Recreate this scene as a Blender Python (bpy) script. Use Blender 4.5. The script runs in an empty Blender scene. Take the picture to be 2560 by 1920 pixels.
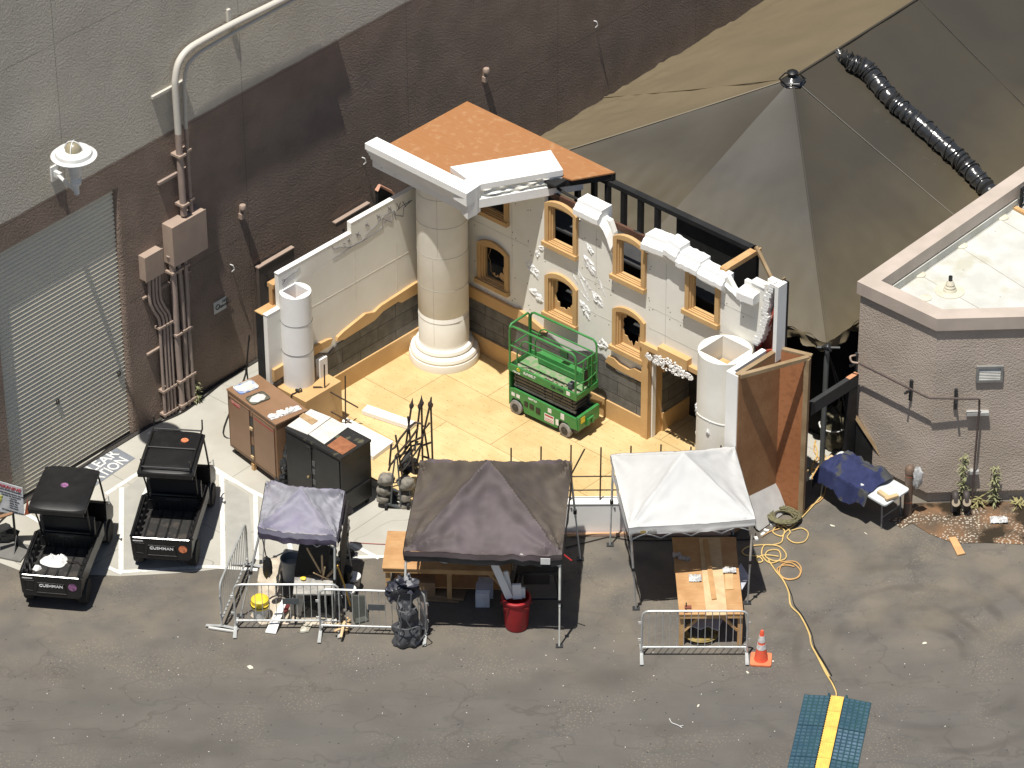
import bpy, math, random
import numpy as np
from math import sin, cos, pi, radians, atan2, sqrt, hypot
from mathutils import Vector, Matrix, noise
from mathutils.geometry import tessellate_polygon
random.seed(7)
sc = bpy.context.scene
COL = sc.collection
# ------------------------------------------------------------------ camera
FPX, PITCH, ROLL, DIST = 10076., radians(34.27), radians(.366), 84.
_f = np.array([0, cos(PITCH), -sin(PITCH)]); _r0 = np.array([1., 0, 0]); _d0 = np.cross(_f, _r0)
_rt = cos(ROLL)*_r0 + sin(ROLL)*_d0; _dn = -sin(ROLL)*_r0 + cos(ROLL)*_d0
CAMP = -DIST*_f
cam = bpy.data.cameras.new('camera'); camo = bpy.data.objects.new('camera', cam); COL.objects.link(camo)
cam.sensor_width = 36; cam.lens = FPX/2560*36; cam.clip_start = 1; cam.clip_end = 2000
m = Matrix.Identity(4)
for i in range(3):
    m[i][0] = _rt[i]; m[i][1] = -_dn[i]; m[i][2] = -_f[i]; m[i][3] = CAMP[i]
camo.matrix_world = m
sc.camera = camo
# ------------------------------------------------------------------ light
SUN_AZ, SUN_H = radians(60.6), .282          # shadows point this way on the ground; metres of shadow per metre of height
sdir = Vector((-cos(SUN_AZ)*SUN_H, -sin(SUN_AZ)*SUN_H, 1)).normalized()
w = bpy.data.worlds.new('World'); sc.world = w; w.use_nodes = True
nt = w.node_tree; bg = nt.nodes['Background']; sky = nt.nodes.new('ShaderNodeTexSky')
sky.sky_type = 'NISHITA'; sky.sun_disc = False
sky.sun_elevation = math.asin(sdir.z); sky.sun_rotation = atan2(sdir.x, sdir.y) % (2*pi)
nt.links.new(sky.outputs[0], bg.inputs[0]); bg.inputs[1].default_value = .062
sl = bpy.data.lights.new('sun', 'SUN'); sl.energy = 5.0; sl.angle = radians(.5); sl.color = (1, .955, .88)
so = bpy.data.objects.new('sun', sl); COL.objects.link(so); so.rotation_euler = sdir.to_track_quat('Z', 'Y').to_euler(); so.location = (0, 0, 40)
sc.view_settings.view_transform = 'Standard'; sc.view_settings.look = 'None'
sc.view_settings.exposure = 0.25; sc.view_settings.gamma = 1
# ------------------------------------------------------------------ placing: pixel of the photograph -> point on a real surface
T = {0:(0,0,1.15732),1:(0,0,.40687),2:(0,600,.31646),3:(0,1050,.28933),4:(530,820,.25322),5:(500,1180,.27125),6:(640,400,.27125),7:(880,230,.29837),8:(1200,440,.34358),9:(1220,760,.21695),10:(1500,780,.27125),11:(950,1120,.31348),12:(1480,1080,.36166),13:(1900,700,.42199),14:(1300,0,.56962),15:(1840,1600,.20796),16:(2100,400,.30144),17:(880,1080,.1326),18:(1400,1100,.18086),19:(640,880,.14467),20:(0,880,.18083),21:(1820,640,.21698),22:(2000,950,.24105),23:(1600,850,.16883),24:(960,980,.19284),25:(0,1180,.1627),26:(600,1380,.14469),27:(820,1350,.17485),28:(0,1500,.57866),29:(1280,1500,.57866),30:(2400,1200,.13256),31:(1180,1370,.12658),32:(2440,440,.07233)}
def ray(k, x, y):
    a = T[k]; px = a[0]+x*a[2]; py = a[1]+y*a[2]
    return _f + ((px-1280)/FPX)*_rt + ((py-960)/FPX)*_dn
def g(k, x, y, z=0.):
    d = ray(k, x, y); return Vector(CAMP + (z-CAMP[2])/d[2]*d)
def onpl(k, x, y, p0, n):
    d = ray(k, x, y); n = np.array(n); return Vector(CAMP + ((np.array(p0)-CAMP)@n)/(d@n)*d)
def vp(k, x, y, b, off=0.):       # on the upright plane through b that faces the camera
    n = np.array([b[0]-CAMP[0], b[1]-CAMP[1], 0]); n /= np.linalg.norm(n)
    return onpl(k, x, y, np.array(b)-n*off, n)
ZD = .25                                    # stage floor height
YS = radians(47.0466); U = Vector((cos(YS), sin(YS), 0)); V = Vector((sin(YS), -cos(YS), 0))
O = Vector((-1.517, 1.683, 0)); RS = YS-pi/2
SM = Matrix.Translation(O) @ Matrix.Rotation(RS, 4, 'Z')       # set frame: x along the right wall, y behind it
def S(p): q = SM.inverted() @ Vector(p); return q
def Wd(x, y, z): return SM @ Vector((x, y, z))
def r0(k, x, y, yy=0): v = S(onpl(k, x, y, Wd(0, yy, 0), U)); return (v.x, v.z)
def l0(k, x, y, xx=0): v = S(onpl(k, x, y, Wd(xx, 0, 0), V)); return (v.y, v.z)
def gs(k, x, y, z=ZD): return S(g(k, x, y, z))
YB = radians(48.81); UB = Vector((cos(YB), sin(YB), 0)); NB = Vector((sin(YB), -cos(YB), 0))
W0 = (g(0, 341.8/1.15732, 1074.7/1.15732)+g(0, 660/1.15732, 894.3/1.15732))/2
BM = Matrix.Translation(W0) @ Matrix.Rotation(YB, 4, 'Z')      # stucco wall frame: x along it, -y towards us
def bw(k, x, y, off=0.): return BM.inverted() @ onpl(k, x, y, W0+NB*off, NB)
# ------------------------------------------------------------------ materials
_m = {}
def mat(name, c, rough=.75, c2=None, ns=4., dt=5, lo=.38, hi=.62, bump=0., bs=40., metal=0., spec=.4, vec=None, extra=None, coord='Object', alpha=None, trans=0, bd=.02):
    if name in _m: return _m[name]
    M = bpy.data.materials.new(name); M.use_nodes = True; n = M.node_tree; N = n.nodes; L = n.links
    b = N['Principled BSDF']; b.inputs['Roughness'].default_value = rough; b.inputs['Metallic'].default_value = metal
    b.inputs['Specular IOR Level'].default_value = spec
    if trans: b.inputs['Transmission Weight'].default_value = trans
    tc = N.new('ShaderNodeTexCoord'); src = tc.outputs['Object']
    if coord == 'Pos': src = N.new('ShaderNodeNewGeometry').outputs['Position']
    if vec:
        mp = N.new('ShaderNodeMapping'); L.new(src, mp.inputs[0]); mp.inputs['Scale'].default_value = vec[:3]
        if len(vec) > 3: mp.inputs['Rotation'].default_value = (0, 0, vec[3])
        vs = mp.outputs[0]
    else: vs = src
    col = None
    c = tuple(c)+(1,)
    if c2 is None: c2 = tuple(x*.82 for x in c[:3])
    tn = N.new('ShaderNodeTexNoise'); tn.inputs['Scale'].default_value = ns; tn.inputs['Detail'].default_value = dt; L.new(vs, tn.inputs['Vector'])
    mr = N.new('ShaderNodeMapRange'); mr.inputs[1].default_value = lo; mr.inputs[2].default_value = hi; L.new(tn.outputs[0], mr.inputs[0])
    mx = N.new('ShaderNodeMix'); mx.data_type = 'RGBA'; mx.inputs[6].default_value = c; mx.inputs[7].default_value = tuple(c2)+(1,)
    L.new(mr.outputs[0], mx.inputs[0]); col = mx.outputs[2]
    if extra: col = extra(N, L, col, src, b)
    L.new(col, b.inputs['Base Color'])
    if bump:
        bn = N.new('ShaderNodeTexNoise'); bn.inputs['Scale'].default_value = bs; bn.inputs['Detail'].default_value = 3; L.new(src, bn.inputs['Vector'])
        bp = N.new('ShaderNodeBump'); bp.inputs['Strength'].default_value = bump; bp.inputs['Distance'].default_value = bd
        L.new(bn.outputs[0], bp.inputs['Height']); L.new(bp.outputs[0], b.inputs['Normal'])
    _m[name] = M; return M
def mixc(N, L, col, fac, c):
    mx = N.new('ShaderNodeMix'); mx.data_type = 'RGBA'; L.new(col, mx.inputs[6]); mx.inputs[7].default_value = tuple(c)+(1,)
    L.new(fac, mx.inputs[0]); return mx.outputs[2]
def mth(N, L, op, a, b=None, c=None):
    n = N.new('ShaderNodeMath'); n.operation = op
    for i, v in enumerate((a, b, c)):
        if v is None: continue
        if isinstance(v, (int, float)): n.inputs[i].default_value = v
        else: L.new(v, n.inputs[i])
    return n.outputs[0]
def sep(N, L, src):
    s = N.new('ShaderNodeSeparateXYZ'); L.new(src, s.inputs[0]); return s.outputs
def nz(N, L, src, scale, detail=3, vec=None, rot=0):
    if vec:
        mp = N.new('ShaderNodeMapping'); L.new(src, mp.inputs[0]); mp.inputs['Scale'].default_value = vec; mp.inputs['Rotation'].default_value = (0, 0, rot); src = mp.outputs[0]
    t = N.new('ShaderNodeTexNoise'); t.inputs['Scale'].default_value = scale; t.inputs['Detail'].default_value = detail; L.new(src, t.inputs['Vector']); return t.outputs[0]
def ramp(N, L, v, a, b):
    mr = N.new('ShaderNodeMapRange'); mr.inputs[1].default_value = a; mr.inputs[2].default_value = b; L.new(v, mr.inputs[0]); return mr.outputs[0]
def vor(N, L, src, scale, vec=None, d2=False):
    if vec:
        mp = N.new('ShaderNodeMapping'); L.new(src, mp.inputs[0]); mp.inputs['Scale'].default_value = vec; src = mp.outputs[0]
    t = N.new('ShaderNodeTexVoronoi'); t.voronoi_dimensions = '2D' if d2 else '3D'; t.inputs['Scale'].default_value = scale; L.new(src, t.inputs['Vector']); return t.outputs['Distance']
def contour(N, L, src, scale, w, det=4, vec=None, rot=0):      # thin wandering lines
    n = nz(N, L, src, scale, det, vec, rot); a = mth(N, L, 'ABSOLUTE', mth(N, L, 'SUBTRACT', n, .5)); return ramp(N, L, a, w, 0)
def x_asphalt(N, L, col, src, b):
    f = mth(N, L, 'MULTIPLY', contour(N, L, src, .42, .011, 4, (1, 1.3, 1), .5), ramp(N, L, nz(N, L, src, .3, 2), .4, .52))
    col = mixc(N, L, col, mth(N, L, 'MULTIPLY', f, .5), (.066, .06, .052))
    f = mth(N, L, 'MULTIPLY', contour(N, L, src, .6, .007, 4, (.5, 2.2, 1), .12), .7)
    col = mixc(N, L, col, f, (.085, .08, .07))
    f = ramp(N, L, nz(N, L, src, 1.1, 6, (.25, 3, 1), .1), .5, .75)
    col = mixc(N, L, col, mth(N, L, 'MULTIPLY', f, .35), (.11, .104, .094))
    f = ramp(N, L, vor(N, L, src, 1.5, None, True), .03, .015); col = mixc(N, L, col, f, (.025, .025, .025))
    f = ramp(N, L, vor(N, L, src, .8, None, True), .008, .003); col = mixc(N, L, col, f, (.5, .48, .42))
    f = mth(N, L, 'MULTIPLY', ramp(N, L, vor(N, L, src, 11, None, True), .2, .1), ramp(N, L, nz(N, L, src, .7, 3), .5, .62))
    col = mixc(N, L, col, mth(N, L, 'MULTIPLY', f, .4), (.3, .25, .17))
    # damp flow bands and long curved tyre sweeps
    f = ramp(N, L, nz(N, L, src, .55, 4, (.35, 1.8, 1), .15), .53, .55); col = mixc(N, L, col, mth(N, L, 'MULTIPLY', f, .22), (.095, .09, .083))
    sx = sep(N, L, src)
    for cx_, cy_, sc_2, k_ in ((7.6, -9.2, 9.5, .36), (6.0, -2.5, 7.0, .2), (-3, 14, 3.6, .2), (3, -30, 2.8, .16)):
        dx = mth(N, L, 'SUBTRACT', sx[0], cx_); dy = mth(N, L, 'SUBTRACT', sx[1], cy_)
        rr = mth(N, L, 'SQRT', mth(N, L, 'ADD', mth(N, L, 'MULTIPLY', dx, dx), mth(N, L, 'MULTIPLY', dy, dy)))
        rr = mth(N, L, 'ADD', rr, mth(N, L, 'MULTIPLY', nz(N, L, src, .35, 3), 1.2))
        wv = ramp(N, L, mth(N, L, 'SINE', mth(N, L, 'MULTIPLY', rr, sc_2)), .35, .95)
        wv = mth(N, L, 'MULTIPLY', wv, ramp(N, L, nz(N, L, src, .45, 3), .45, .62))
        if sc_2 > 6: wv = mth(N, L, 'MULTIPLY', wv, ramp(N, L, rr, 4.6 if sc_2 > 8 else 8.5, 3.6 if sc_2 > 8 else 7))
        col = mixc(N, L, col, mth(N, L, 'MULTIPLY', wv, k_*2.6), (.078, .071, .062))
    # sandy dust under and around the work area
    s = sep(N, L, src)
    d = mth(N, L, 'MULTIPLY', ramp(N, L, s[1], -10.6, -8), ramp(N, L, nz(N, L, src, 1.2, 5), .35, .65))
    col = mixc(N, L, col, mth(N, L, 'MULTIPLY', d, .4), (.24, .2, .145))
    # tyre tread marks, far left
    u = mth(N, L, 'FRACT', mth(N, L, 'MULTIPLY', s[0], 5.5)); v = mth(N, L, 'FRACT', mth(N, L, 'MULTIPLY', s[1], 4.2))
    e = mth(N, L, 'MAXIMUM', ramp(N, L, u, .12, .04), ramp(N, L, v, .14, .05))
    e = mth(N, L, 'MULTIPLY', e, ramp(N, L, s[0], -9.2, -10.6)); e = mth(N, L, 'MULTIPLY', e, ramp(N, L, nz(N, L, src, 1.6, 4), .48, .66))
    e = mth(N, L, 'MULTIPLY', e, ramp(N, L, s[1], -8.8, -9.6))
    return mixc(N, L, col, mth(N, L, 'MULTIPLY', e, .5), (.22, .2, .17))
def x_concrete(N, L, col, src, b):
    f = contour(N, L, src, .16, .0014, 4); col = mixc(N, L, col, mth(N, L, 'MULTIPLY', f, .6), (.12, .11, .1))
    f = ramp(N, L, nz(N, L, src, .8, 6), .52, .72); col = mixc(N, L, col, mth(N, L, 'MULTIPLY', f, .22), (.25, .2, .14))
    f = ramp(N, L, vor(N, L, src, 3), .04, .02); col = mixc(N, L, col, mth(N, L, 'MULTIPLY', f, .7), (.08, .07, .06))
    mp = N.new('ShaderNodeMapping'); L.new(src, mp.inputs[0]); mp.inputs['Rotation'].default_value = (0, 0, -YB)
    s = sep(N, L, mp.outputs[0])
    for o, p in ((s[0], 3.3), (s[1], 3.1)):
        u = mth(N, L, 'FRACT', mth(N, L, 'DIVIDE', mth(N, L, 'ADD', o, 50.6), p)); col = mixc(N, L, col, mth(N, L, 'MULTIPLY', ramp(N, L, u, .006, .003), .7), (.13, .12, .1))
    return col
ASPHALT = mat('asphalt', (.12, .11, .097), .85, (.106, .097, .086), ns=1.3, bump=.35, bs=60, coord='Pos', extra=x_asphalt)
CONCRETE = mat('concrete', (.43, .415, .365), .85, (.38, .365, .32), ns=1.1, bump=.15, bs=50, coord='Pos', extra=x_concrete)
BAYGREY = mat('worn_concrete', (.36, .355, .32), .85, (.32, .315, .285), ns=3, coord='Pos')
WPAINT = mat('white_road_paint', (.68, .67, .63), .8, (.5, .49, .46), ns=9, lo=.5, hi=.7, coord='Pos')
GPAINT = mat('grey_road_paint', (.2, .215, .24), .8, coord='Pos')
def x_stucco(N, L, col, src, b):
    s = sep(N, L, src)
    e = mth(N, L, 'ADD', s[2], mth(N, L, 'MULTIPLY', mth(N, L, 'SUBTRACT', nz(N, L, src, 2), .5), .05))
    col = mixc(N, L, col, ramp(N, L, e, 6.49, 6.53), (.54, .5, .425))
    # panel joints
    u = mth(N, L, 'FRACT', mth(N, L, 'DIVIDE', mth(N, L, 'ADD', s[2], 3.41), 3.28)); f = ramp(N, L, u, .008, .004)
    mp = N.new('ShaderNodeMapping'); L.new(src, mp.inputs[0]); mp.inputs['Rotation'].default_value = (0, 0, -YB)
    a = sep(N, L, mp.outputs[0]); u = mth(N, L, 'FRACT', mth(N, L, 'DIVIDE', mth(N, L, 'ADD', a[0], 66.55), 4.9)); f2 = ramp(N, L, u, .005, .0025)
    f = mth(N, L, 'MULTIPLY', mth(N, L, 'MAXIMUM', f, f2), .4); col = mixc(N, L, col, f, (.05, .045, .04))
    f = ramp(N, L, nz(N, L, src, .7, 6, (1, 1, .6)), .5, .75); col = mixc(N, L, col, mth(N, L, 'MULTIPLY', f, .25), (.13, .11, .09))
    return col
STUCCO = mat('brown_stucco', (.27, .205, .165), .9, (.225, .172, .138), ns=1.5, bump=1.0, bs=24, bd=.035, coord='Pos', extra=x_stucco, spec=.2)
def x_pipe(N, L, col, src, b):
    return mixc(N, L, col, ramp(N, L, sep(N, L, src)[2], 6.49, 6.5), (.55, .52, .46))
CONDUIT = mat('painted_conduit', (.34, .265, .225), .5, (.3, .235, .2), ns=5, coord='Pos', extra=x_pipe)
BOXPAINT = mat('pinkish_brown_paint', (.38, .29, .23), .55, (.34, .26, .21), ns=3)
PSTUCCO = mat('pink_stucco', (.48, .405, .34), .9, (.41, .345, .285), ns=1.2, bump=.7, bs=28, bd=.022, coord='Pos', spec=.2)
PCAP = mat('pink_metal_cap', (.49, .415, .355), .55, (.43, .365, .31), ns=2)
def x_roof(N, L, col, src, b):
    f = ramp(N, L, nz(N, L, src, 1.6, 6), .55, .7); col = mixc(N, L, col, mth(N, L, 'MULTIPLY', f, .6), (.4, .38, .27))
    f = ramp(N, L, vor(N, L, src, 2.2), .04, .02); col = mixc(N, L, col, f, (.1, .09, .08))
    return col
WROOF = mat('white_roof_membrane', (.56, .56, .52), .6, (.48, .48, .44), ns=2, coord='Pos', extra=x_roof)
SHUTTER = mat('roller_shutter', (.74, .68, .54), .6, (.68, .63, .51), ns=.8, coord='Pos')
def x_foam(N, L, col, src, b):
    f = ramp(N, L, vor(N, L, src, 2.2), .022, .012); return mixc(N, L, col, f, (.16, .13, .1))
FOAM = mat('white_foam', (.82, .815, .79), .8, (.78, .77, .74), ns=2)
FACING = mat('cream_foam_facing', (.8, .785, .725), .85, (.75, .73, .66), ns=1.1, bump=.08, bs=25, extra=x_foam)
COLUMNW = mat('cream_column', (.8, .78, .71), .85, (.74, .715, .64), ns=1.6, extra=x_foam)
GOUGE = mat('torn_foam', (.86, .855, .84), .8, (.6, .59, .57), ns=14, lo=.45, hi=.6, bump=.8, bs=40)
MDF = mat('tan_mdf', (.56, .36, .165), .7, (.5, .315, .14), ns=2)
def x_brick(ax):
    def f(N, L, col, src, b):
        s = sep(N, L, src); cb = N.new('ShaderNodeCombineXYZ'); L.new(s[ax], cb.inputs[0]); L.new(s[2], cb.inputs[1])
        t = N.new('ShaderNodeTexBrick'); L.new(cb.outputs[0], t.inputs['Vector']); t.inputs['Scale'].default_value = 1
        t.inputs['Brick Width'].default_value = 1.05; t.inputs['Row Height'].default_value = .33; t.inputs['Mortar Size'].default_value = .008
        t.inputs['Color1'].default_value = (1, 1, 1, 1); t.inputs['Color2'].default_value = (.8, .8, .8, 1); t.inputs['Mortar'].default_value = (.25, .25, .25, 1)
        mx = N.new('ShaderNodeMix'); mx.data_type = 'RGBA'; mx.blend_type = 'MULTIPLY'; mx.inputs[0].default_value = 1
        L.new(col, mx.inputs[6]); L.new(t.outputs[0], mx.inputs[7]); return mx.outputs[2]
    return f
STONER = mat('grey_block_panel', (.16, .155, .145), .85, (.115, .112, .105), ns=5, bump=.4, bs=25, extra=x_brick(0))
STONEL = mat('grey_block_panel_left', (.15, .145, .13), .85, (.115, .11, .1), ns=5, bump=.4, bs=25, extra=x_brick(1))
def x_ply(w, l, c, screws=True, ang=0.):
    def f(N, L, col, src, b):
        if ang:
            mp = N.new('ShaderNodeMapping'); L.new(src, mp.inputs[0]); mp.inputs['Rotation'].default_value = (0, 0, ang); src = mp.outputs[0]
        g2 = ramp(N, L, nz(N, L, src, 2.2, 5, (1.2, 14, 6)), .48, .68); col = mixc(N, L, col, mth(N, L, 'MULTIPLY', g2, .42), c)
        if w:
            t = N.new('ShaderNodeTexBrick'); L.new(src, t.inputs['Vector']); t.inputs['Scale'].default_value = 1
            t.inputs['Brick Width'].default_value = l; t.inputs['Row Height'].default_value = w; t.inputs['Mortar Size'].default_value = .006
            t.inputs['Color1'].default_value = (1, 1, 1, 1); t.inputs['Color2'].default_value = (.9, .88, .84, 1); t.inputs['Mortar'].default_value = (.35, .28, .2, 1)
            mx = N.new('ShaderNodeMix'); mx.data_type = 'RGBA'; mx.blend_type = 'MULTIPLY'; mx.inputs[0].default_value = 1
            L.new(col, mx.inputs[6]); L.new(t.outputs[0], mx.inputs[7]); col = mx.outputs[2]
        if screws:
            f1 = ramp(N, L, vor(N, L, src, 3.3, (1, 1.6, 1), True), .05, .03); col = mixc(N, L, col, f1, (.14, .09, .05))
        return col
    return f
FLOORPLY = mat('pale_plywood_floor', (.64, .485, .25), .7, (.55, .4, .19), ns=1.5, extra=x_ply(1.22, 2.44, (.5, .33, .14)))
ROOFPLY = mat('orange_plywood', (.34, .16, .064), .6, (.385, .205, .095), ns=7, lo=.55, hi=.66, extra=x_ply(0, 0, (.33, .125, .04), False))
BROWNPLY = mat('brown_plywood', (.4, .215, .1), .7, (.33, .165, .075), ns=2, extra=x_ply(0, 0, (.25, .11, .045), False))
REDPLY = mat('red_brown_plywood', (.42, .18, .08), .7, (.36, .145, .06), ns=2, vec=(1, 1, .3), extra=x_ply(0, 0, (.22, .08, .03), False))
BENCHPLY = mat('workbench_plywood', (.5, .3, .14), .65, (.41, .23, .1), ns=3, extra=x_ply(0, 0, (.38, .18, .06), False))
LUMBER = mat('lumber', (.56, .35, .16), .7, (.46, .27, .115), ns=3, vec=(1, 1, 1))
DLUMBER = mat('weathered_lumber', (.33, .24, .14), .75, (.25, .17, .09), ns=3)
PINE = mat('pale_pine', (.6, .43, .24), .7)
REDWOOD = mat('red_painted_wood', (.42, .09, .055), .6, (.36, .07, .045))
BLACKW = mat('black_painted_wood', (.012, .012, .012), .6, (.02, .02, .02), ns=3)
BLACKM = mat('black_plastic', (.009, .009, .0095), .4, (.014, .014, .0145), ns=6, spec=.5)
DARKM = mat('dark_grey_metal', (.05, .052, .055), .45, metal=.3)
RUBBER = mat('tyre_rubber', (.018, .018, .018), .8)
GREYT = mat('worn_grey_tyre', (.3, .29, .27), .8, (.2, .19, .18), ns=8)
STEEL = mat('galvanised_steel', (.55, .56, .55), .45, (.45, .46, .45), ns=8, metal=.4)
SILVER = mat('bright_aluminium', (.75, .75, .74), .35, metal=.8)
WSTEEL = mat('white_enamel_leg', (.7, .7, .64), .5)
IRON = mat('wrought_iron', (.045, .038, .034), .6, (.07, .05, .04), ns=9)
REBAR = mat('rusty_rebar', (.045, .033, .026), .8, (.08, .05, .03), ns=12)
GREEN = mat('green_lift_paint', (.028, .2, .045), .45, (.05, .22, .06), ns=6, spec=.5)
GREENW = mat('worn_green_deck', (.12, .27, .1), .6, (.28, .27, .2), ns=9)
GREYST = mat('scissor_steel', (.14, .13, .12), .55, (.1, .095, .09), ns=5)
BROWNM = mat('brown_job_box_paint', (.26, .15, .085), .42, (.235, .135, .075), ns=2.5, spec=.5)
RUST = mat('rusty_plate', (.32, .13, .06), .7, (.24, .09, .04), ns=7)
PURPLE = mat('faded_purple_canvas', (.225, .212, .28), .85, (.26, .25, .3), ns=2.5, lo=.4, hi=.6)
BLKCANVAS = mat('faded_black_canvas', (.105, .082, .088), .7, (.08, .064, .064), ns=1.6, lo=.42, hi=.58)
BLKCANVAS2 = mat('black_canvas_band', (.012, .012, .013), .7)
WCANVAS = mat('white_canvas', (.52, .52, .51), .8, (.49, .49, .48), ns=2)
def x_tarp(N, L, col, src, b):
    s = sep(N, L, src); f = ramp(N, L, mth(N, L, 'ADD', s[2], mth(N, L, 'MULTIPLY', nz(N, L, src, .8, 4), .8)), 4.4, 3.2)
    return mixc(N, L, col, mth(N, L, 'MULTIPLY', f, .75), (.12, .095, .052))  # tan towards the lower edge: glossy sky reflection put into the colour
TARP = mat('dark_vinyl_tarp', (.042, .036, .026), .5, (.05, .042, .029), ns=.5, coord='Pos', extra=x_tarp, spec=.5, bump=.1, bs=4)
TARPSHEEN = mat('vinyl_tarp_painted_sheen', (.05, .045, .037), .48, (.058, .052, .041), ns=.7, coord='Pos', extra=x_tarp, spec=.6)  # same tarp with a grey sheen painted into its colour
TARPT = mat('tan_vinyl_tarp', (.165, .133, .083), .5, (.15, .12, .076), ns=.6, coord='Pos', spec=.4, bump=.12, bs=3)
DUCT = mat('shiny_black_polythene', (.03, .03, .03), .22, spec=.9, bump=.7, bs=9)
REDP = mat('red_plastic', (.38, .02, .025), .45)
YELLOWP = mat('yellow_plastic', (.85, .62, .05), .45)
WHITEP = mat('white_plastic', (.72, .72, .69), .45)
GREYP = mat('grey_plastic', (.12, .125, .135), .5, (.09, .095, .1), ns=5)
ORANGE = mat('orange_cone_plastic', (.8, .13, .06), .5, (.72, .1, .05), ns=8)
ORANGE2 = mat('orange_base_rubber', (.8, .22, .1), .6)
WCOLLAR = mat('white_reflective', (.7, .68, .66), .4, (.5, .47, .45), ns=14)
YCORD = mat('yellow_cord', (.66, .47, .18), .6)
OCORD = mat('orange_cord', (.6, .36, .14), .6)
BCORD = mat('black_cable', (.02, .018, .016), .6)
OLIVE = mat('olive_rope', (.16, .15, .08), .85, (.1, .09, .05), ns=20)
def x_rock(N, L, col, src, b):
    f = ramp(N, L, nz(N, L, src, 9, 4), .5, .6); return mixc(N, L, col, f, (.13, .12, .1))
ROCK = mat('carved_grey_rock', (.24, .22, .185), .7, (.17, .155, .13), ns=3, bump=.25, bs=14, extra=x_rock)
BLUE = mat('navy_moving_blanket', (.022, .03, .1), .9, (.028, .038, .12), ns=5, bump=.4, bs=50)
def x_blanket(N, L, col, src, b):
    f = ramp(N, L, nz(N, L, src, 1.3, 5), .53, .56); return mixc(N, L, col, f, (.06, .062, .065))
BLANKET = mat('blue_quilted_blanket', (.018, .025, .078), .9, (.025, .033, .1), ns=6, bump=.5, bs=55, extra=x_blanket)
CARD = mat('brown_cardboard', (.3, .2, .115), .85)
CLOTHD = mat('paint_drop_cloth', (.55, .48, .38), .9, (.42, .36, .28), ns=4, bump=.4, bs=10)
PLASTER = mat('plastered_table_top', (.4, .385, .35), .8, (.22, .21, .2), ns=6)
BLKTOP = mat('speckled_black_board', (.012, .013, .016), .4, (.03, .032, .04), ns=9, lo=.6, hi=.7)
GREYBAG = mat('grey_nylon_bag', (.06, .062, .068), .55, (.2, .2, .21), ns=6, lo=.55, hi=.62)
RAMPB = mat('blue_green_rubber', (.018, .05, .075), .55, (.02, .065, .07), ns=1.3)
RAMPL = mat('scuffed_blue_rubber', (.1, .16, .22), .6, (.06, .11, .15), ns=9)
RAMPY = mat('yellow_ramp_lid', (.82, .52, .11), .6, (.68, .43, .1), ns=6)
def x_dirt(N, L, col, src, b):
    f = ramp(N, L, vor(N, L, src, 14, None, True), .3, .15); f = mth(N, L, 'MULTIPLY', f, ramp(N, L, nz(N, L, src, 1.5, 3), .42, .55))
    col = mixc(N, L, col, f, (.5, .46, .38))
    wv = ramp(N, L, mth(N, L, 'ADD', nz(N, L, src, 1.1, 4), mth(N, L, 'MULTIPLY', mth(N, L, 'SUBTRACT', sep(N, L, src)[0], 9.2), .05)), .5, .58); col = mixc(N, L, col, wv, (.035, .027, .018))
    mr = N.new('ShaderNodeMapRange'); L.new(wv, mr.inputs[0]); mr.inputs[3].default_value = .85; mr.inputs[4].default_value = .25; L.new(mr.outputs[0], b.inputs['Roughness'])
    return col
DIRT = mat('wet_gravelly_dirt', (.2, .11, .055), .8, (.1, .07, .045), ns=1.7, coord='Pos', extra=x_dirt, bump=.6, bs=30)
WEED = mat('weed_leaf', (.2, .22, .1), .8, (.28, .27, .15), ns=12)
WEED2 = mat('dry_grass', (.3, .27, .12), .9)
VENTW = mat('white_louvre', (.68, .66, .6), .6)
LAMPW = mat('white_lamp_enamel', (.72, .72, .7), .4)
LAMPG = mat('tinted_lamp_globe', (.32, .28, .19), .3, spec=.6)
PURPS = mat('purple_sticker', (.3, .13, .26), .6, (.12, .05, .12), ns=25); ORS = mat('orange_sticker', (.7, .24, .11), .6, (.4, .12, .05), ns=25); WSTK = mat('white_sticker', (.75, .75, .73), .6)
REDINK = mat('red_print', (.5, .03, .04), .6); BLKINK = mat('black_ink', (.03, .03, .035), .7); PLASTIC = mat('crumpled_clear_plastic', (.6, .6, .58), .2, (.4, .4, .4), ns=14, lo=.45, hi=.55)
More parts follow.
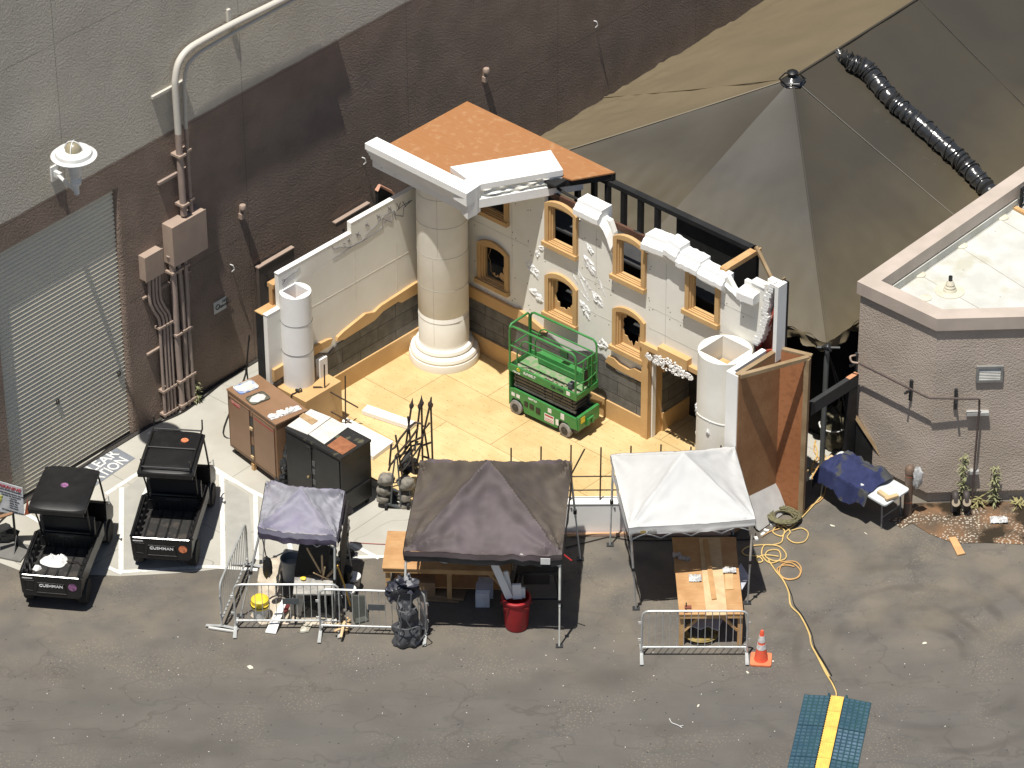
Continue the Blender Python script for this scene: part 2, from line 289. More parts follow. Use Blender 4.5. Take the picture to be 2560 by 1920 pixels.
# ------------------------------------------------------------------ geometry helpers
FM = {}
class MB:
    def __init__(s, M=None): s.v = []; s.f = []; s.sm = []; s.M = M or Matrix.Identity(4)
    def add(s, vs, fs, smooth=False, M=None):
        M = s.M @ M if M else s.M; b = len(s.v); s.v += [M @ Vector(p) for p in vs]
        s.f += [tuple(i+b for i in f) for f in fs]; s.sm += [smooth]*len(fs); return s
    def box(s, x0, x1, y0, y1, z0, z1, M=None):
        return s.add([(x0,y0,z0),(x1,y0,z0),(x1,y1,z0),(x0,y1,z0),(x0,y0,z1),(x1,y0,z1),(x1,y1,z1),(x0,y1,z1)],
                     [(3,2,1,0),(4,5,6,7),(0,1,5,4),(1,2,6,5),(2,3,7,6),(3,0,4,7)], M=M)
    def prism(s, poly, t):           # poly: 3D points, t: extrusion vector
        n = len(poly); t = Vector(t); P = [Vector(p) for p in poly]
        tri = tessellate_polygon([P]); vs = P+[p+t for p in P]
        fs = [tuple(a) for a in tri]+[tuple(i+n for i in reversed(a)) for a in tri]+[(i, (i+1) % n, (i+1) % n+n, i+n) for i in range(n)]
        return s.add(vs, fs)
    def slab(s, outer, holes, fn, w0, w1):     # 2D outline with holes, fn(u,v,w)->3D
        loops = [outer]+list(holes); flat = [p for l in loops for p in l]
        tri = tessellate_polygon([[Vector((p[0], p[1], 0)) for p in l] for l in loops]); n = len(flat)
        vs = [fn(p[0], p[1], w0) for p in flat]+[fn(p[0], p[1], w1) for p in flat]
        fs = [tuple(a) for a in tri]+[tuple(i+n for i in reversed(a)) for a in tri]; b = 0
        for l in loops:
            k = len(l); fs += [(b+i, b+(i+1) % k, b+(i+1) % k+n, b+i+n) for i in range(k)]; b += k
        return s.add(vs, fs)
    def tube(s, pts, r, n=8, closed=False, caps=True):
        P = [Vector(p) for p in pts]; m = len(P); R = r if isinstance(r, (list, tuple)) else [r]*m
        vs = []; up = None
        for i, p in enumerate(P):
            a = P[(i-1) % m] if (closed or i > 0) else p; b = P[(i+1) % m] if (closed or i < m-1) else p
            d = (b-a).normalized()
            if up is None: up = d.orthogonal().normalized()
            up = (up-d*up.dot(d)); up = up.normalized() if up.length > 1e-6 else d.orthogonal().normalized()
            sd = d.cross(up)
            for k in range(n): t = 2*pi*k/n; vs.append(p+(up*cos(t)+sd*sin(t))*R[i])
        fs = []
        for i in range(m if closed else m-1):
            j = (i+1) % m
            for k in range(n): l = (k+1) % n; fs.append((i*n+k, i*n+l, j*n+l, j*n+k))
        s.add(vs, fs, True)
        if caps and not closed:
            c = len(s.v)-len(vs); s.f += [tuple(c+k for k in reversed(range(n))), tuple(c+(m-1)*n+k for k in range(n))]; s.sm += [False]*2
        return s
    def lathe(s, prof, c=(0, 0, 0), n=24, M=None, smooth=True):
        vs = []; c = Vector(c)
        for r, z in prof:
            for k in range(n): t = 2*pi*k/n; vs.append(c+Vector((r*cos(t), r*sin(t), z)))
        fs = [(i*n+k, i*n+(k+1) % n, (i+1)*n+(k+1) % n, (i+1)*n+k) for i in range(len(prof)-1) for k in range(n)]
        s.add(vs, fs, smooth, M)
        if prof[-1][0] > 1e-4: b = len(s.v)-n; s.f.append(tuple(range(b, b+n))); s.sm.append(False)
        if prof[0][0] > 1e-4: b = len(s.v)-len(vs); s.f.append(tuple(reversed(range(b, b+n)))); s.sm.append(False)
        return s
    def grid(s, nx, ny, fn, smooth=True, M=None):
        vs = [fn(i/nx, j/ny) for j in range(ny+1) for i in range(nx+1)]
        return s.add(vs, [(j*(nx+1)+i, j*(nx+1)+i+1, (j+1)*(nx+1)+i+1, (j+1)*(nx+1)+i) for j in range(ny) for i in range(nx)], smooth, M)
    def blob(s, c, r, amp=.15, sc_=2., seed=0, n=16, M=None, floor=None):
        c = Vector(c); vs = []; nn = n; mm = max(6, n//2+2)
        for j in range(mm+1):
            ph = pi*j/mm
            for i in range(nn):
                t = 2*pi*i/nn; d = Vector((sin(ph)*cos(t), sin(ph)*sin(t), cos(ph)))
                k = 1+amp*noise.noise(d*sc_+Vector((seed*3.7, seed, -seed)))*2
                p = Vector((d.x*r[0], d.y*r[1], d.z*r[2]))*k+c
                if floor is not None: p.z = max(p.z, floor)
                vs.append(p)
        return s.add(vs, [(j*nn+i, j*nn+(i+1) % nn, (j+1)*nn+(i+1) % nn, (j+1)*nn+i) for j in range(mm) for i in range(nn)], True, M)
    def build(s, name, mat, parent=None, base=None):
        if parent is not None: Mx = FM[parent.name]
        else:
            if base is None:
                n = len(s.v); base = Vector((sum(p.x for p in s.v)/n, sum(p.y for p in s.v)/n, min(p.z for p in s.v)))
            Mx = base if isinstance(base, Matrix) else Matrix.Translation(Vector(base))
        iv = Mx.inverted(); me = bpy.data.meshes.new(name); me.from_pydata([tuple(iv @ p) for p in s.v], [], s.f)
        me.polygons.foreach_set('use_smooth', s.sm); me.update(); sm_any = any(s.sm)
        import bmesh
        bm = bmesh.new(); bm.from_mesh(me); bmesh.ops.recalc_face_normals(bm, faces=bm.faces); bm.to_mesh(me); bm.free()
        if sm_any: me.set_sharp_from_angle(angle=radians(42))
        o = bpy.data.objects.new(name, me); COL.objects.link(o)
        for mt in (mat if isinstance(mat, list) else [mat]): me.materials.append(mt)
        if parent is not None: o.parent = parent
        else: o.matrix_world = Mx
        FM[o.name] = Mx; return o
def tag(o, label=None, cat=None, group=None, kind=None):
    if label: o['label'] = label
    if cat: o['category'] = cat
    if group: o['group'] = group
    if kind: o['kind'] = kind
    return o
def thing(name, label, cat, base, group=None, rz=0.):
    o = bpy.data.objects.new(name, None); COL.objects.link(o); o.empty_display_size = .2
    Mx = base if isinstance(base, Matrix) else Matrix.Translation(Vector(base)) @ Matrix.Rotation(rz, 4, 'Z')
    o.matrix_world = Mx; FM[o.name] = Mx; return tag(o, label, cat, group)
def copy_tree(root, Mx, label):
    def cp(o, par):
        c = o.copy(); COL.objects.link(c)
        if par: c.parent = par
        for ch in [q for q in ALL() if q.parent == o]: cp(ch, c)
        return c
    r = cp(root, None); r.matrix_world = Mx; r['label'] = label; return r
def ALL(): return list(bpy.data.objects)
def fr(p0, p1, z=None):           # frame at p0 with x towards p1 (level)
    p0 = Vector(p0); d = Vector(p1)-p0
    if z is not None: p0.z = z
    return Matrix.Translation(p0) @ Matrix.Rotation(atan2(d.y, d.x), 4, 'Z')
def bez(pts, n=6):                # Catmull-Rom through points
    P = [Vector(p) for p in pts]; out = []
    for i in range(len(P)-1):
        a = P[max(i-1, 0)]; b = P[i]; c = P[i+1]; d = P[min(i+2, len(P)-1)]
        for k in range(n):
            t = k/n; out.append(.5*((2*b)+(c-a)*t+(2*a-5*b+4*c-d)*t*t+(3*b-a-3*c+d)*t**3))
    return out+[P[-1]]
def rtext(s, size, M, mat, name, parent, depth=.004, font_w=1.):
    cu = bpy.data.curves.new('t', 'FONT'); cu.body = s; cu.size = size; cu.extrude = depth; cu.align_x = 'CENTER'; cu.align_y = 'CENTER'; cu.offset = size*.012
    o = bpy.data.objects.new('t', cu); COL.objects.link(o); dg = bpy.context.evaluated_depsgraph_get(); me = bpy.data.meshes.new_from_object(o.evaluated_get(dg))
    b = MB(M); b.add([(v.co.x*font_w, v.co.y, v.co.z) for v in me.vertices], [tuple(p.vertices) for p in me.polygons]); bpy.data.objects.remove(o)
    return b.build(name, mat, parent)
def arch(x0, x1, z0, zs, zt, n=8):
    p = [(x0, z0), (x1, z0), (x1, zs)]
    if zt > zs+.001:
        w = (x1-x0)/2; h = zt-zs; R = (w*w+h*h)/(2*h); cx = (x0+x1)/2; cz = zt-R; a = math.asin(w/R)
        for i in range(1, n): t = a-2*a*i/n; p.append((cx+R*sin(t), cz+R*cos(t)))
    return p+[(x0, zs)]
# ================================================================== GROUND
b = MB(); b.add([(-300,-300,-.008),(300,-300,-.008),(300,300,-.008),(-300,300,-.008)], [(0,1,2,3)]); tag(b.build('ground', ASPHALT), kind='structure')
edge = [g(3,-900,1230), g(3,0,1232), g(3,175,1300), g(3,1040,1347), g(3,1500,1322), g(3,1760,1300), g(5,200,885), g(5,560,855), g(5,1690,790), g(18,150,1320), g(12,900,700), Vector((4.4,-5.2,0)), Vector((5.2,-4.3,0)), Wd(9.0,-1.0,0), Wd(9.0,1.6,0)]
b = MB(); P = [(p.x, p.y, -.004) for p in edge]+[(16, 13, -.004), (25, 60, -.004), (-60, 60, -.004), (-40, -6.3, -.004)]
b.prism(P, (0, 0, -.05)); tag(b.build('pavement', CONCRETE), kind='structure')
def stripe(b, p, q, w=.1, z=0.):
    p = Vector(p); q = Vector(q); d = (q-p).normalized(); n = Vector((-d.y, d.x, 0))*w/2; p = p-d*.03; q = q+d*.03
    b.add([(p-n), (q-n), (q+n), (p+n)], [(0,1,2,3)])
b = MB(); k = 0
for c, x0, y0, x1, y1 in [(3,925,632,1235,432),(3,1050,590,1045,1310),(3,1040,1312,1790,1265),(3,1790,1265,2212,1292),(3,1915,480,1928,1255),(3,1850,415,2212,640),(5,150,0,600,235),(5,510,205,522,800),(5,820,620,850,850),(5,1340,635,1640,790),(5,1400,785,1690,778),(3,210,800,430,930),(3,940,1275,1045,1322),(3,1290,110,1350,135),(3,1330,490,1250,640)]:
    p = g(c, x0, y0, .0+k*.0004); q = g(c, x1, y1, .0+k*.0004); stripe(b, p, q, .095 if c == 3 else .09); k += 1
tag(b.build('road_markings', WPAINT), kind='structure')
b = MB()
for c, pts in [(3, [(1075,600),(1235,470),(1330,560),(1330,1250),(1070,1290)]), (3, [(1945,520),(2150,650),(2190,1235),(1955,1240)])]:
    b.prism([g(c, x, y, -.0025) for x, y in pts], (0, 0, -.001))
tag(b.build('bay_surface', BAYGREY), kind='structure')
# stencilled notice on the ground
t0 = g(20,1575,1300,.0); t1 = g(20,1868,1468,.0); d = (g(20,1575,1300,0)-g(20,1200,1560,0)).normalized()
b = MB(); b.prism([t0, t1, t1-d*2.1, t0-d*2.1], (0, 0, .002)); pn = b.build('stencilled_notice', GPAINT); tag(pn, kind='structure')
nM = fr(t0-d*1.05+(t1-t0)*.27, t0+(t1-t0)*.27)
nM.translation.z = .003; wd = (t1-t0).length
o1 = rtext('CLEAR', wd*.57, Matrix.Translation((t0-d*.64+(t1-t0)*.27)+Vector((0,0,.003))) @ Matrix.Rotation(atan2(d.y, d.x), 4, 'Z') @ Matrix.Diagonal((.95,1,1,1)), WPAINT, 'notice_lettering', pn, .001)
o1 = rtext('STATION', wd*.55, Matrix.Translation((t0-d*.76+(t1-t0)*.76)+Vector((0,0,.003))) @ Matrix.Rotation(atan2(d.y, d.x), 4, 'Z') @ Matrix.Diagonal((.85,1,1,1)), WPAINT, 'notice_lettering', pn, .001)
# gutter along the wall, wet planting strip
b = MB(); b.prism([g(13,*p,.006) for p in [(905,1322),(1080,1318),(2300,1305),(2300,1580),(1564,1565),(1330,1555),(1150,1560),(1000,1500),(900,1440),(840,1470),(760,1420),(850,1395)]], (0, 0, -.01)); tag(b.build('dirt_strip', DIRT), kind='structure')
b = MB(BM); b.box(-9, 14, -.07, .02, -.01, .02); tag(b.build('gutter', mat('dark_gutter', (.05,.045,.04), .9)), kind='structure')
# ================================================================== STUCCO BUILDING
BL = Matrix(BM)
sb = thing('stucco_building', 'tall stucco building with a brown base, pale grey upper wall and a ribbed roller door', 'building', BM)
dl = bw(20,30,200).x; dr = bw(20,1870,1050, 0).x; dtop = bw(1,350,1360).z
dL = bw(2,5,900).x
b = MB(BM)
b.slab([(-16,0),(dL,0),(dL,dtop),(dr,dtop),(dr,0),(40,0),(40,14),(-16,14)], [], lambda u,v,w: (u,w,v), 0, .6)
b.box(-16, 40, .6, 12, 13.5, 14)
b.build('wall', STUCCO, sb)
# flared rounded corner of the door jamb
b = MB(BM); b.tube([(dr+.0,.09,0),(dr+.0,.09,dtop)], .085, 12); b.build('door_jamb', STUCCO, sb)
b = MB(BM); zz = 0.06; prof = []
while zz < dtop+.1: prof += [(.105, zz), (.082, zz+.022), (.09, zz+.05), (.108, zz+.074), (.13, zz+.09), (.15, zz+.097)]; zz += .1
vs = []
for y, z in prof: vs += [(dL-.1, y, z), (dr, y, z)]
b.add(vs, [(2*i, 2*i+1, 2*i+3, 2*i+2) for i in range(len(prof)-1)])
rd = b.build('roller_door', SHUTTER, sb)
b = MB(BM); b.box(dL-.1, dr, .075, .17, 0, .07); b.build('bottom_bar', BLACKW, rd)
for c, x, y in ((20,785,680),(20,1632,292)):
    p = bw(c, x, y, -.1); b = MB(BM); b.tube([(p.x-.03,.07,p.z-.05),(p.x+.03,.07,p.z-.05),(p.x+.03,.07,p.z+.05),(p.x-.03,.07,p.z+.05)], .013, 6, closed=True); b.build('door_pull', BLACKW, rd)
# ---- conduits and boxes
def wp(c, x, y, off): p = bw(c, x, y, off); return Vector((p.x, -off, p.z))
def pipe_thing(label, runs, cat='pipe', grp=None, clamps=()):
    b0 = runs[0][0][-1]; t = thing('conduit_bank', label, cat, BM @ Vector((b0.x, 0, b0.z)) if False else Matrix.Translation(BM @ Vector((b0.x, 0, b0.z))) @ Matrix.Rotation(YB, 4, 'Z'), grp)
    for pts, r in runs:
        b = MB(BM); b.tube(bez(pts, 6), r, 10); b.build('conduit', CONDUIT, t)
    for x0, x1, y, z, r in clamps:
        b = MB(BM); b.box(x0, x1, y, 0, z-r, z+r); b.build('clamp', BOXPAINT, t)
    return t
up1 = [wp(1,x,y,.16) for x, y in [(1900,-90),(1720,5),(1440,142),(1240,250),(1150,310),(1098,385),(1078,480),(1078,560),(1095,815),(1112,1080),(1130,1320)]]
up2 = [wp(1,x,y,.13) for x, y in [(2000,-100),(1800,5),(1500,165),(1290,285),(1200,345),(1150,410),(1133,500),(1133,600),(1142,800),(1158,1060),(1175,1300)]]
cl = []
for pts, r in ((up1,.085),(up2,.055)):
    for z in (9.0, 8.85, 6.0, 4.85):
        for i in range(len(pts)-1):
            if pts[i].z >= z >= pts[i+1].z and abs(pts[i].x-pts[i+1].x) < .4:
                f = (pts[i].z-z)/(pts[i].z-pts[i+1].z); q = pts[i].lerp(pts[i+1], f); cl.append((q.x-r-.01, q.x+r+.01, q.y-r-.012, z, .025))
uc = pipe_thing('pair of thick pipes bending along the wall above the large electrical box', [(up1,.07),(up2,.043)], clamps=cl)
for c, x0, y0, x1, y1 in ((1,940,603,1062,540),(1,978,1135,1095,1065),(1,1410,60,1425,130)):
    p = wp(c,x0,y0,.06); q = wp(c,x1,y1,.06); b = MB(BM)
    if y0-y1 > 0: b.box(p.x, q.x+.35, -.06, 0, (p.z+q.z)/2-.03, (p.z+q.z)/2+.03)
    else: b.box(p.x-.04, p.x+.04, -.06, 0, q.z, p.z)
    b.build('strut', CONDUIT, uc)
lo = [([wp(2,x,y,.13) for x, y in pts], r) for pts, r in [([(1340,120),(1362,220),(1375,370),(1400,800),(1425,1130),(1440,1345)],.068),([(1405,150),(1425,320),(1440,500),(1458,780),(1475,1100),(1492,1310)],.052),([(1460,150),(1475,350),(1490,700),(1512,1000),(1530,1290)],.05)]]
def ring(pts, z, r):
    for i in range(len(pts)-1):
        if pts[i].z >= z >= pts[i+1].z: q = pts[i].lerp(pts[i+1], (pts[i].z-z)/(pts[i].z-pts[i+1].z)); return (q.x-r-.02, q.x+r+.02, q.y-r-.02, z, .025)
cl = [k for pts, r in lo for z in (.15, .75, 1.9, 3.4) for k in [ring(pts, z, r)] if k]
pipe_thing('three thick brown pipes running down from the large electrical box', lo, clamps=cl)
sm = [([wp(2,x+dx,y+dy,.1) for x, y in [(1176,270),(1184,480),(1215,560),(1258,640),(1272,850),(1290,1150),(1306,1405)]], .034) for dx, dy in ((0,0),(29,-15),(54,-28),(80,-42))]
cl = [k for pts, r in sm for z in (.12, .7, 2.25) for k in [ring(pts, z, r)] if k]
st = pipe_thing('four thin brown pipes with a sideways bend below the small electrical box', sm, clamps=cl)
for x0, y0, x1, y1 in ((1135,468,1190,440),(1170,910,1260,860),(1270,385,1375,340)):
    p = wp(2,x0,y0,.05); q = wp(2,x1,y1,.05); b = MB(BM); b.box(p.x, q.x+.5, -.05, 0, p.z-.02, p.z+.02); b.build('strut', BOXPAINT, st)
def jbox(label, c, tl, tr, bl, off):
    a = wp(c,*tl,off); e = wp(c,*tr,off); f = wp(c,*bl,off)
    t = thing('junction_box', label, 'electrical box', Matrix.Translation(BM @ Vector((a.x, 0, f.z))) @ Matrix.Rotation(YB, 4, 'Z'))
    b = MB(BM); b.box(a.x, e.x, -off+.02, 0, f.z, a.z); b.build('box_body', BOXPAINT, t)
    b = MB(BM); b.box(a.x-.015, e.x+.015, -off, -off+.02, f.z-.01, a.z+.012); b.build('cover', BOXPAINT, t)
jbox('large pinkish brown electrical box on the wall below the bent pipes', 1, (1060,1405), (1262,1285), (1075,1640), .3)
jbox('small pinkish brown electrical box, lower left of the large one', 1, (893,1590), (998,1527), (893,1740), .2)
# lamp
off = .85; p = wp(1,458,1010,off); a = wp(1,330,1060,0)
lamp = thing('wall_lamp', 'white dish shaped wall lamp on a bracket above the roller door', 'lamp', Matrix.Translation(BM @ Vector((a.x, 0, a.z))) @ Matrix.Rotation(YB, 4, 'Z'))
b = MB(BM); b.box(a.x-.09, a.x+.09, -.04, 0, a.z-.16, a.z+.16); b.box(a.x-.04, a.x+.04, -.2, -.04, a.z-.06, a.z+.06); b.build('bracket_plate', LAMPW, lamp)
b = MB(BM); b.tube([(a.x,-.1,a.z),(a.x+(p.x-a.x)*.6,-off*.6,a.z),(p.x,-off,a.z)], .035); b.build('arm', LAMPW, lamp)
zt = wp(1,455,965,off).z; zb = wp(1,455,1200,off).z
b = MB(BM); b.lathe([(.055,zb),(.055,zt-.62),(.1,zt-.6),(.11,zt-.54),(.09,zt-.52),(.11,zt-.48),(.09,zt-.45),(.12,zt-.4),(.14,zt-.2),(.13,zt-.02)], (p.x,-off,0), 16); b.build('post', LAMPW, lamp)
b = MB(BM); b.lathe([(.1,zt-.05),(.3,zt-.03),(.44,zt+.02),(.445,zt+.04),(.36,zt+.06),(.355,zt+.1),(.345,zt+.13),(.18,zt+.16)], (p.x,-off,0), 32); b.build('shade', LAMPW, lamp)
b = MB(BM); b.lathe([(.17,zt+.15),(.16,zt+.2),(.13,zt+.27),(.07,zt+.32),(.001,zt+.335)], (p.x,-off,0), 20); b.build('globe', LAMPG, lamp)
b = MB(BM)
for k in range(2): b.tube([(p.x+.18*cos(t)*cos(k*pi/2+.5), -off+.18*cos(t)*sin(k*pi/2+.5), zt+.15+.2*sin(t)) for t in [pi*i/10 for i in range(11)]], .012, 6)
b.build('cage', LAMPW, lamp)
# small fittings
for c, x, y, lb in ((1,1472,1260,'small round beige fitting high on the brown wall, left of the film set'),(0,1044,148,'small beige fitting high on the brown wall above the plywood roof')):
    a = wp(c,x,y,0); t = thing('wall_fitting', lb, 'wall fitting', Matrix.Translation(BM @ a) @ Matrix.Rotation(YB, 4, 'Z'))
    b = MB(BM); b.lathe([(.07,-.05),(.075,.0),(.06,.04)], (a.x,-.09,a.z), 14); b.build('cap', BOXPAINT, t)
    b = MB(BM); b.box(a.x-.05, a.x+.04, -.1, 0, a.z-.3, a.z-.18); b.build('sensor_box', BOXPAINT, t)
    b = MB(BM); b.box(a.x-.02, a.x+.02, -.03, 0, a.z-.2, a.z); b.build('mount', BOXPAINT, t)
for c, x, y, lb in ((1,1415,1625,'small white wall hook with a dangling wire above the notice plate'),(0,782,340,'bent white hook on the brown wall near the roof cornice'),(0,1283,45,'small metal hook at the top of the brown wall')):
    a = wp(c,x,y,0); b = MB(BM); b.tube([(a.x,0,a.z),(a.x,-.08,a.z+.01),(a.x+.02,-.1,a.z-.08),(a.x-.01,-.05,a.z-.15)], .012, 6); tag(b.build('wall_hook', LAMPW), lb, 'hook')
a = wp(2,1690,520,.01); e = wp(2,1785,470,.01)
t = thing('notice_plate', 'small white metal notice plate screwed to the brown wall', 'sign', Matrix.Translation(BM @ Vector((a.x,0,a.z-.25))) @ Matrix.Rotation(YB, 4, 'Z'))
b = MB(BM); b.box(a.x, e.x, -.012, 0, a.z-.22, a.z+.06); b.build('plate', WHITEP, t)
RX = Matrix.Rotation(pi/2, 4, 'X')
rtext('NOT', .085, BM @ Matrix.Translation((a.x+.33, -.016, a.z-.02)) @ RX, BLKINK, 'lettering', t, .002); rtext('SMOKING', .075, BM @ Matrix.Translation((a.x+.33, -.016, a.z-.12)) @ RX, BLKINK, 'lettering', t, .002)
b = MB(BM); b.tube([(a.x+.1+.055*cos(i*pi/6), -.016, a.z-.08+.055*sin(i*pi/6)) for i in range(12)], .01, 5, closed=True); b.build('symbol', BLKINK, t)
# brown electrical cabinets along the wall behind the set
for c, pl, pr, zb_, lb in ((6,(25,1005),(350,828),.3,'tall brown panel behind the low end of the set, with a handle and plate'),(6,(735,590),(1048,412),2.2,'brown panel behind the stepped top edge of the left set wall')):
    a = wp(c,*pl,.14); e = wp(c,*pr,.14); t = thing('utility_cabinet', lb, 'cabinet', Matrix.Translation(BM @ Vector((a.x,0,zb_))) @ Matrix.Rotation(YB, 4, 'Z'))
    b = MB(BM); b.box(a.x, e.x, -.14, -.06, zb_, a.z); b.build('panel', mat('dark_brown_metal', (.1,.078,.066), .6), t)
    b = MB(BM); b.box(a.x-.01, e.x+.01, -.15, -.05, a.z, a.z+.03); b.build('top_edge', BOXPAINT, t)
    b = MB(BM); b.box(a.x+.16, a.x+.34, -.148, -.14, a.z-.52, a.z-.42); b.build('plate', BLACKM, t)
    b = MB(BM); b.lathe([(.035,-.01),(.035,.01)], (0,0,0), 12, M=Matrix.Translation((a.x+.22,-.15,a.z-.25)) @ RX); b.build('knob', BLACKM, t)
# black cable hanging by the end of the left wall and lying on the ground
b = MB(); b.tube(bez([Wd(-.45,-5.05,2.4), Wd(-.5,-5.12,1.6), Wd(-.47,-5.1,.9), Wd(-.5,-5.15,.02), Wd(-.9,-5.5,.02), g(2,1940,1020,.02), g(2,1560,1280,.02), g(2,1400,1380,.02), g(20,1880,1100,.02), g(20,1600,1250,.02), g(20,1350,1440,.02), g(20,1140,1590,.02), g(25,690,240,.02), g(25,360,430,.02), g(25,-60,820,.02)], 8), .017, 6)
tag(b.build('power_cable', BCORD), 'long black power cable snaking along the ground past the roller door', 'cable')
# ================================================================== PINK BUILDING
def pk(*a): return g(*a)
zt = 4.17; zc = 4.45
q1 = g(14,1480,1235,zc); q2 = g(14,1830,1400,zc); q3 = g(14,2212,1390,zc); q0 = g(14,2212,730,zc)
d3 = (q3-q2).normalized(); q3 = q2+d3*9; d0 = (q0-q1).normalized(); q0 = q1+d0*13; qb = q0+Vector((10,-2,0)); cap = [q1,q2,q3,qb,q0]
def inset(P, d):
    n = len(P); out = []
    for i in range(n):
        a = (P[i]-P[i-1]); a.z = 0; a.normalize(); c = (P[(i+1) % n]-P[i]); c.z = 0; c.normalize(); n1 = Vector((-a.y,a.x,0)); n2 = Vector((-c.y,c.x,0)); m_ = (n1+n2).normalized(); out.append(P[i]+m_*(d/max(.3, m_.dot(n1))))
    return out
pb = thing('pink_building', 'low pink stucco building with a white flat roof and metal capped parapet', 'building', Vector((q1.x,q1.y,0)))
wl = inset(cap, .06); wi = inset(cap, .30); ci = inset(cap, .34)
xy = lambda P: [(p.x,p.y) for p in P]
b = MB(); b.slab(xy(wl), [xy(wi)], lambda u,v,w_: (u,v,w_), .27, zt+.02); b.build('wall', PSTUCCO, pb)
b = MB(); b.slab(xy(cap), [xy(ci)], lambda u,v,w_: (u,v,w_), zt, zc); b.build('parapet_cap', PCAP, pb)
b = MB(); wq = inset(cap, .045); b.slab(xy(wq), [xy(inset(cap,.32))], lambda u,v,w_: (u,v,w_), zt-.035, zt-.001); b.build('drip_edge', PCAP, pb)
b = MB(); ri = inset(cap, .302); b.slab(xy(ri), [xy(inset(cap,.36))], lambda u,v,w_: (u,v,w_), zt-.3, zt-.04)
b.prism([Vector((p.x,p.y,zt-.22)) for p in ri], (0,0,-.1)); b.build('roof', WROOF, pb)
# base curb and shadow groove
b = MB(); b.slab(xy(inset(cap,.14)), [xy(inset(cap,.28))], lambda u,v,w_: (u,v,w_), 0, .3); b.build('base_course', PSTUCCO, pb)
for a, e in ((16,16),):
    b = MB()
    for pts in ([(985,715),(1620,1120)],[(665,955),(1170,1240)],[(480,1085),(1420,430)],[(1340,500),(1800,770)]): b.tube([g(16,*p,zt-.217) for p in pts], .008, 4)
    b.build('roof_seam', mat('seam_grey',(.45,.43,.38),.8), pb)
for x, y in ((1008,712),(662,952),(712,1147),(1350,478)):
    p = g(16,x,y,zt-.22); b = MB(); b.lathe([(.12,0),(.12,.02),(.1,.03)], p, 18); b.build('roof_patch', mat('membrane_patch',(.62,.58,.46),.7), pb)
p = g(16,910,1085,zt-.22); b = MB(); b.lathe([(.3,0),(.3,.015),(.14,.02),(.13,.05),(.1,.08),(.11,.1),(.08,.14),(.09,.16),(.05,.24)], p, 24); rv = b.build('roof_vent', mat('membrane_patch',(.62,.58,.46),.7), pb)
b = MB(); b.lathe([(.04,.22),(.04,.34),(.001,.345)], p, 12); b.build('vent_pipe', BLACKM, rv)
# louvre
fw = q2+Vector((0,0,0)); fn = Vector((d3.y,-d3.x,0)); f0 = inset(cap,.06)[1]
def fpl(k,x,y,off=0): return onpl(k,x,y,f0+fn*off,fn)
a = fpl(13,1283,507); e = fpl(13,1397,598)
LM = fr(Vector((a.x,a.y,0)), Vector((a.x,a.y,0))+d3); wv = .53; hv = a.z-e.z
lv = MB(LM)
for x0, x1, z0, z1 in ((0,wv,0,.05),(0,wv,hv-.05,hv),(0,.05,.05,hv-.05),(wv-.05,wv,.05,hv-.05)): lv.box(x0,x1,-.05,.0,e.z+z0,e.z+z1)
vt = lv.build('wall_vent', mat('grey_vent_frame',(.22,.22,.21),.6), pb)
lv = MB(LM)
for i in range(7): z = e.z+.06+i*(hv-.12)/7; lv.add([(.05,-.035,z),(wv-.05,-.035,z),(wv-.05,-.005,z+.045),(.05,-.005,z+.045)], [(0,1,2,3)])
lv.build('louvre', VENTW, vt)
lv = MB(LM); lv.box(.05,wv-.05,-.003,.0,e.z+.05,e.z+hv-.05); lv.build('vent_back', BLACKW, vt)
# pipe run on both faces
ln = (q2-q1).normalized(); an = Vector((ln.y,-ln.x,0)); a0 = inset(cap,.06)[0]
def apl(k,x,y,off=0): return onpl(k,x,y,a0+an*off,an)
pts = [apl(13,585,492,.2), apl(13,980,690,.2), fpl(13,1005,700,.2), fpl(13,1292,704,.16), fpl(13,1300,712,.12), fpl(13,1298,780,.12), fpl(13,1275,1040,.12), fpl(13,1256,1318,.12)]
pr = thing('wall_pipe', 'thin brown pipe on brackets running along and down the pink wall', 'pipe', Vector((pts[-1].x,pts[-1].y,0)))
b = MB(); b.tube(pts, .022, 8); b.build('pipe', mat('brown_pipe',(.1,.075,.07),.5), pr)
b = MB(); b.tube(bez([apl(13,585,492,.2), apl(13,545,485,.25), apl(13,535,455,.25), apl(13,560,447,.1), apl(13,570,447,0)],4), .02, 7); b.build('pipe_loop', BOXPAINT, pr)
for fnn, x, y, h2 in ((apl,575,480,.35),(apl,900,640,.42),(fpl,1158,690,.3)):
    p = fnn(13,x,y,.0); o_ = an if fnn is apl else fn; b = MB(); 
    Mb = fr(Vector((p.x,p.y,p.z)), Vector((p.x,p.y,p.z))+(ln if fnn is apl else d3)); b = MB(Mb)
    b.box(-.03,.03,-.05,0,-.28,.2); b.box(-.02,.02,-.22,-.05,-.04,.0); b.build('pipe_bracket', DARKM, pr)
for x, y, wd_ in ((1287,780,.22),(1260,1127,.11)):
    p = fpl(13,x,y,0); b = MB(fr(p, p+d3)); b.box(-wd_,wd_,-.1,0,-.035,.035); b.build('pipe_bracket', STEEL, pr)
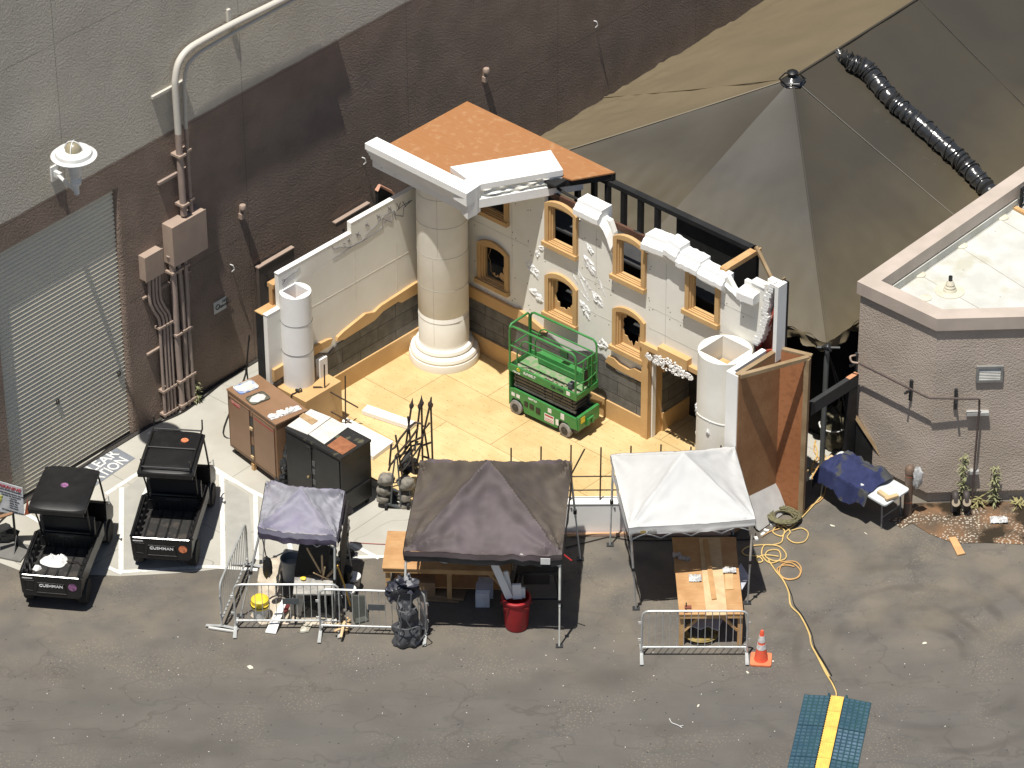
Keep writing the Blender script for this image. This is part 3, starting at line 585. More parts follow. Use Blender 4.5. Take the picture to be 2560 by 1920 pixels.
# twin hose outlets
for x, lb in ((1150,'left one of the two hooked tan hose outlets'),(1215,'right one of the two hooked tan hose outlets')):
    p = fpl(13,x,1320,0.28); p.z = 0
    t = thing('hose_outlet', lb+' at the foot of the pink wall', 'hose outlet', p, 'hose outlets at the pink wall')
    b = MB(fr(p, p+d3)); b.tube(bez([(0,.0,.02),(0,.02,.28),(0,-.01,.42),(0,-.07,.47),(0,-.13,.43),(0,-.16,.34)],4), .075, 12); b.build('outlet_pipe', mat('dark_outlet',(.06,.05,.045),.6), t)
    b = MB(fr(p, p+d3)); b.lathe([(.06,0),(.085,0),(.085,.02),(.06,.02)], (0,0,0), 14, M=Matrix.Translation((0,-.2,.36)) @ Matrix.Rotation(1.2,4,'X')); b.build('outlet_mouth', mat('tan_pipe',(.42,.35,.25),.6), t)
# weeds
def weed(base, h, n, lb, dry=False, spread=.16):
    b = MB(); rnd = random.Random(int(h*100)+n)
    for s_ in range(3 if h > .5 else 1):
        ox = rnd.uniform(-.06,.06); tip = Vector((rnd.uniform(-.1,.1), rnd.uniform(-.06,.06), h*(1-.15*s_))); b.tube([base+Vector((ox,0,0)), base+Vector((ox,0,0))*0+Vector((ox,0,0))+Vector((0,0,0))+tip*.5, base+tip], [.012,.009,.004], 5)
    st = b.build('weed', WEED, base=base)
    b = MB()
    for i in range(n):
        z = rnd.uniform(.02, 1)**.8*h; a = rnd.uniform(0,2*pi); L_ = rnd.uniform(.6,1.1)*spread*(1.15-.5*z/h); d = Vector((cos(a),sin(a),rnd.uniform(-.6,.5))).normalized(); s2 = Vector((-sin(a),cos(a),0))*.017
        c = base+Vector((rnd.uniform(-.05,.05),rnd.uniform(-.04,.04),z)); b.add([c-s2*.4,c+d*L_*.5-s2,c+d*L_+Vector((0,0,-.02)),c+d*L_*.5+s2,c+s2*.4], [(0,1,2,3,4)])
    b.build('leaves', WEED2 if dry else WEED, st); return tag(st, lb, 'weed')
weed(fpl(13,1190,1345,.22)*1, 1.3, 170, 'tall shaggy weed growing between the two hose outlets')
weed(fpl(13,1380,1335,.15)*1, .95, 130, 'tall narrow weed to the right of the thin wall pipe')
weed(fpl(13,1292,1338,.14)*1, .2, 40, 'low spiky weed tuft between the two tall weeds', True, .25)
weed(fpl(13,1528,1345,.14)*1, .14, 40, 'dry grass tuft at the right end of the dirt strip', True, .3)
weed(wp(2,1548,1280,.15) and (BM @ Vector((wp(2,1548,1240,.12).x,-.12,0))), .5, 110, 'small green weed at the foot of the brown pipes')
# pipe bollard with grey rag
p = g(22,1112,1395,0); t = thing('pipe_bollard', 'rusty brown capped standpipe beside the folding table', 'bollard', p)
b = MB(); b.lathe([(.085,0),(.085,.98),(.09,.98),(.09,1.03),(.1,1.03),(.1,1.1),(.08,1.16),(.04,1.19),(.001,1.2)], p, 18); pp = b.build('standpipe', mat('rusty_brown_pipe',(.13,.095,.075),.6,(.17,.11,.075),ns=5), t)
for z in (.32,.95): b = MB(); b.lathe([(.088,z),(.088,z+.025)], p, 18); b.build('orange_band', mat('rust_band',(.4,.14,.07),.7), pp)
b = MB(); b.blob(p+Vector((.16,-.06,.95)), (.1,.06,.26), .3, 3, 4, 12); tag(b.build('plastic_wrapper', PLASTIC), 'scrap of clear plastic hanging on the rusty standpipe', 'plastic')
# roof items, right edge
p = g(16,1430,350,zt-.22); b = MB(); b.blob(p+Vector((0,0,.16)), (.22,.16,.2), .25, 2.5, 3, 16, floor=p.z); t = b.build('rubbish_sack', mat('dusty_grey_sack',(.16,.16,.14),.7,(.09,.09,.09),ns=8), base=p); tag(t, 'grey sack with a purple flap slumped on the white roof', 'sack')
b = MB(); b.blob(p+Vector((-.03,.08,.33)), (.2,.07,.05), .3, 3, 5, 12); b.build('purple_flap', mat('purple_cloth',(.22,.17,.42),.8), t)
p = g(16,1505,400,zt-.22); t = thing('plastic_stool', 'black lattice sided plastic stool standing on the white roof', 'stool', p)
b = MB(fr(p,p+d0)); b.box(-.02,.5,-.4,.05,.42,.46); b.build('seat', BLACKM, t)
for x, y in ((0,-.38),(0,.02),(.46,-.38),(.46,.02)): b = MB(fr(p,p+d0)); b.box(x-.02,x+.03,y-.02,y+.03,0,.42); b.build('leg', BLACKM, t)
b = MB(fr(p,p+d0)); b.tube([(0,-.38,.05),(.48,-.38,.4)],.012,5); b.tube([(0,-.38,.4),(.48,-.38,.05)],.012,5); b.tube([(0,.02,.05),(0,-.38,.4)],.012,5); b.tube([(0,.02,.4),(0,-.38,.05)],.012,5); b.build('lattice', BLACKM, t)
a = g(16,1460,400,zt-.21); e = g(16,1600,475,zt-.21); b = MB(fr(a,e)); b.box(0,1.2,-.08,.02,0,.05); tag(b.build('timber_offcut', LUMBER), 'short orange timber lying on the white roof', 'timber')
# ================================================================== BIG TARP TENT
c0 = g(13,365,1110); c0.z = 3.0; ea = g(14,90,600,3.0); eb = g(14,1080,0,3.0); ud = (eb-ea).normalized()
nd = Vector((-ud.y, ud.x, 0)); wdt = (ea-c0).dot(nd); c1 = c0+nd*wdt; pk_ = g(14,1195,345,5.05); L_ = 22
tt = thing('marquee', 'large dark brown vinyl marquee filling the upper right', 'marquee', Vector((c0.x,c0.y,0)))
pr_ = pk_+ud*L_; pr_.z = 5.05
def tgrid(b, A, B_, C_, D_, nx, ny, sag, wr=.03, seed=0):
    def f(s, t):
        p = A.lerp(B_, s).lerp(D_.lerp(C_, s), t); k = 4*s*(1-s)
        p = p.copy(); p.z -= sag*4*t*(1-t)*(.4+.6*k); p.z += wr*noise.noise(Vector((p.x*.9+seed, p.y*.9, 0)))+wr*.5*noise.noise(Vector((p.x*4, p.y*4, seed)))*(1-t)**3*2; al = p.dot(ud); p.z += .022*sin(al*13+3*noise.noise(Vector((al*.7,t*3,0))))*max(0,.45-t)**1.5*(1 if wr > .05 else .4)
        return p
    b.grid(nx, ny, f)
mid = c0+(c1-c0)*.525
b = MB(); tgrid(b, c0, mid, pk_, pk_, 40, 44, .05); b.build('canopy_panel', TARPSHEEN, tt)
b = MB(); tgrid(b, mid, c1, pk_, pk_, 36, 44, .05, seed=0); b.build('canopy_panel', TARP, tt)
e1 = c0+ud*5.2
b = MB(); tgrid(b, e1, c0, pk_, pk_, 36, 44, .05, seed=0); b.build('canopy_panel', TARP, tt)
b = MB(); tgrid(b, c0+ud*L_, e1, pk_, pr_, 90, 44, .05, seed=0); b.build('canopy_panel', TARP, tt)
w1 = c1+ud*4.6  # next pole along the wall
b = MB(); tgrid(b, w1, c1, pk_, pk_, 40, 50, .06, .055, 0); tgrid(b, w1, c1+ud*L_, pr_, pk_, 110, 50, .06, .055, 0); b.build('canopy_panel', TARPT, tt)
def seam(pa, pb_, sag, r=.022, m_=TARP):
    pts = []
    for i in range(25): t = i/24; p = pa.lerp(pb_, t).copy(); p.z += .02-sag*4*t*(1-t); pts.append(p)
    b = MB(); b.tube(pts, r, 6); b.build('seam', m_, tt)
seam(c0, pk_, .02, .022, TARPSHEEN); seam(e1, pk_, .02, .009); seam(w1, pk_, .03, .02, TARPT); seam(c1, pk_, .03, .02, TARPT); seam(pk_, pr_, 0, .03, TARP)
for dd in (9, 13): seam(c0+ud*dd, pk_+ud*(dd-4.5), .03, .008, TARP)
# scalloped valance
def val(A, B_, n, ox):
    b = MB()
    def f(s, t):
        p = A.lerp(B_, s).copy(); u = s*n; h = .16+.12*abs(sin(u*pi))**.6; p.z += .03-t*h; o = .05*noise.noise(Vector((s*n*2.2, t*2, ox)))*2+.05*t*sin(s*n*9); p += ox_*o; p.z += .03*noise.noise(Vector((s*n*3, 4, t)))
        return p
    ox_ = (nd*-1) if ox else (ud*-1)
    b.grid(int(n*10), 5, f); b.build('valance', TARPT, tt)
val(c0, c0+nd*wdt, 14, 0); val(c0+ud*L_, c0, 26, 1)
b = MB(); b.lathe([(.26,-.08),(.14,.03),(.08,.07),(.09,.12)], pk_, 18); b.build('peak_collar', DUCT, tt)
b = MB(); b.lathe([(.07,.11),(.12,.13),(.12,.16),(.06,.2),(.001,.205)], pk_, 16); b.build('peak_cap', BLACKM, tt)
b = MB(); b.tube([pk_+Vector((.27*cos(i*pi/3),.27*sin(i*pi/3),-.0)) for i in range(6)], .018, 6, closed=True); b.build('peak_frame', BLACKM, tt)
b = MB(); b.tube([Vector((c0.x,c0.y,0)), c0+Vector((0,0,-.12))], .055, 12); b.build('corner_pole', mat('dull_grey_pole',(.16,.17,.165),.5,metal=.3), tt)
b = MB(); b.blob(c0+Vector((0,-.03,-.08)), (.09,.09,.1), .3, 3, 2, 10); b.tube([c0+Vector((-.2,0,-.08)), c0+Vector((.25,-.05,-.06))], .03, 6); b.build('pole_head', DARKM, tt)
for dx in (.28,.4): b = MB(); b.tube([c0+Vector((.03,0,-.2)), c0+Vector((.1+dx*.6,.1,-1.2)), c0+Vector((.15+dx,.25,-2.4))], .012, 5); b.build('guy_rope', BLACKM, tt)
for a, e in ((c0+nd*.1+ud*.9, c1+ud*.9), (c0+ud*.9+nd*.1, c0+ud*L_+nd*.1)):
    b = MB(fr(Vector((a.x,a.y,0)), Vector((e.x,e.y,0)))); b.box(0,(e-a).length,-.02,.02,0,2.95); b.build('dark_side_sheet', mat('tent_shade_black',(.006,.006,.006),.9), tt)  # black sheets added to stand in for the shade under the marquee
b = MB(); b.prism([(c0+ud*.95).xy.to_3d()+Vector((0,0,2.9)), (c1+ud*.95).xy.to_3d()+Vector((0,0,2.9)), (c1+ud*L_).xy.to_3d()+Vector((0,0,2.9)), (c0+ud*L_).xy.to_3d()+Vector((0,0,2.9))], (0,0,-.02)); b.build('ceiling_liner', mat('tent_shade_black',(.006,.006,.006),.9), tt)
# duct lying on the right slope
def onslope(k, x, y, up=.0):
    n = (pr_-pk_).cross((c0+ud*L_)-pr_).normalized(); n = n if n.z > 0 else -n; p0 = pk_-Vector((0,0,.06)); d = ray(k,x,y); nn = np.array(n); return Vector(CAMP+((np.array(p0+n*up)-CAMP)@nn)/(d@nn)*d)
pts = [onslope(14,x,y,.2) for x, y in [(1415,240),(1460,275),(1520,305),(1570,365),(1650,455),(1740,530),(1880,655),(1960,730),(2060,840),(2150,940)]]
pp = bez(pts, 12); R = []
for i, p in enumerate(pp):
    t = i/len(pp); r = .19+.014*sin(i*2.1)+.03*noise.noise(Vector((i*.9,0,0)))
    if t < .1: r = .07+.9*t*(1+.3*sin(i*3))
    if abs(t-.2) < .02: r = .2
    R.append(r)
dt_ = thing('air_duct', 'shiny black crinkled air duct lying down the slope of the marquee', 'duct', pts[0])
b = MB(); b.tube(pp, R, 16); o = b.build('duct_sleeve', DUCT, dt_)
b = MB()
for i in range(6, len(pp)-2, 3):
    d = (pp[i+1]-pp[i]).normalized(); a_ = d.orthogonal().normalized(); c_ = d.cross(a_); r = R[i]+.012
    b.tube([pp[i]+d*(.06*cos(t+i))+(a_*cos(t)+c_*sin(t))*r for t in [2*pi*k/14 for k in range(14)]], .014, 5, closed=True)
b.build('duct_hoop', DUCT, dt_)
b = MB(); 
for i in range(9):
    a_ = i*.7; q = pp[0]+Vector((cos(a_)*.1,sin(a_)*.1,.03)); b.add([pp[3]+Vector((cos(a_)*.1,sin(a_)*.1,.05)), q+(pp[0]-pp[4])*.35+Vector((cos(a_)*.06,sin(a_)*.06,.05)), pp[3]+Vector((cos(a_+.6)*.12,sin(a_+.6)*.12,.0))], [(0,1,2)])
b.build('torn_end', DUCT, dt_)
# wrapped sandbag barrel
p = g(22,335,790,0); b = MB(); b.blob(p+Vector((.02,.35,.45)), (.27,.27,.5), .12, 2, 8, 22, floor=0); t = b.build('ballast_barrel', mat('muddy_olive_tarp',(.2,.175,.11),.7,(.07,.065,.04),ns=5,lo=.45,hi=.55,bump=.5,bs=9), base=p+Vector((0,.35,0))); tag(t, 'muddy olive wrapped ballast barrel in the shade behind the marquee pole', 'barrel')
b = MB(); b.tube([p+Vector((.02+.285*cos(k*.5),.35+.285*sin(k*.5),.55)) for k in range(13)], .018, 6); b.build('rope_tie', WHITEP, t)
b = MB(); b.tube([p+Vector((.1,.4,.85)), p+Vector((.16,.42,1.08))], [.09,.03], 8); b.build('tied_neck', mat('muddy_olive_tarp',(0,0,0)), t)
# ================================================================== STAGE FLOOR
def SX(x, y, z): return SM @ Vector((x, y, z))
dA = gs(17, 340, 832); dB = gs(17, 530, 952); yl = (dA.y+dB.y)/2
fl = Wd(-.1, yl, 0); 
# left front edge runs along set-x at y=yl until it meets the front parapet line (world y=-5.05)
tt_ = (-5.05-Wd(0, yl, 0).y)/V.y; cn = Wd(0, yl, 0)+V*tt_
deck = [Wd(-.1,yl,0), cn, Vector((4.33,-5.05,0)), Wd(9.0,-1.05,0), Wd(9.0,1.3,0), Wd(-.1,1.3,0)]
def up(P, z): return [Vector((p.x,p.y,z)) for p in P]
st_ = thing('stage_floor', 'large raised plywood stage floor under the ruined film set', 'stage', SM @ Matrix.Translation((0,yl,0)))
b = MB(); b.prism(up(deck, ZD), (0,0,-.03)); b.build('plywood_deck', FLOORPLY, st_)
b = MB(); b.prism(up([p+(Vector((1.5,-.8,0))-p).normalized()*.04 for p in deck], ZD-.03), (0,0,-ZD+.035)); b.build('stage_base', mat('light_grey_fascia',(.5,.49,.46),.8), st_)
# ---- low parapet at the front
pp_ = thing('low_parapet', 'low white foam wall along the front edge of the stage', 'low wall', (1.2,-5.25,0))
b = MB(); b.box(cn.x-.15, 4.36, -5.25, -5.02, 0, .7); b.build('parapet_body', FOAM, pp_)
b = MB(); b.box(cn.x-.15, 4.37, -5.262, -5.01, .7, .72); b.build('parapet_top', FOAM, pp_)
b = MB()
for i in range(5): b.lathe([(.022,0),(.022,.004)], (.3+i*.85,-5.256,.62), 8, M=Matrix.Rotation(0,4,'X'))
b.build('screw_head', BLKINK, pp_)
b = MB(); b.box(cn.x-.1, 4.3, -5.36, -5.27, 0, .05); tag(b.build('timber_batten', mat('pinkish_batten',(.5,.33,.25),.8)), 'pinkish timber batten on the ground along the low white wall', 'timber')
x0 = g(18,553,835,.72).x; hts = vp(18,580,90,(x0,-5.13,.7)).z
grid_ = thing('rebar_grid', 'row of rusty rebar rods standing in the low white wall, tied by two rails', 'rebar', (x0,-5.13,.72))
for i in range(-3, 5):
    b = MB(); b.tube([(x0+i*.585,-5.13,.62),(x0+i*.585+.012,-5.12,hts+.03*((i*7)%3-1))], .016, 7); b.build('rod', REBAR, grid_)
for z in (1.26, .93): b = MB(); b.tube([(x0-1.9,-5.1,z),(x0,-5.1,z+.01),(x0+2.6,-5.1,z)], .014, 7); b.build('rail', REBAR, grid_)
p = vp(18,180,430,(.6,-5.1,.7)); q = vp(18,340,125,(.6,-5.1,.7)); b = MB(); b.tube([p+(p-q)*.9, q], .017, 7); b.build('leaning_rod', REBAR, grid_)
# ================================================================== RIGHT WALL
rw = thing('ruined_wall', 'tall cream foam film set wall with broken windows and a jagged top', 'set wall', SM @ Matrix.Translation((4.5,0,ZD)))
tops = [r0(21,*p) for p in [(290,1120),(300,1000),(330,950),(372,860),(395,770),(420,700),(405,620),(430,560),(430,480),(470,400),(475,350),(530,320)]]
gap = [r0(8,*p) for p in [(2070,790),(1990,790),(1935,840),(1935,900),(1905,905),(1880,870),(1850,830),(1800,735)]]
outer = [(0,ZD),(5.9,ZD),(5.9,2.42),(7.75,2.42),(7.75,ZD),(8.6,ZD)]+tops+gap+[(7.6,4.95),(6.1,4.98),(5.8,5.0),(5.78,4.6),(5.68,4.6),(5.68,3.78),(4.96,3.78),(4.96,4.6),(4.88,4.6),(4.86,4.72),(4.75,4.95),(4.0,5.0),(3.97,4.6),(3.86,4.6),(3.86,3.78),(3.12,3.78),(3.12,4.6),(3.0,4.6),(2.97,5.12),(2.62,5.16),(2.6,5.12),(0,5.12)]
WIN = [(1.14,2.03,3.7,4.75,4.85,False,'hid'),(1.16,2.03,2.0,2.97,3.14,True,'j1'),(3.05,3.92,3.7,4.7,4.84,True,''),(3.05,3.92,2.0,2.97,3.15,True,'j2'),(4.89,5.74,3.7,4.69,4.83,True,''),(4.89,5.74,2.0,2.97,3.13,True,'j3'),(6.78,7.65,3.7,4.72,4.72,False,'')]
holes = []
for i, (x0,x1,z0,zs,ztt,ar,j) in enumerate(WIN):
    if i in (2,4): continue
    holes.append(arch(x0+.07,x1-.07,z0+.08,zs-.04,ztt-.06 if ar else zs-.04))
holes[-1] = arch(6.85,7.58,3.78,4.66,4.66)
b = MB(SM); b.slab(outer, holes, lambda u,v,w_: (u,w_,v), 0, .11); b.build('facing', FACING, rw)
# windows
def ringp(o, i, y0, y1, name, mt, par): b = MB(SM); b.slab(o, [i], lambda u,v,w_: (u,w_,v), y0, y1); return b.build(name, mt, par)
for i, (x0,x1,z0,zs,ztt,ar,j) in enumerate(WIN):
    A = lambda d, dz=0: arch(x0+d,x1-d,z0+.1+dz,zs if ar else ztt-d,(ztt-d) if ar else ztt-d)
    lab = {1:'arched window with a jagged hole in its board, left of the diagonal shadow',3:'lower arched window above the green lift',5:'lower arched window beside the doorway',2:'upper arched window beside the white crown block',4:'upper arched window in a gap of the broken top edge',6:'square topped upper window above the doorway',0:'window half hidden under the white cornice'}[i]
    w_ = ringp(A(0), arch(x0+.1,x1-.1,z0+.1301,zs-.03,ztt-.11 if ar else ztt-.1), -.065, .02, 'window', MDF, rw); w_['label'] = lab
    ringp(arch(x0+.095,x1-.095,z0+.105,zs-.03,ztt-.105 if ar else ztt-.095), arch(x0+.14,x1-.13,z0+.15,zs-.05,ztt-.15 if ar else ztt-.14), -.03, .03, 'inner_frame', MDF, w_)
    ringp(arch(x0+.135,x1-.125,z0+.145,zs-.05,ztt-.145 if ar else ztt-.135), arch(x0+.18,x1-.15,z0+.18,zs-.07,ztt-.19 if ar else ztt-.17), .0, .065, 'inner_frame', MDF, w_)
    b = MB(SM); b.box(x0-.05, x1+.01, -.11, .0-.0005, z0, z0+.1); b.build('sill', MDF, w_)
    if j.startswith('j'):
        rnd = random.Random(i*5); cx = (x0+x1)/2-.0; cz = (z0+ztt)/2+.05; hole = []
        for k in range(30):
            t = 2*pi*k/30; rr = 1+rnd.uniform(-.22,.12); hole.append((cx+(.235)*rr*cos(t), cz+(.42)*rr*sin(t)*(1 if sin(t) > 0 else .9)))
        ringp(arch(x0+.1,x1-.1,z0+.14,zs-.08,ztt-.12), hole, .066, .085, 'broken_board', MDF, w_)
# mouldings and panels, parts of the wall
rnd = random.Random(3)
def strip(poly, y0, y1, name, mt, par=None): b = MB(SM); b.slab(poly, [], lambda u,v,w_: (u,w_,v), y0, y1); return b.build(name, mt, par or rw)
strip([(.0,ZD),(5.72,ZD),(5.72,.68),(.0,.68)], -.07, 0-.001, 'baseboard', MDF)
strip([(.0,.68),(5.72,.68),(5.72,1.5),(5.0,1.45),(4.6,1.72),(4.2,1.62),(3.6,1.35),(3.2,1.55),(.0,1.56)], -.03, -.0015, 'block_panel', STONER)
strip([(.0,1.53),(2.9,1.53),(3.1,1.6),(2.6,1.76),(2.3,1.83),(2.2,1.79),(.0,1.79)], -.075, -.002, 'moulding', MDF)
strip([(4.72,1.62),(4.95,1.58),(5.72,1.56),(5.72,1.79),(5.5,1.8),(5.35,1.7),(5.1,1.72),(4.95,1.8),(4.8,1.78)], -.075, -.002, 'moulding', MDF)
# door way
b = MB(SM); b.box(5.72,5.9,-.1,.0-.001,ZD,2.42); b.build('door_trim', MDF, rw)
b = MB(SM); b.box(5.86,5.9,.0,.34,ZD,2.42); b.build('door_lining', MDF, rw)
b = MB(SM); b.box(5.9,5.93,.02,.12,ZD,2.4); b.build('foam_edge', FOAM, rw)
b = MB(SM); b.box(5.66,7.8,-.1,.0-.001,2.42,2.53); b.build('lintel', MDF, rw)
b = MB(SM); b.box(6.18,6.95,-.15,-.0,2.531,2.68); b.box(6.18,6.95,-.15,-.101,2.44,2.531); b.build('keystone_board', MDF, rw)
b = MB(SM); rnd = random.Random(11)
for k in range(120):
    t = rnd.uniform(-1,1); x = 6.52+t*.6; hgt = .16*(1-abs(t))**.8+.03; z = 2.4+rnd.uniform(-.6,1)*hgt-.05; a_ = rnd.uniform(0,6); r = rnd.uniform(.025,.05)
    b.tube([(x+r*cos(a_+u*.9)*(1-u*.1), -.17-.02*rnd.random(), z+r*sin(a_+u*.9)*(1-u*.1)) for u in range(6)], .014, 5)
b.build('scroll_ornament', GOUGE, rw)
# passage seen through the door
b = MB(SM); b.box(5.86,5.92,.34,1.25,.7,1.7); b.build('passage_wall', STONEL, rw)
b = MB(SM); b.box(5.86,5.945,.34,1.25,ZD,.7); b.build('passage_baseboard', MDF, rw)
b = MB(SM); b.box(5.86,5.95,.34,1.25,1.7,2.0); b.build('passage_moulding', MDF, rw)
b = MB(SM); b.box(5.84,5.98,1.2,1.32,ZD,2.4); b.build('passage_post', MDF, rw)
# torn gouges in the face
def gouge(k, pts, par=rw, fn=None, amp=.03, seed=0):
    P = [r0(k,*p) for p in pts] if fn is None else pts
    cx = sum(p[0] for p in P)/len(P); cz = sum(p[1] for p in P)/len(P); P2 = []
    for i, p in enumerate(P):
        q = P[(i+1) % len(P)]
        for t in (0,.33,.66): P2.append((p[0]+(q[0]-p[0])*t+random.uniform(-.012,.012), p[1]+(q[1]-p[1])*t+random.uniform(-.012,.012)))
    vs = [(cx, -.012, cz)]; n = len(P2)
    for s_ in (.4,.75,1.): vs += [(cx+(p[0]-cx)*s_, (-.001 if s_ == 1 else random.uniform(-amp,-.002)), cz+(p[1]-cz)*s_) for p in P2]
    fs = [(0,1+i,1+(i+1) % n) for i in range(n)]
    for l in range(2): fs += [(1+l*n+i, 1+(l+1)*n+i, 1+(l+1)*n+(i+1) % n, 1+l*n+(i+1) % n) for i in range(n)]
    b = MB(SM); b.add(vs, fs); return b.build('gouge', GOUGE, par)
for pts in ([(325,620),(370,615),(410,670),(435,700),(430,755),(400,720),(350,670)],[(355,820),(400,820),(450,870),(465,920),(440,930),(400,880)],[(400,545),(430,540),(440,580),(410,600)],[(425,510),(460,510),(465,545),(440,545)],[(775,480),(800,505),(830,560),(815,575),(780,530)],[(755,570),(790,590),(830,640),(850,720),(835,745),(790,690),(760,640)],[(815,830),(850,850),(890,900),(905,965),(870,960),(825,890)],[(725,900),(765,925),(805,980),(800,1050),(770,1030),(740,960)],[(850,1220),(890,1180),(915,1210),(945,1250),(920,1265),(870,1250)],[(1870,880),(1900,870),(1935,905),(1925,935),(1895,915)]):
    gouge(8, pts)
for pts in ([(685,665),(700,665),(800,900),(790,905)],[(700,670),(712,668),(810,830),(800,838)],[(850,740),(862,735),(925,890),(915,895)],[(655,680),(662,678),(720,790),(712,792)],[(720,830),(730,826),(800,915),(792,920)]):
    gouge(8, pts, amp=.006)
b = MB(SM); rnd = random.Random(4)
for gx in (1.1,2.15,2.6,3.0,4.05,4.45,4.8,5.85,6.3,6.7,7.75,8.2):
    for gz in (1.95,2.5,3.3,3.55,4.3):
        for k in range(rnd.choice((1,2,2))):
            x = gx+rnd.uniform(-.08,.08); z = gz+rnd.uniform(-.08,.08); r = .014
            if any(w0-.08 < x < w1+.08 and a_-.08 < z < e_+.1 for w0,w1,a_,_q,e_,_w,_e in WIN) or (5.6 < x < 7.9 and z < 2.75): continue
            b.add([(x+r*cos(t*pi/3), -.003, z+r*sin(t*pi/3)) for t in range(6)], [(0,1,2,3,4,5)])
b.build('screw_holes', mat('screw_hole',(.12,.11,.1),.8), rw)
b = MB(SM)
for x0,x1,z in ((0,2.55,3.42),(4.0,4.86,3.35),(5.8,6.75,3.4),(5.8,8.4,2.9),(3.95,4.88,2.6),(7.68,8.5,4.3)): b.box(x0,x1,-.0035,-.001,z-.004,z+.004)
for x in (2.1,4.4,6.25): b.box(x-.004,x+.004,-.0035,-.001,2.7,4.6)
b.build('panel_joint', mat('joint_line',(.6,.58,.52),.9), rw)
# crown blocks: stepped mouldings standing proud of the face
def crown(name, x0, x1, zf, steps, par=rw, jag=0., seed=0):
    rnd = random.Random(seed); b = MB(SM); n = max(2, int((x1-x0)/.08)); prof = steps
    rows = []
    for i in range(n+1):
        x = x0+(x1-x0)*i/n; z = zf(x); e = (rnd.uniform(-jag,jag), rnd.uniform(-jag,jag)); rows.append([(x+rnd.uniform(-1,1)*jag*.3, p[0]+e[0]*.5, z+p[1]+e[1]) for p in prof])
    m_ = len(prof); vs = [p for r in rows for p in r]; fs = [(i*m_+k, i*m_+(k+1) % m_, (i+1)*m_+(k+1) % m_, (i+1)*m_+k) for i in range(n) for k in range(m_)]
    fs += [tuple(range(m_)), tuple(n*m_+k for k in reversed(range(m_)))]
    b.add(vs, fs); return b.build(name, FOAM, par)
PRF = [(.26,.0),(-.001,.0),(-.05,.0),(-.06,.05),(-.1,.07),(-.13,.12),(-.18,.14),(-.18,.26),(-.14,.28),(-.1,.34),(-.05,.36),(-.04,.42),(.26,.42)]
def lin(*a):
    def f(x):
        for (p, q), (r, s) in zip(a[:-1], a[1:]):
            if x <= r: return q+(s-q)*(x-p)/(r-p)
        return a[-1][1]
    return f
crown('crown_block', 3.93, 4.58, lin((3.9,4.72),(4.6,4.72)), PRF, jag=.006, seed=1)
crown('crown_block', 4.58, 4.88, lin((4.58,4.68),(4.72,4.6),(4.8,4.45),(4.88,4.25)), [(.12,.0),(-.06,.0),(-.1,.06),(-.13,.14),(-.08,.2),(-.03,.27),(.12,.27)], jag=.02, seed=2)
crown('crown_block', 5.72, 6.3, lin((5.7,4.66),(6.3,4.72)), PRF, jag=.008, seed=3)
crown('crown_block', 6.3, 6.62, lin((6.3,4.78),(6.62,4.72)), PRF, jag=.008, seed=4)
crown('crown_block', 6.62, 7.15, lin((6.6,4.66),(7.15,4.66)), [(p[0],p[1]*.9) for p in PRF], jag=.012, seed=5)
crown('crown_block', 7.15, 7.78, lin((7.15,4.62),(7.78,4.6)), [(p[0]*.85,p[1]*.82) for p in PRF], jag=.014, seed=6)
crown('crown_block', 7.74, 8.15, lin((7.74,4.75),(8.15,4.55)), [(.11,0),(-.02,0),(-.05,.05),(-.02,.1),(.11,.1)], jag=.02, seed=7)
crown('crown_block', 8.2, 8.62, lin((8.2,4.72),(8.62,4.74)), [(.13,.0),(-.001,.0),(-.2,.0),(-.2,.16),(-.16,.2),(.04,.22),(.04,.32),(.13,.32)], jag=.006, seed=8)
crown('crown_block', 8.42, 8.74, lin((8.4,5.04),(8.74,5.04)), [(.14,.0),(.0,.0),(-.02,.06),(-.0,.12),(.14,.12)], jag=.004, seed=9)
# broken end of the wall: red boards and a white upright
b = MB(SM); vsx = tops[1:]; 
b.slab([(8.35,3.3),(8.45,3.2),(9.0,3.6),(9.05,5.0),(8.9,5.18),(8.72,5.2)], [], lambda u,v,w_: (u,w_,v), .2, .23); b.build('red_board', mat('red_stained_ply',(.22,.07,.04),.7,(.17,.05,.03)), rw)
b = MB(SM); tp = tops[1:]
for i in range(len(tp)-1):
    a_, c_ = tp[i], tp[i+1]
    for t in (0,.5):
        x = a_[0]+(c_[0]-a_[0])*t; z = a_[1]+(c_[1]-a_[1])*t; l = hypot(c_[0]-a_[0], c_[1]-a_[1])/2
        b.prism([(x-.04+.02*sin(i*5+t*7),-.01,z-l*.5),(x+.1,-.005,z-l*.45),(x+.1,-.01,z+l*.4),(x-.02+.025*cos(i*3+t*5),-.012,z+l*.42)],(0,.2+.02*sin(i*4),0))
b.build('torn_edge', FOAM, rw)
b = MB(SM); b.box(9.0,9.09,-.02,.24,3.55,5.28); b.box(8.72,9.0,.1,.24,5.16,5.26); b.build('end_strip', FOAM, rw)
b = MB(SM); b.box(8.92,8.985,.12,.2,3.6,5.02); b.build('red_stud', REDWOOD, rw)
b = MB(SM); b.tube([SM.inverted() @ SX(8.5,.1,3.45), Vector((8.93,.14,4.7))], .045, 4); b.build('red_brace', REDWOOD, rw)
b = MB(SM); b.tube([Vector((8.45,.1,3.45)), Vector((9.0,.14,3.72))], .035, 4); b.build('red_brace', REDWOOD, rw)
bpx = r0(21,655,600,.5)[0]; bpz = r0(21,655,290,.5)[1]; b = MB(SM); b.box(bpx-.045,bpx+.045,.45,.55,.0,bpz); b.build('black_post', BLACKW, rw); b = MB(SM); b.box(bpx-.07,bpx-.046,.47,.55,bpz-.2,bpz+.06); b.build('post_tip', DLUMBER, rw)
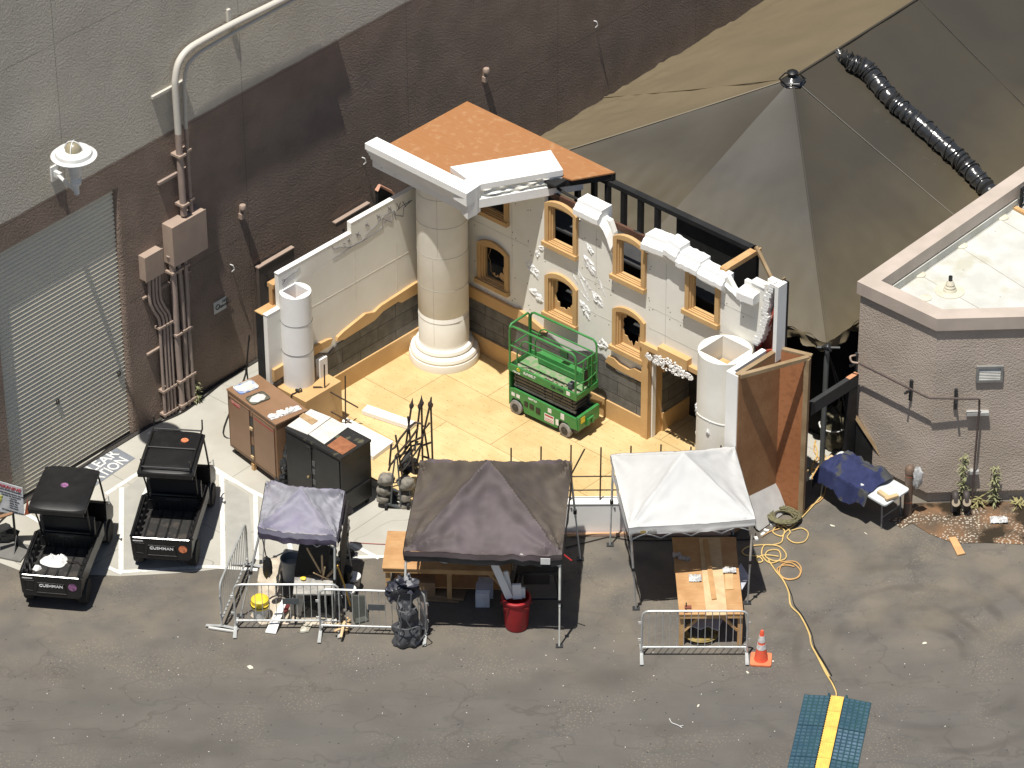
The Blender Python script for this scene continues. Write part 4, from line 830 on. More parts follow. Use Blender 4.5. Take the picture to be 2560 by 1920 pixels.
# ================================================================== STUD FRAME BEHIND
sf = thing('stud_frame', 'black painted stud framework standing behind the right set wall', 'frame', SM @ Matrix.Translation((4.5,1.15,ZD)))
ys = 1.1; zr = 5.0
b = MB(SM); b.box(-.2,7.62,ys-.05,ys+.1,zr-.1,zr); b.build('top_rail', BLACKW, sf)
for x in (2.9,3.35,3.72,4.15,4.6,5.05): b = MB(SM); b.box(x-.05,x+.05,ys-.04,ys+.06,3.4,zr-.1); b.build('stud', BLACKW, sf)
b = MB(SM); b.box(-.2,5.5,ys+.06,ys+.09,ZD,4.0); b.box(5.5,7.62,ys+.06,ys+.09,ZD,4.9); b.box(7.62,9.0,ys+.06,ys+.09,ZD,2.6); b.build('black_panel', BLACKW, sf)
b = MB(SM); b.box(7.56,7.62,.12,ys,3.0,4.88); b.build('side_panel', BLACKW, sf)
b = MB(SM); b.box(7.5,7.66,.12,ys+.1,4.9,5.0); b.build('cross_beam', LUMBER, sf)
b = MB(SM); b.tube([(7.6,ys,5.05),(8.25,ys-.2,4.55)], .045, 4); b.build('cross_beam', DLUMBER, sf)
b = MB(SM); b.box(8.9,8.95,.12,ys,.3,2.6); b.build('side_panel', BLACKW, sf)
b = MB(SM); b.box(2.9,5.9,.14,.2,4.72,4.86); b.build('brown_ledger', mat('brown_beam',(.12,.06,.04),.6), sf)
for z in (2.35,3.95): b = MB(SM); b.box(.2,7.6,.3,1.1,z-.05,z); b.build('shelf', mat('dark_grey_board',(.05,.05,.05),.8), sf)
b = MB(SM); b.tube(bez([(2.7,.3,5.05),(3.3,.2,4.95),(4.3,.25,4.9),(4.9,.2,4.7),(5.3,.18,4.85),(5.8,.2,4.72)],6), .03, 6); b.build('cable', BCORD, sf)
# ================================================================== LEFT WALL
lw = thing('low_set_wall', 'stepped cream foam film set wall on the left with pencil marks and a broken tan rail', 'set wall', SM @ Matrix.Translation((0,-2.4,ZD)) )
fnl = lambda u,v,w_: (w_,u,v)
o_ = [(-4.96,ZD),(.0,ZD),(.0,4.06),(-2.53,4.06),(-2.53,3.82),(-4.6,3.82),(-4.6,3.0),(-4.96,3.0)]
b = MB(SM); b.slab(o_, [], fnl, 0, -.11); b.build('facing', FACING, lw)
b = MB(SM); b.box(-.112,.004,-4.61,-2.52,3.821,3.84); b.box(-.112,.004,-2.53,-.6,4.061,4.08); b.box(-.112,.004,-4.97,-4.6,3.001,3.02); b.build('top_edge', FOAM, lw)
b = MB(SM); b.box(-.32,-.112,-4.97,-.1,ZD-.2,2.98); b.build('back_framing', BLACKW, lw)
b = MB(SM); b.box(-.34,-.112,-4.98,-4.55,2.981,3.0); b.box(-.34,-.16,-4.6,-2.6,3.4,3.5); b.box(-.3,-.2,-4.6,-4.5,2.9,3.4); b.build('lumber_cap', LUMBER, lw)
def stripl(poly, x0, x1, name, mt): b = MB(SM); b.slab(poly, [], fnl, x0, x1); return b.build(name, mt, lw)
stripl([(-3.8,ZD),(-.1,ZD),(-.1,.68),(-3.8,.68)], .001, .07, 'baseboard', MDF)
stripl([(-4.94,.68),(-.1,.68),(-.1,1.56),(-.8,1.56),(-1.2,1.66),(-2.0,1.5),(-2.6,1.42),(-3.1,1.4),(-3.3,1.3),(-3.6,1.45),(-4.94,1.35)], .0015, .03, 'block_panel', STONEL)
stripl([(-3.1,1.52),(-2.9,1.46),(-2.0,1.5),(-1.75,1.6),(-1.3,1.62),(-1.2,1.55),(-.1,1.54),(-.1,1.8),(-.8,1.82),(-1.8,1.76),(-2.0,1.7),(-2.25,1.78),(-2.9,1.66),(-3.08,1.6)], .002, .075, 'moulding', MDF)
stripl([(-4.9,1.42),(-3.75,1.5),(-3.3,1.52),(-3.22,1.64),(-3.35,1.68),(-3.8,1.71),(-4.9,1.7)], .002, .075, 'moulding', MDF)
b = MB(SM)
def sk(pts, r=.007): b.tube([(.004,)+l0(6,*p) for p in pts], r, 4)
for ln_ in ([(700,795),(715,820),(780,800),(800,808),(870,800),(985,740),(1010,690),(1100,610),(1160,540),(1185,510),(1270,470)],[(705,910),(880,800),(1010,730),(1170,620)],[(1165,615),(1170,540),(1250,575),(1262,490)],[(1180,580),(1240,520)],[(1270,460),(1285,510),(1355,520),(1360,440),(1435,370),(1400,385)],[(1290,555),(1270,490),(1350,420),(1430,375)],[(240,1150),(270,1100),(330,1050),(370,1030),(400,990)],[(1295,400),(1320,450)],[(1330,390),(1310,460)],[(1350,380),(1380,430)],[(1005,590),(1045,610)],[(1030,575),(1010,620)],[(915,680),(965,695)],[(945,660),(930,715)],[(1110,510),(1150,535)],[(1140,505),(1115,545)],[(840,740),(870,745)],[(860,720),(855,760)],[(800,765),(825,770)],[(235,1105),(265,1100)],[(1210,430),(1245,465)],[(1240,425),(1215,475)]): sk(ln_)
b.build('pencil_marks', mat('pencil',(.2,.19,.2),.9), lw)
b = MB(SM)
for y0,y1,z in ((-3.9,-2.55,2.62),(-2.55,-.7,2.62)): b.box(.0005,.003,y0,y1,z-.006,z+.006)
for y,z0,z1 in ((-2.45,1.8,3.6),(-1.25,1.8,3.0)): b.box(.0005,.003,y-.008,y+.008,z0,z1)
b.build('panel_joint', mat('joint_foam',(.8,.76,.66),.9), lw)
# curved dark piece with a pinkish top leaning behind the wall
qa = l0(6,1110,262,-.66); qb = l0(6,1300,362,-.66); qm = l0(6,1240,300,-.66); b = MB(SM); b.slab([(qa[0],3.2),(qb[0],3.2),qb,qm,(qa[0]+.08,qa[1]+.0),(qa[0],qa[1]-.08)], [], lambda u,v,w_: (w_,u,v), -.7, -.62); cd = b.build('curved_offcut', BLACKW); tag(cd, 'black curved offcut with a pinkish edge behind the left set wall', 'offcut')
b = MB(SM); b.tube([(-.66,qa[0],qa[1]-.06),(-.66,qa[0]+.08,qa[1]+.02),(-.66,qm[0],qm[1]+.02),(-.66,qb[0],qb[1])], .045, 6); b.build('pinkish_edge', mat('pinkish_edge',(.6,.32,.22),.7), cd)
# ================================================================== COLUMNS
cx, cy, r = .72, -.62, .53
bc = thing('large_column', 'tall thick cream column with a round moulded base at the corner of the set', 'column', SM @ Matrix.Translation((cx,cy,ZD)))
b = MB(SM); b.lathe([(r,ZD+.45),(r,ZD+1.2),(r-.005,ZD+1.21),(r,ZD+1.22),(r,4.9)], (cx,cy,0), 56); b.build('shaft', COLUMNW, bc)
b = MB(SM)
for z in (1.35,2.15,2.95,3.68,4.35): b.tube([(cx+(r+.001)*cos(a_), cy+(r+.001)*sin(a_), z) for a_ in [2*pi*k/48 for k in range(48)]], .005, 4, closed=True)
for a0_, z0, z1 in ((-1.0,3.0,4.7),(-1.2,.8,2.9)): b.box(-.002,.002,-.002,.002,z0,z1, M=Matrix.Translation((cx+r*cos(a0_),cy+r*sin(a0_),0)))
b.build('shaft_joint', mat('joint_mid',(.42,.4,.35),.9), bc)
b = MB(SM); b.lathe([(.74,ZD),(.745,ZD+.1),(.73,ZD+.17),(.7,ZD+.18),(.72,ZD+.22),(.7,ZD+.28),(.64,ZD+.3),(.6,ZD+.32),(.62,ZD+.36),(.6,ZD+.42),(.54,ZD+.45),(.53,ZD+.5)], (cx,cy,0), 56); b.build('base', COLUMNW, bc)
def sqcol(c, r, z0, z1, s_, rot, n=48):     # round column with a square hollow at its top
    b = MB(SM); C_ = [(c[0]+r*cos(2*pi*k/n), c[1]+r*sin(2*pi*k/n)) for k in range(n)]; H = [(c[0]+s_*cos(rot+k*pi/2), c[1]+s_*sin(rot+k*pi/2)) for k in range(4)]
    b.slab(C_, [H], lambda u,v,w_: (u,v,w_), z1-.9, z1); b.lathe([(r,z0),(r,z1-.9)], (c[0],c[1],0), n); return b
cR = (8.24,-.54)
c2 = thing('broken_column', 'stout hollow white column beside the doorway, chipped, with a square shaft', 'column', SM @ Matrix.Translation((cR[0],cR[1],ZD)))
b = sqcol(cR, .53, ZD, 3.72, .5, pi/4+.02 if False else .0+YS*0+pi/2*0+.78); o = b.build('shaft', COLUMNW, c2)
b = MB(SM); b.box(cR[0]-.3,cR[0]+.02,cR[1]+.05,cR[1]+.3,2.83,3.25); b.box(cR[0]+.08,cR[0]+.32,cR[1]-.1,cR[1]+.3,2.83,3.28); b.build('inner_block', LUMBER, c2)
b = MB(SM)
for z in (2.32,1.25): b.tube([(cR[0]+.531*cos(a_), cR[1]+.531*sin(a_), z+.03*sin(a_*3)) for a_ in [2*pi*k/40 for k in range(40)]], .013, 4, closed=True)
b.build('shaft_joint', FOAM, c2)
b = MB(SM); rnd = random.Random(5)
for k in range(16):
    a_ = rnd.uniform(-2.9,-.6); z = rnd.uniform(.8,2.5); s2 = rnd.uniform(.02,.07); b.blob((cR[0]+.525*cos(a_), cR[1]+.525*sin(a_), z), (s2*.7,s2*.7,s2), .4, 3, k, 8)
b.build('chips', GOUGE, c2)
b = MB(SM); b.box(8.76,9.05,-1.12,-1.02,ZD-.2,3.75); b.box(8.76,8.87,-1.02,-.05,ZD,3.75); b.build('corner_return', FOAM, c2)
pd = MB(SM); pd.box(.0,.87,-4.82,-3.8,0.02,1.25); o = pd.build('pedestal', MDF, base=SM @ Matrix.Translation((.4,-4.3,0))); tag(o, 'tan box pedestal under the small white column', 'pedestal')
b = MB(SM); b.box(.872,.874,-4.8,-3.82,.03,1.24); 
cL = (.22,-4.36)
c3 = thing('small_column', 'small hollow white column standing on the tan pedestal', 'column', SM @ Matrix.Translation((cL[0],cL[1],1.25)))
b = sqcol(cL, .32, 1.252, 3.42, .27, .78, 36); b.build('shaft', FOAM, c3)
b = MB(SM); b.box(cL[0]-.12,cL[0]+.1,cL[1]-.02,cL[1]+.14,2.53,3.05); b.build('inner_block', mat('pinkish_timber',(.6,.28,.16),.7), c3)
b = MB(SM); b.tube([(cL[0]+.321*cos(a_), cL[1]+.321*sin(a_), 2.75) for a_ in [2*pi*k/36 for k in range(36)]], .006, 4, closed=True); b.tube([(cL[0]+.321*cos(a_), cL[1]+.321*sin(a_), 2.05) for a_ in [2*pi*k/36 for k in range(36)]], .008, 4, closed=True); b.build('shaft_joint', mat('joint_dark',(.2,.19,.18),.9), c3)
b = MB(SM); b.tube(bez([(.45,-4.62,1.27),(.5,-4.7,1.3),(.55,-4.62,1.28),(.5,-4.6,1.3),(.5,-4.75,1.27),(.48,-4.84,1.24),(.47,-4.85,.9),(.45,-4.88,.4)],5), .014, 6); b.blob((.5,-4.68,1.3), (.06,.03,.03), .2, 2, 1, 8); tag(b.build('cord_end', BCORD), 'black cord with a plug lying over the edge of the tan pedestal', 'cable')
# ================================================================== ROOF AND CORNICE
rf = thing('plywood_roof', 'orange plywood roof with stepped white cornice over the corner of the set', 'roof', SM @ Matrix.Translation((1.5,0,5.1)))
b = MB(SM); b.prism([(-.28,-1.3,5.2),(2.2,-1.3,5.2),(3.08,.3,5.2),(3.42,.36,5.2),(3.86,1.16,5.2),(-.28,1.22,5.2)], (0,0,-.03)); b.build('plywood_top', ROOFPLY, rf)
b = MB(SM); b.box(-.26,3.84,1.1,1.2,5.02,5.168); b.box(-.26,-.16,-1.1,1.1,5.02,5.168); b.prism([(3.1,.0,5.168),(3.86,1.18,5.168),(3.78,1.2,5.168),(3.02,.06,5.168)],(0,0,-.15)); b.build('black_edge', BLACKW, rf)
b = MB(SM); b.box(-.1,3.3,-.0,1.1,5.12,5.165); b.build('underside', BLACKW, rf)
PC = [(0,5.36),(0,5.22),(.035,5.2),(.05,5.12),(.09,5.1),(.1,5.03),(.14,5.0),(.15,4.92),(.2,4.9),(.2,4.72),(.34,4.72),(.34,5.36)]
def sweep(a, c, prof, side):   # profile offsets measured inward from the front line a->c
    a = Vector(a); c = Vector(c); d = (c-a).normalized(); n = Vector((-d.y,d.x,0))*side; b = MB(SM); m_ = len(prof)
    vs = [a+n*p[0]+Vector((0,0,p[1])) for p in prof]+[c+n*p[0]+Vector((0,0,p[1])) for p in prof]
    b.add(vs, [(k,(k+1) % m_,(k+1) % m_+m_,k+m_) for k in range(m_)]); t_ = tessellate_polygon([[Vector((p[0],p[1],0)) for p in prof]]); b.add(vs, [tuple(t) for t in t_]+[tuple(i+m_ for i in t) for t in t_]); return b
sweep((-.47,-1.6,0),(2.37,-1.64,0),PC,1).build('cornice', FOAM, rf)
b = MB(SM); b.prism([(2.40,-1.645,5.358),(2.36,-1.2,5.358),(2.0,-1.1,5.358),(2.0,-1.6,5.358)],(0,0,-.3)); b.prism([(2.385,-1.6,5.05),(2.36,-1.2,5.05),(2.1,-1.1,5.05),(2.1,-1.5,5.05)],(0,0,-.32)); b.build('cornice_end', FOAM, rf)
A_ = Vector((2.34,-1.22,0)); B_ = Vector((3.2,.33,0)); dn_ = (B_-A_).normalized(); nn_ = Vector((-dn_.y,dn_.x,0))
b = MB(SM); b.prism([A_+Vector((0,0,5.36)), B_+Vector((0,0,5.36)), Vector((2.5,.73,5.36)), Vector((1.44,-1.1,5.36)), Vector((2.3,-1.28,5.36))], (0,0,-.13)); b.build('crown_slab', FOAM, rf)
def fjag(s, t): p = A_.lerp(B_, s)+Vector((0,0,5.24-.28*t)); k = .04*noise.noise(Vector((s*9,t*5,1)))*2+.03*t; return p+nn_*(k+.01)
b = MB(SM); b.grid(40, 8, fjag, False); q = A_+nn_*.5; b.prism([A_+nn_*.08+Vector((0,0,5.23)), B_+nn_*.08+Vector((0,0,5.23)), B_+nn_*.5+Vector((0,0,5.23)), A_+nn_*.5+Vector((0,0,5.23))],(0,0,-.28)); b.build('torn_face', FACING, rf)
b = MB(SM); b.prism([A_-dn_*.1-nn_*.03+Vector((0,0,5.03)), B_+dn_*.42-nn_*.03+Vector((0,0,5.03)), B_+dn_*.42+nn_*.06+Vector((0,0,5.03)), A_-dn_*.1+nn_*.06+Vector((0,0,5.03))],(0,0,-.2)); b.build('lower_strip', FOAM, rf)
b = MB(SM)
for k in range(7): b.lathe([(.018,0),(.018,.004)], (-.2+k*.38,-1.4,4.8+.0*k), 8, M=Matrix.Identity(4))
b.build('screw_head', BLKINK, rf)
# ================================================================== PLYWOOD TOWER
A1 = Vector((9.06,-1.1,0)); B1 = Vector((9.08,.14,0)); C1 = Vector((9.67,.34,0)); zt_ = 3.74
tw = thing('plywood_tower', 'tall open corner of brown plywood braced with timber at the right end of the set', 'panel', SM @ Matrix.Translation((9.1,-.5,0)))
def upr(a, c, z0, z1, th, name, mt, par=tw): b = MB(SM @ fr(a, c)); b.box(0,(c-a).length,0,th,z0,z1); return b.build(name, mt, par)
upr(A1, B1, 0, zt_, .02, 'left_panel', BROWNPLY); upr(B1, C1, 0, zt_, .02, 'right_panel', REDPLY)
upr(A1-Vector((0,0,0)), B1, zt_, zt_+.04, .1, 'top_plate', DLUMBER); upr(B1, C1, zt_, zt_+.04, .1, 'top_plate', DLUMBER)
upr(C1-(C1-B1).normalized()*.1, C1, 0, zt_-.001, -.1, 'end_stud', DLUMBER)
a_ = A1+Vector((.02,.02,zt_-.0)); c_ = C1+Vector((-.02,-.04,zt_-.0)); b = MB(SM @ fr(a_, c_)); b.box(0,(c_-a_).length,-.03,.06,-.03,.05); b.build('top_brace', DLUMBER, tw)
# ================================================================== LOOSE FOAM, LEFT REBAR, SLABS
def slabthing(pts, z, th, nm, lb, cat, mt): b = MB(); b.prism([Vector((p.x,p.y,z)) for p in pts], (0,0,-th)); return tag(b.build(nm, mt), lb, cat)
zz = ZD+.1
slabthing([g(4,1290,905,zz),g(4,1330,885,zz),g(4,1790,1120,zz),g(4,1590,1270,zz),g(4,1250,1090,zz)], zz, .095, 'foam_slab', 'wide white foam slab on the stage beside the black cabinet', 'foam slab', FOAM)
slabthing([g(4,1535,755,zz),g(4,2015,925,zz),g(4,1960,975,zz),g(4,1480,815,zz)], zz, .09, 'foam_plank', 'narrow white foam plank lying alone on the plywood floor', 'foam plank', FOAM)
pb_ = g(19,1180,1100,ZD); b = MB(fr(pb_, pb_+U)); 
tz = vp(19,1200,260,pb_).z
b.box(-.12,.09,-.06,-.02,ZD,tz); b.box(-.12,.09,.02,.06,ZD,tz-.03); b.box(-.1,.07,-.02,.02,ZD,tz-.05); tag(b.build('foam_channel', FOAM), 'white foam channel standing upright against the tan pedestal', 'foam plank')
rg = thing('rebar_grid', 'small bent rebar grid standing in the wide foam slab near the pedestal', 'rebar', g(19,1370,1240,zz))
bp_ = g(19,1370,1240,zz)
for pts in ([(1180,215),(1195,1070)],[(1542,410),(1548,1250)],[(985,605),(1120,605),(1300,700),(1765,960)],[(980,850),(1200,980),(1550,1170),(1765,1300)]):
    b = MB(); b.tube([vp(19,*p,bp_) for p in pts], .016, 7); b.build('rod', REBAR, rg)
# ================================================================== SCISSOR LIFT
a = g(9,318,1262,ZD); c = g(9,915,1545,ZD); dd = (c-a).normalized(); cen = a-dd*.16
LM_ = fr(cen, cen+dd, ZD) @ Matrix.Diagonal((.93,.9,1,1))         # x along the near side, +y towards the wall, origin: rear corner of the near side
LL, LW = 1.86, .78
sl_ = thing('scissor_lift', 'green scissor lift with a dusty platform parked against the right set wall', 'scissor lift', LM_)
def lb(boxes, name, mt, par=None):
    b = MB(LM_)
    for q in boxes: b.box(*q)
    return b.build(name, mt, par or sl_)
lb([(.0,LL,.05,LW-.05,.16,.5)], 'chassis', DARKM)
b = MB(LM_); b.slab([(-.02,.16),(.0,.56),(.12,.6),(1.9,.56),(1.93,.3),(1.72,.28),(1.66,.36),(1.42,.36),(1.36,.12),(.42,.12),(.38,.3),(.3,.37),(.1,.37)], [], lambda u,v,w_: (u,w_,v), 0, .05); sp = b.build('side_panel', GREEN, sl_)
b = MB(LM_); b.slab([(-.02,.16),(.0,.56),(1.9,.56),(1.93,.3),(1.72,.28),(1.42,.36),(1.36,.12),(.42,.12),(.3,.37),(.1,.37)], [], lambda u,v,w_: (u,w_,v), LW-.05, LW); b.build('side_panel', GREEN, sl_)
lb([(1.88,1.95,.02,LW-.02,.28,.6),(1.951,2.0,.3,.36,.3,.42),(1.951,2.0,.46,.52,.3,.42),(1.951,1.99,.3,.52,.42,.45)], 'end_plate', GREEN)
lb([(-.06,-.02,.05,LW-.05,.16,1.05)], 'ladder_plate', GREEN)
lb([(1.951,1.956,.1,.24,.42,.56)], 'yellow_label', mat('yellow_label',(.75,.62,.05),.6))
for x in (.18, 1.58):
    for y, s_ in ((-.02,0),(LW-.1,1)):
        b = MB(LM_); Mw = Matrix.Translation((x,y,.16)) @ Matrix.Rotation(-pi/2,4,'X'); b.lathe([(.0,0),(.1,.0),(.16,.01),(.165,.03),(.165,.1),(.155,.12),(.05,.12)], (0,0,0), 22, M=Mw); wh = b.build('wheel', GREYT, sl_)
        b = MB(LM_); b.lathe([(.001,-.012),(.04,-.012),(.045,0),(.095,-.004)], (0,0,0), 16, M=Mw); b.build('hub', DARKM, wh)
for i in range(5):
    z = .6+i*.078
    for y in (.1, LW-.16): lb([(.05+.02*(i%2),1.8-.03*(i%2),y,y+.05,z,z+.055)], 'scissor_arm', GREYST)
for x in (.12,.92,1.7):
    b = MB(LM_)
    for i in range(5): b.tube([(x,.08,.63+i*.078),(x,LW-.08,.63+i*.078)], .022, 8)
    b.build('pivot_tube', GREYST, sl_)
lb([(-.04,1.9,.0,.04,1.0,1.17),(-.04,1.9,LW-.04,LW,1.0,1.17),(1.86,1.9,.04,LW-.04,1.0,1.13),(-.04,0,.04,LW-.04,1.0,1.13)], 'toe_board', GREEN)
lb([(0,1.86,.04,LW-.04,1.0,1.03)], 'deck', GREENW); b = MB(LM_); rnd = random.Random(2)
for k in range(26): b.blob((rnd.uniform(.3,1.7), rnd.uniform(.1,.35), 1.04), (rnd.uniform(.02,.08),rnd.uniform(.01,.04),.02), .4, 3, k, 7)
o = b.build('debris', mat('dusty_debris',(.4,.33,.25),.9,(.15,.12,.1),ns=20), sl_); o['kind'] = 'stuff'
lb([(.35,1.86,LW-.2,LW-.06,1.06,1.3)], 'inner_tray', GREEN)
zr_ = 2.1; y0_, y1_ = .02, LW-.02
def rail(pts, r=.025, nm='guard_rail'): b = MB(LM_); b.tube(pts, r, 8); b.build(nm, GREEN, sl_)
def rc(x, y): return bez
for y in (y0_, y1_):
    rail([(0,y,1.15),(0,y,zr_-.12),(.03,y,zr_-.04),(.1,y,zr_),(1.76,y,zr_),(1.83,y,zr_-.04),(1.86,y,zr_-.12),(1.86,y,1.1)])
    rail([(0,y,1.62),(1.86,y,1.62)], .016)
for y in (y0_+.05, y1_-.05): rail([(.16,y,1.1),(.17,y,1.45),(.32,y,1.78),(.42,y,1.84),(1.72,y,1.84),(1.78,y,1.84)], .017)
rail([(0,y0_,zr_-.06),(0,y0_+.06,zr_),(0,y1_-.1,zr_),(0,y1_-.05,zr_-.05),(0,y1_-.05,1.1)]); rail([(0,y0_,1.6),(0,y1_,1.6)], .016)
rail([(1.83,y0_+.05,1.84),(1.86,y0_+.15,1.84),(1.86,y1_-.1,1.84),(1.8,y1_-.05,1.84)], .017); rail([(1.86,y0_,1.62),(1.86,y1_,1.62)], .016); rail([(1.86,y0_,1.36),(1.9,(y0_+y1_)/2,1.34),(1.86,y1_,1.36)], .014)
for y in (.28,.42,.56): rail([(1.87,y,1.1),(1.87,y,1.84)], .018)
lb([(1.84,1.86,.42,.7,1.2,1.84)], 'gate_plate', GREEN); lb([(1.88,1.9,.3,.4,1.22,1.6)], 'gate_slot', BLACKM)
lb([(1.0,1.2,.55,.6,1.5,1.68)], 'control_plate', mat('dark_green_box',(.03,.1,.04),.5)); lb([(1.5,1.6,.2,.34,1.03,1.2)], 'control_box', GREYP)
lb([(.43,.53,-.012,-.001,.3,.42),(.58,.7,-.012,-.001,.3,.42),(.76,.88,-.012,-.001,.26,.4)], 'panel_opening', BLACKM, sp)
for q_ in [(1.0,1.27,-.006,-.001,.18,.36),(1.32,1.4,-.006,-.001,.2,.34),(1.1,1.2,-.006,-.001,.42,.52),(1.46,1.56,-.006,-.001,.4,.54),(.2,.3,-.006,-.001,.42,.5),(.06,.16,-.006,-.001,.42,.5),(1.62,1.72,-.006,-.001,1.06,1.15)]: lb([q_], 'decal', WSTK, sp)
lb([(1.02,1.25,-.008,-.0061,.31,.345),(1.02,1.25,-.008,-.0061,.24,.25),(1.02,1.25,-.008,-.0061,.2,.21)], 'red_print', REDINK, sp)
Tt = lambda x, z, y=-.004: LM_ @ Matrix.Translation((x,y,z)) @ RX
rtext('GS-1930', .1, Tt(1.36,1.085), BLKINK, 'model_number', sl_, .003)
rtext('SUNBELT', .085, Tt(.58,1.1), WSTK, 'rental_lettering', sl_, .003); rtext('RENTALS', .06, Tt(.66,.53,-.003), WSTK, 'rental_lettering', sl_, .003); rtext('1730-3258', .05, Tt(.2,1.03), WSTK, 'fleet_number', sl_, .003)
b = MB(LM_)
for k in range(8): b.tube([(.26+.02*cos(k*pi/4),-.006,1.12+.02*sin(k*pi/4)),(.26+.045*cos(k*pi/4),-.006,1.12+.045*sin(k*pi/4))], .008, 4)
b.build('sun_emblem', mat('yellow_label',(.75,.62,.05),.6), sl_)
b = MB(LM_); b.tube(bez([(1.2,.03,.95),(1.25,-.02,.86),(1.35,-.02,.82),(1.45,.0,.86),(1.5,.05,.95)],4), .01, 5); b.build('hose', BLACKM, sl_)
# ================================================================== CABINETS
def cab(P, zt, name, label, cat, mt, casters=True):
    A, B, C_, D = P   # left, back, right, front corners (world, top)
    t = thing(name, label, cat, Vector(((A.x+C_.x)/2,(A.y+C_.y)/2,0))); return t
zc_ = 1.56
A_, B_, C_, D_ = [g(4,*p,zc_) for p in [(150,600),(440,460),(925,800),(630,950)]]
F = fr(A_, D_, 0); wdx = (D_-A_).length; dpt = abs((F.inverted() @ C_).y)
bx = thing('job_box', 'large brown steel job box cabinet on casters with two trays on top', 'tool cabinet', F)
b = MB(F); b.box(0,wdx,0,dpt,.16,zc_-.04); b.build('carcass', BROWNM, bx)
b = MB(F); b.box(-.012,wdx+.012,-.012,dpt+.012,zc_-.04,zc_); b.build('top', BROWNM, bx)
for x0, x1 in ((.05,wdx/2-.06),(wdx/2+.06,wdx-.05)):
    b = MB(F); b.box(x0,x1,-.02,-.001,.24,zc_-.12); d_ = b.build('door', BROWNM, bx)
    b = MB(F); b.tube([(x0,-.02,.24),(x1,-.02,.24),(x1,-.02,zc_-.12),(x0,-.02,zc_-.12)], .006, 4, closed=True); b.build('door_edge', mat('dark_brown_gap',(.05,.03,.02),.7), d_)
for z in (.32,1.02): b = MB(F); b.box(wdx/2-.05,wdx/2+.05,-.018,-.001,z,z+.28); b.build('lock_recess', BLACKM, bx)
for z in (.3,1.0): b = MB(F); b.box(wdx/2-.045,wdx/2+.045,-.05,-.02,z,z+.06); b.build('padlock', PINE, bx)
b = MB(F); b.box(wdx+.0135,wdx+.02,dpt*.35,dpt*.75,.7,.8); b.build('side_handle', BLACKM, bx)
rtext('3', .11, F @ Matrix.Translation((.09,-.024,1.4)) @ RX, BLKINK, 'painted_number', bx, .002)
rtext('KNAACK', .07, F @ Matrix.Translation((.3,-.024,1.36)) @ RX, mat('logo_white_red',(.75,.3,.28),.5), 'logo', bx, .003)
b = MB(F); b.box(.2,.42,-.023,-.0205,1.3,1.32); b.box(wdx/2+.1,wdx-.08,-.023,-.0205,1.33,1.35); b.build('red_stripe', REDINK, bx)
for x in (.1,wdx-.1):
    for y in (.1,dpt-.1):
        b = MB(F); b.lathe([(.06,-.02),(.06,.02)], (0,0,0), 14, M=Matrix.Translation((x,y,.06)) @ RX); b.box(x-.04,x+.04,y-.03,y+.03,.1,.16); b.build('caster', RUBBER, bx)
for y in (.1,dpt-.14): b = MB(F); b.box(wdx/2-.06,wdx/2+.02,-.03,.04,.0,.15); b.build('timber_skid', LUMBER, bx) if y < .2 else None
# things on top of it
def ontop(k, x, y, z): return g(k,x,y,z)
def rrect(w_, h_, r, n=4):
    p = []
    for cx_, cy_, a0 in ((w_/2-r,h_/2-r,0),(-w_/2+r,h_/2-r,pi/2),(-w_/2+r,-h_/2+r,pi),(w_/2-r,-h_/2+r,1.5*pi)):
        for i in range(n+1): t = a0+pi/2*i/n; p.append((cx_+r*cos(t), cy_+r*sin(t)))
    return p
def tray(pc, rz, w_, h_, mt, lb_, fillm, seed):
    Mt = Matrix.Translation(pc) @ Matrix.Rotation(rz,4,'Z'); t = thing('tray', lb_, 'tray', Mt)
    b = MB(Mt); b.slab(rrect(w_,h_,.07), [], lambda u,v,z: (u,v,z), 0, .008); b.slab(rrect(w_,h_,.07), [rrect(w_-.03,h_-.03,.06)], lambda u,v,z: (u,v,z), .008, .03); b.build('tray_body', mt, t)
    rnd = random.Random(seed); b = MB(Mt); P = [(w_*.42*cos(a)*(1+rnd.uniform(-.2,.15)), h_*.4*sin(a)*(1+rnd.uniform(-.2,.15))) for a in [2*pi*k/16 for k in range(16)]]; b.slab(P, [], lambda u,v,z: (u,v,z), .009, .02); b.build('plaster', fillm, t)
pl_ = mat('grey_white_plaster',(.62,.62,.58),.8,(.5,.5,.47),ns=12)
bt = mat('blue_edged_enamel',(.22,.3,.55),.5,(.6,.62,.6),ns=6,lo=.45,hi=.55)
tray(g(4,335,590,zc_+.002), radians(35), .46, .34, bt, 'white and blue tray of plaster at the back of the brown job box', pl_, 3)
tray(g(4,453,698,zc_+.002), radians(35), .44, .32, mat('dark_tray',(.14,.13,.1),.5), 'dark edged tray of plaster, nearer of the two on the brown job box', pl_, 4)
pc = g(4,710,840,zc_+.001); q = g(4,850,790,zc_); b = MB(fr(pc,q)); rnd = random.Random(6)
for k in range(34): b.blob((rnd.uniform(-.32,.32), rnd.uniform(-.07,.07), zc_+.03), (rnd.uniform(.02,.05),rnd.uniform(.02,.04),.03), .3, 3, k, 8, M=Matrix.Translation((0,0,-pc.z)))
b.box(-.34,.36,-.09,.05,0.001,.02); tag(b.build('plaster_ornament', GOUGE, base=fr(pc,q)), 'white carved scroll ornament lying on the brown job box', 'ornament')
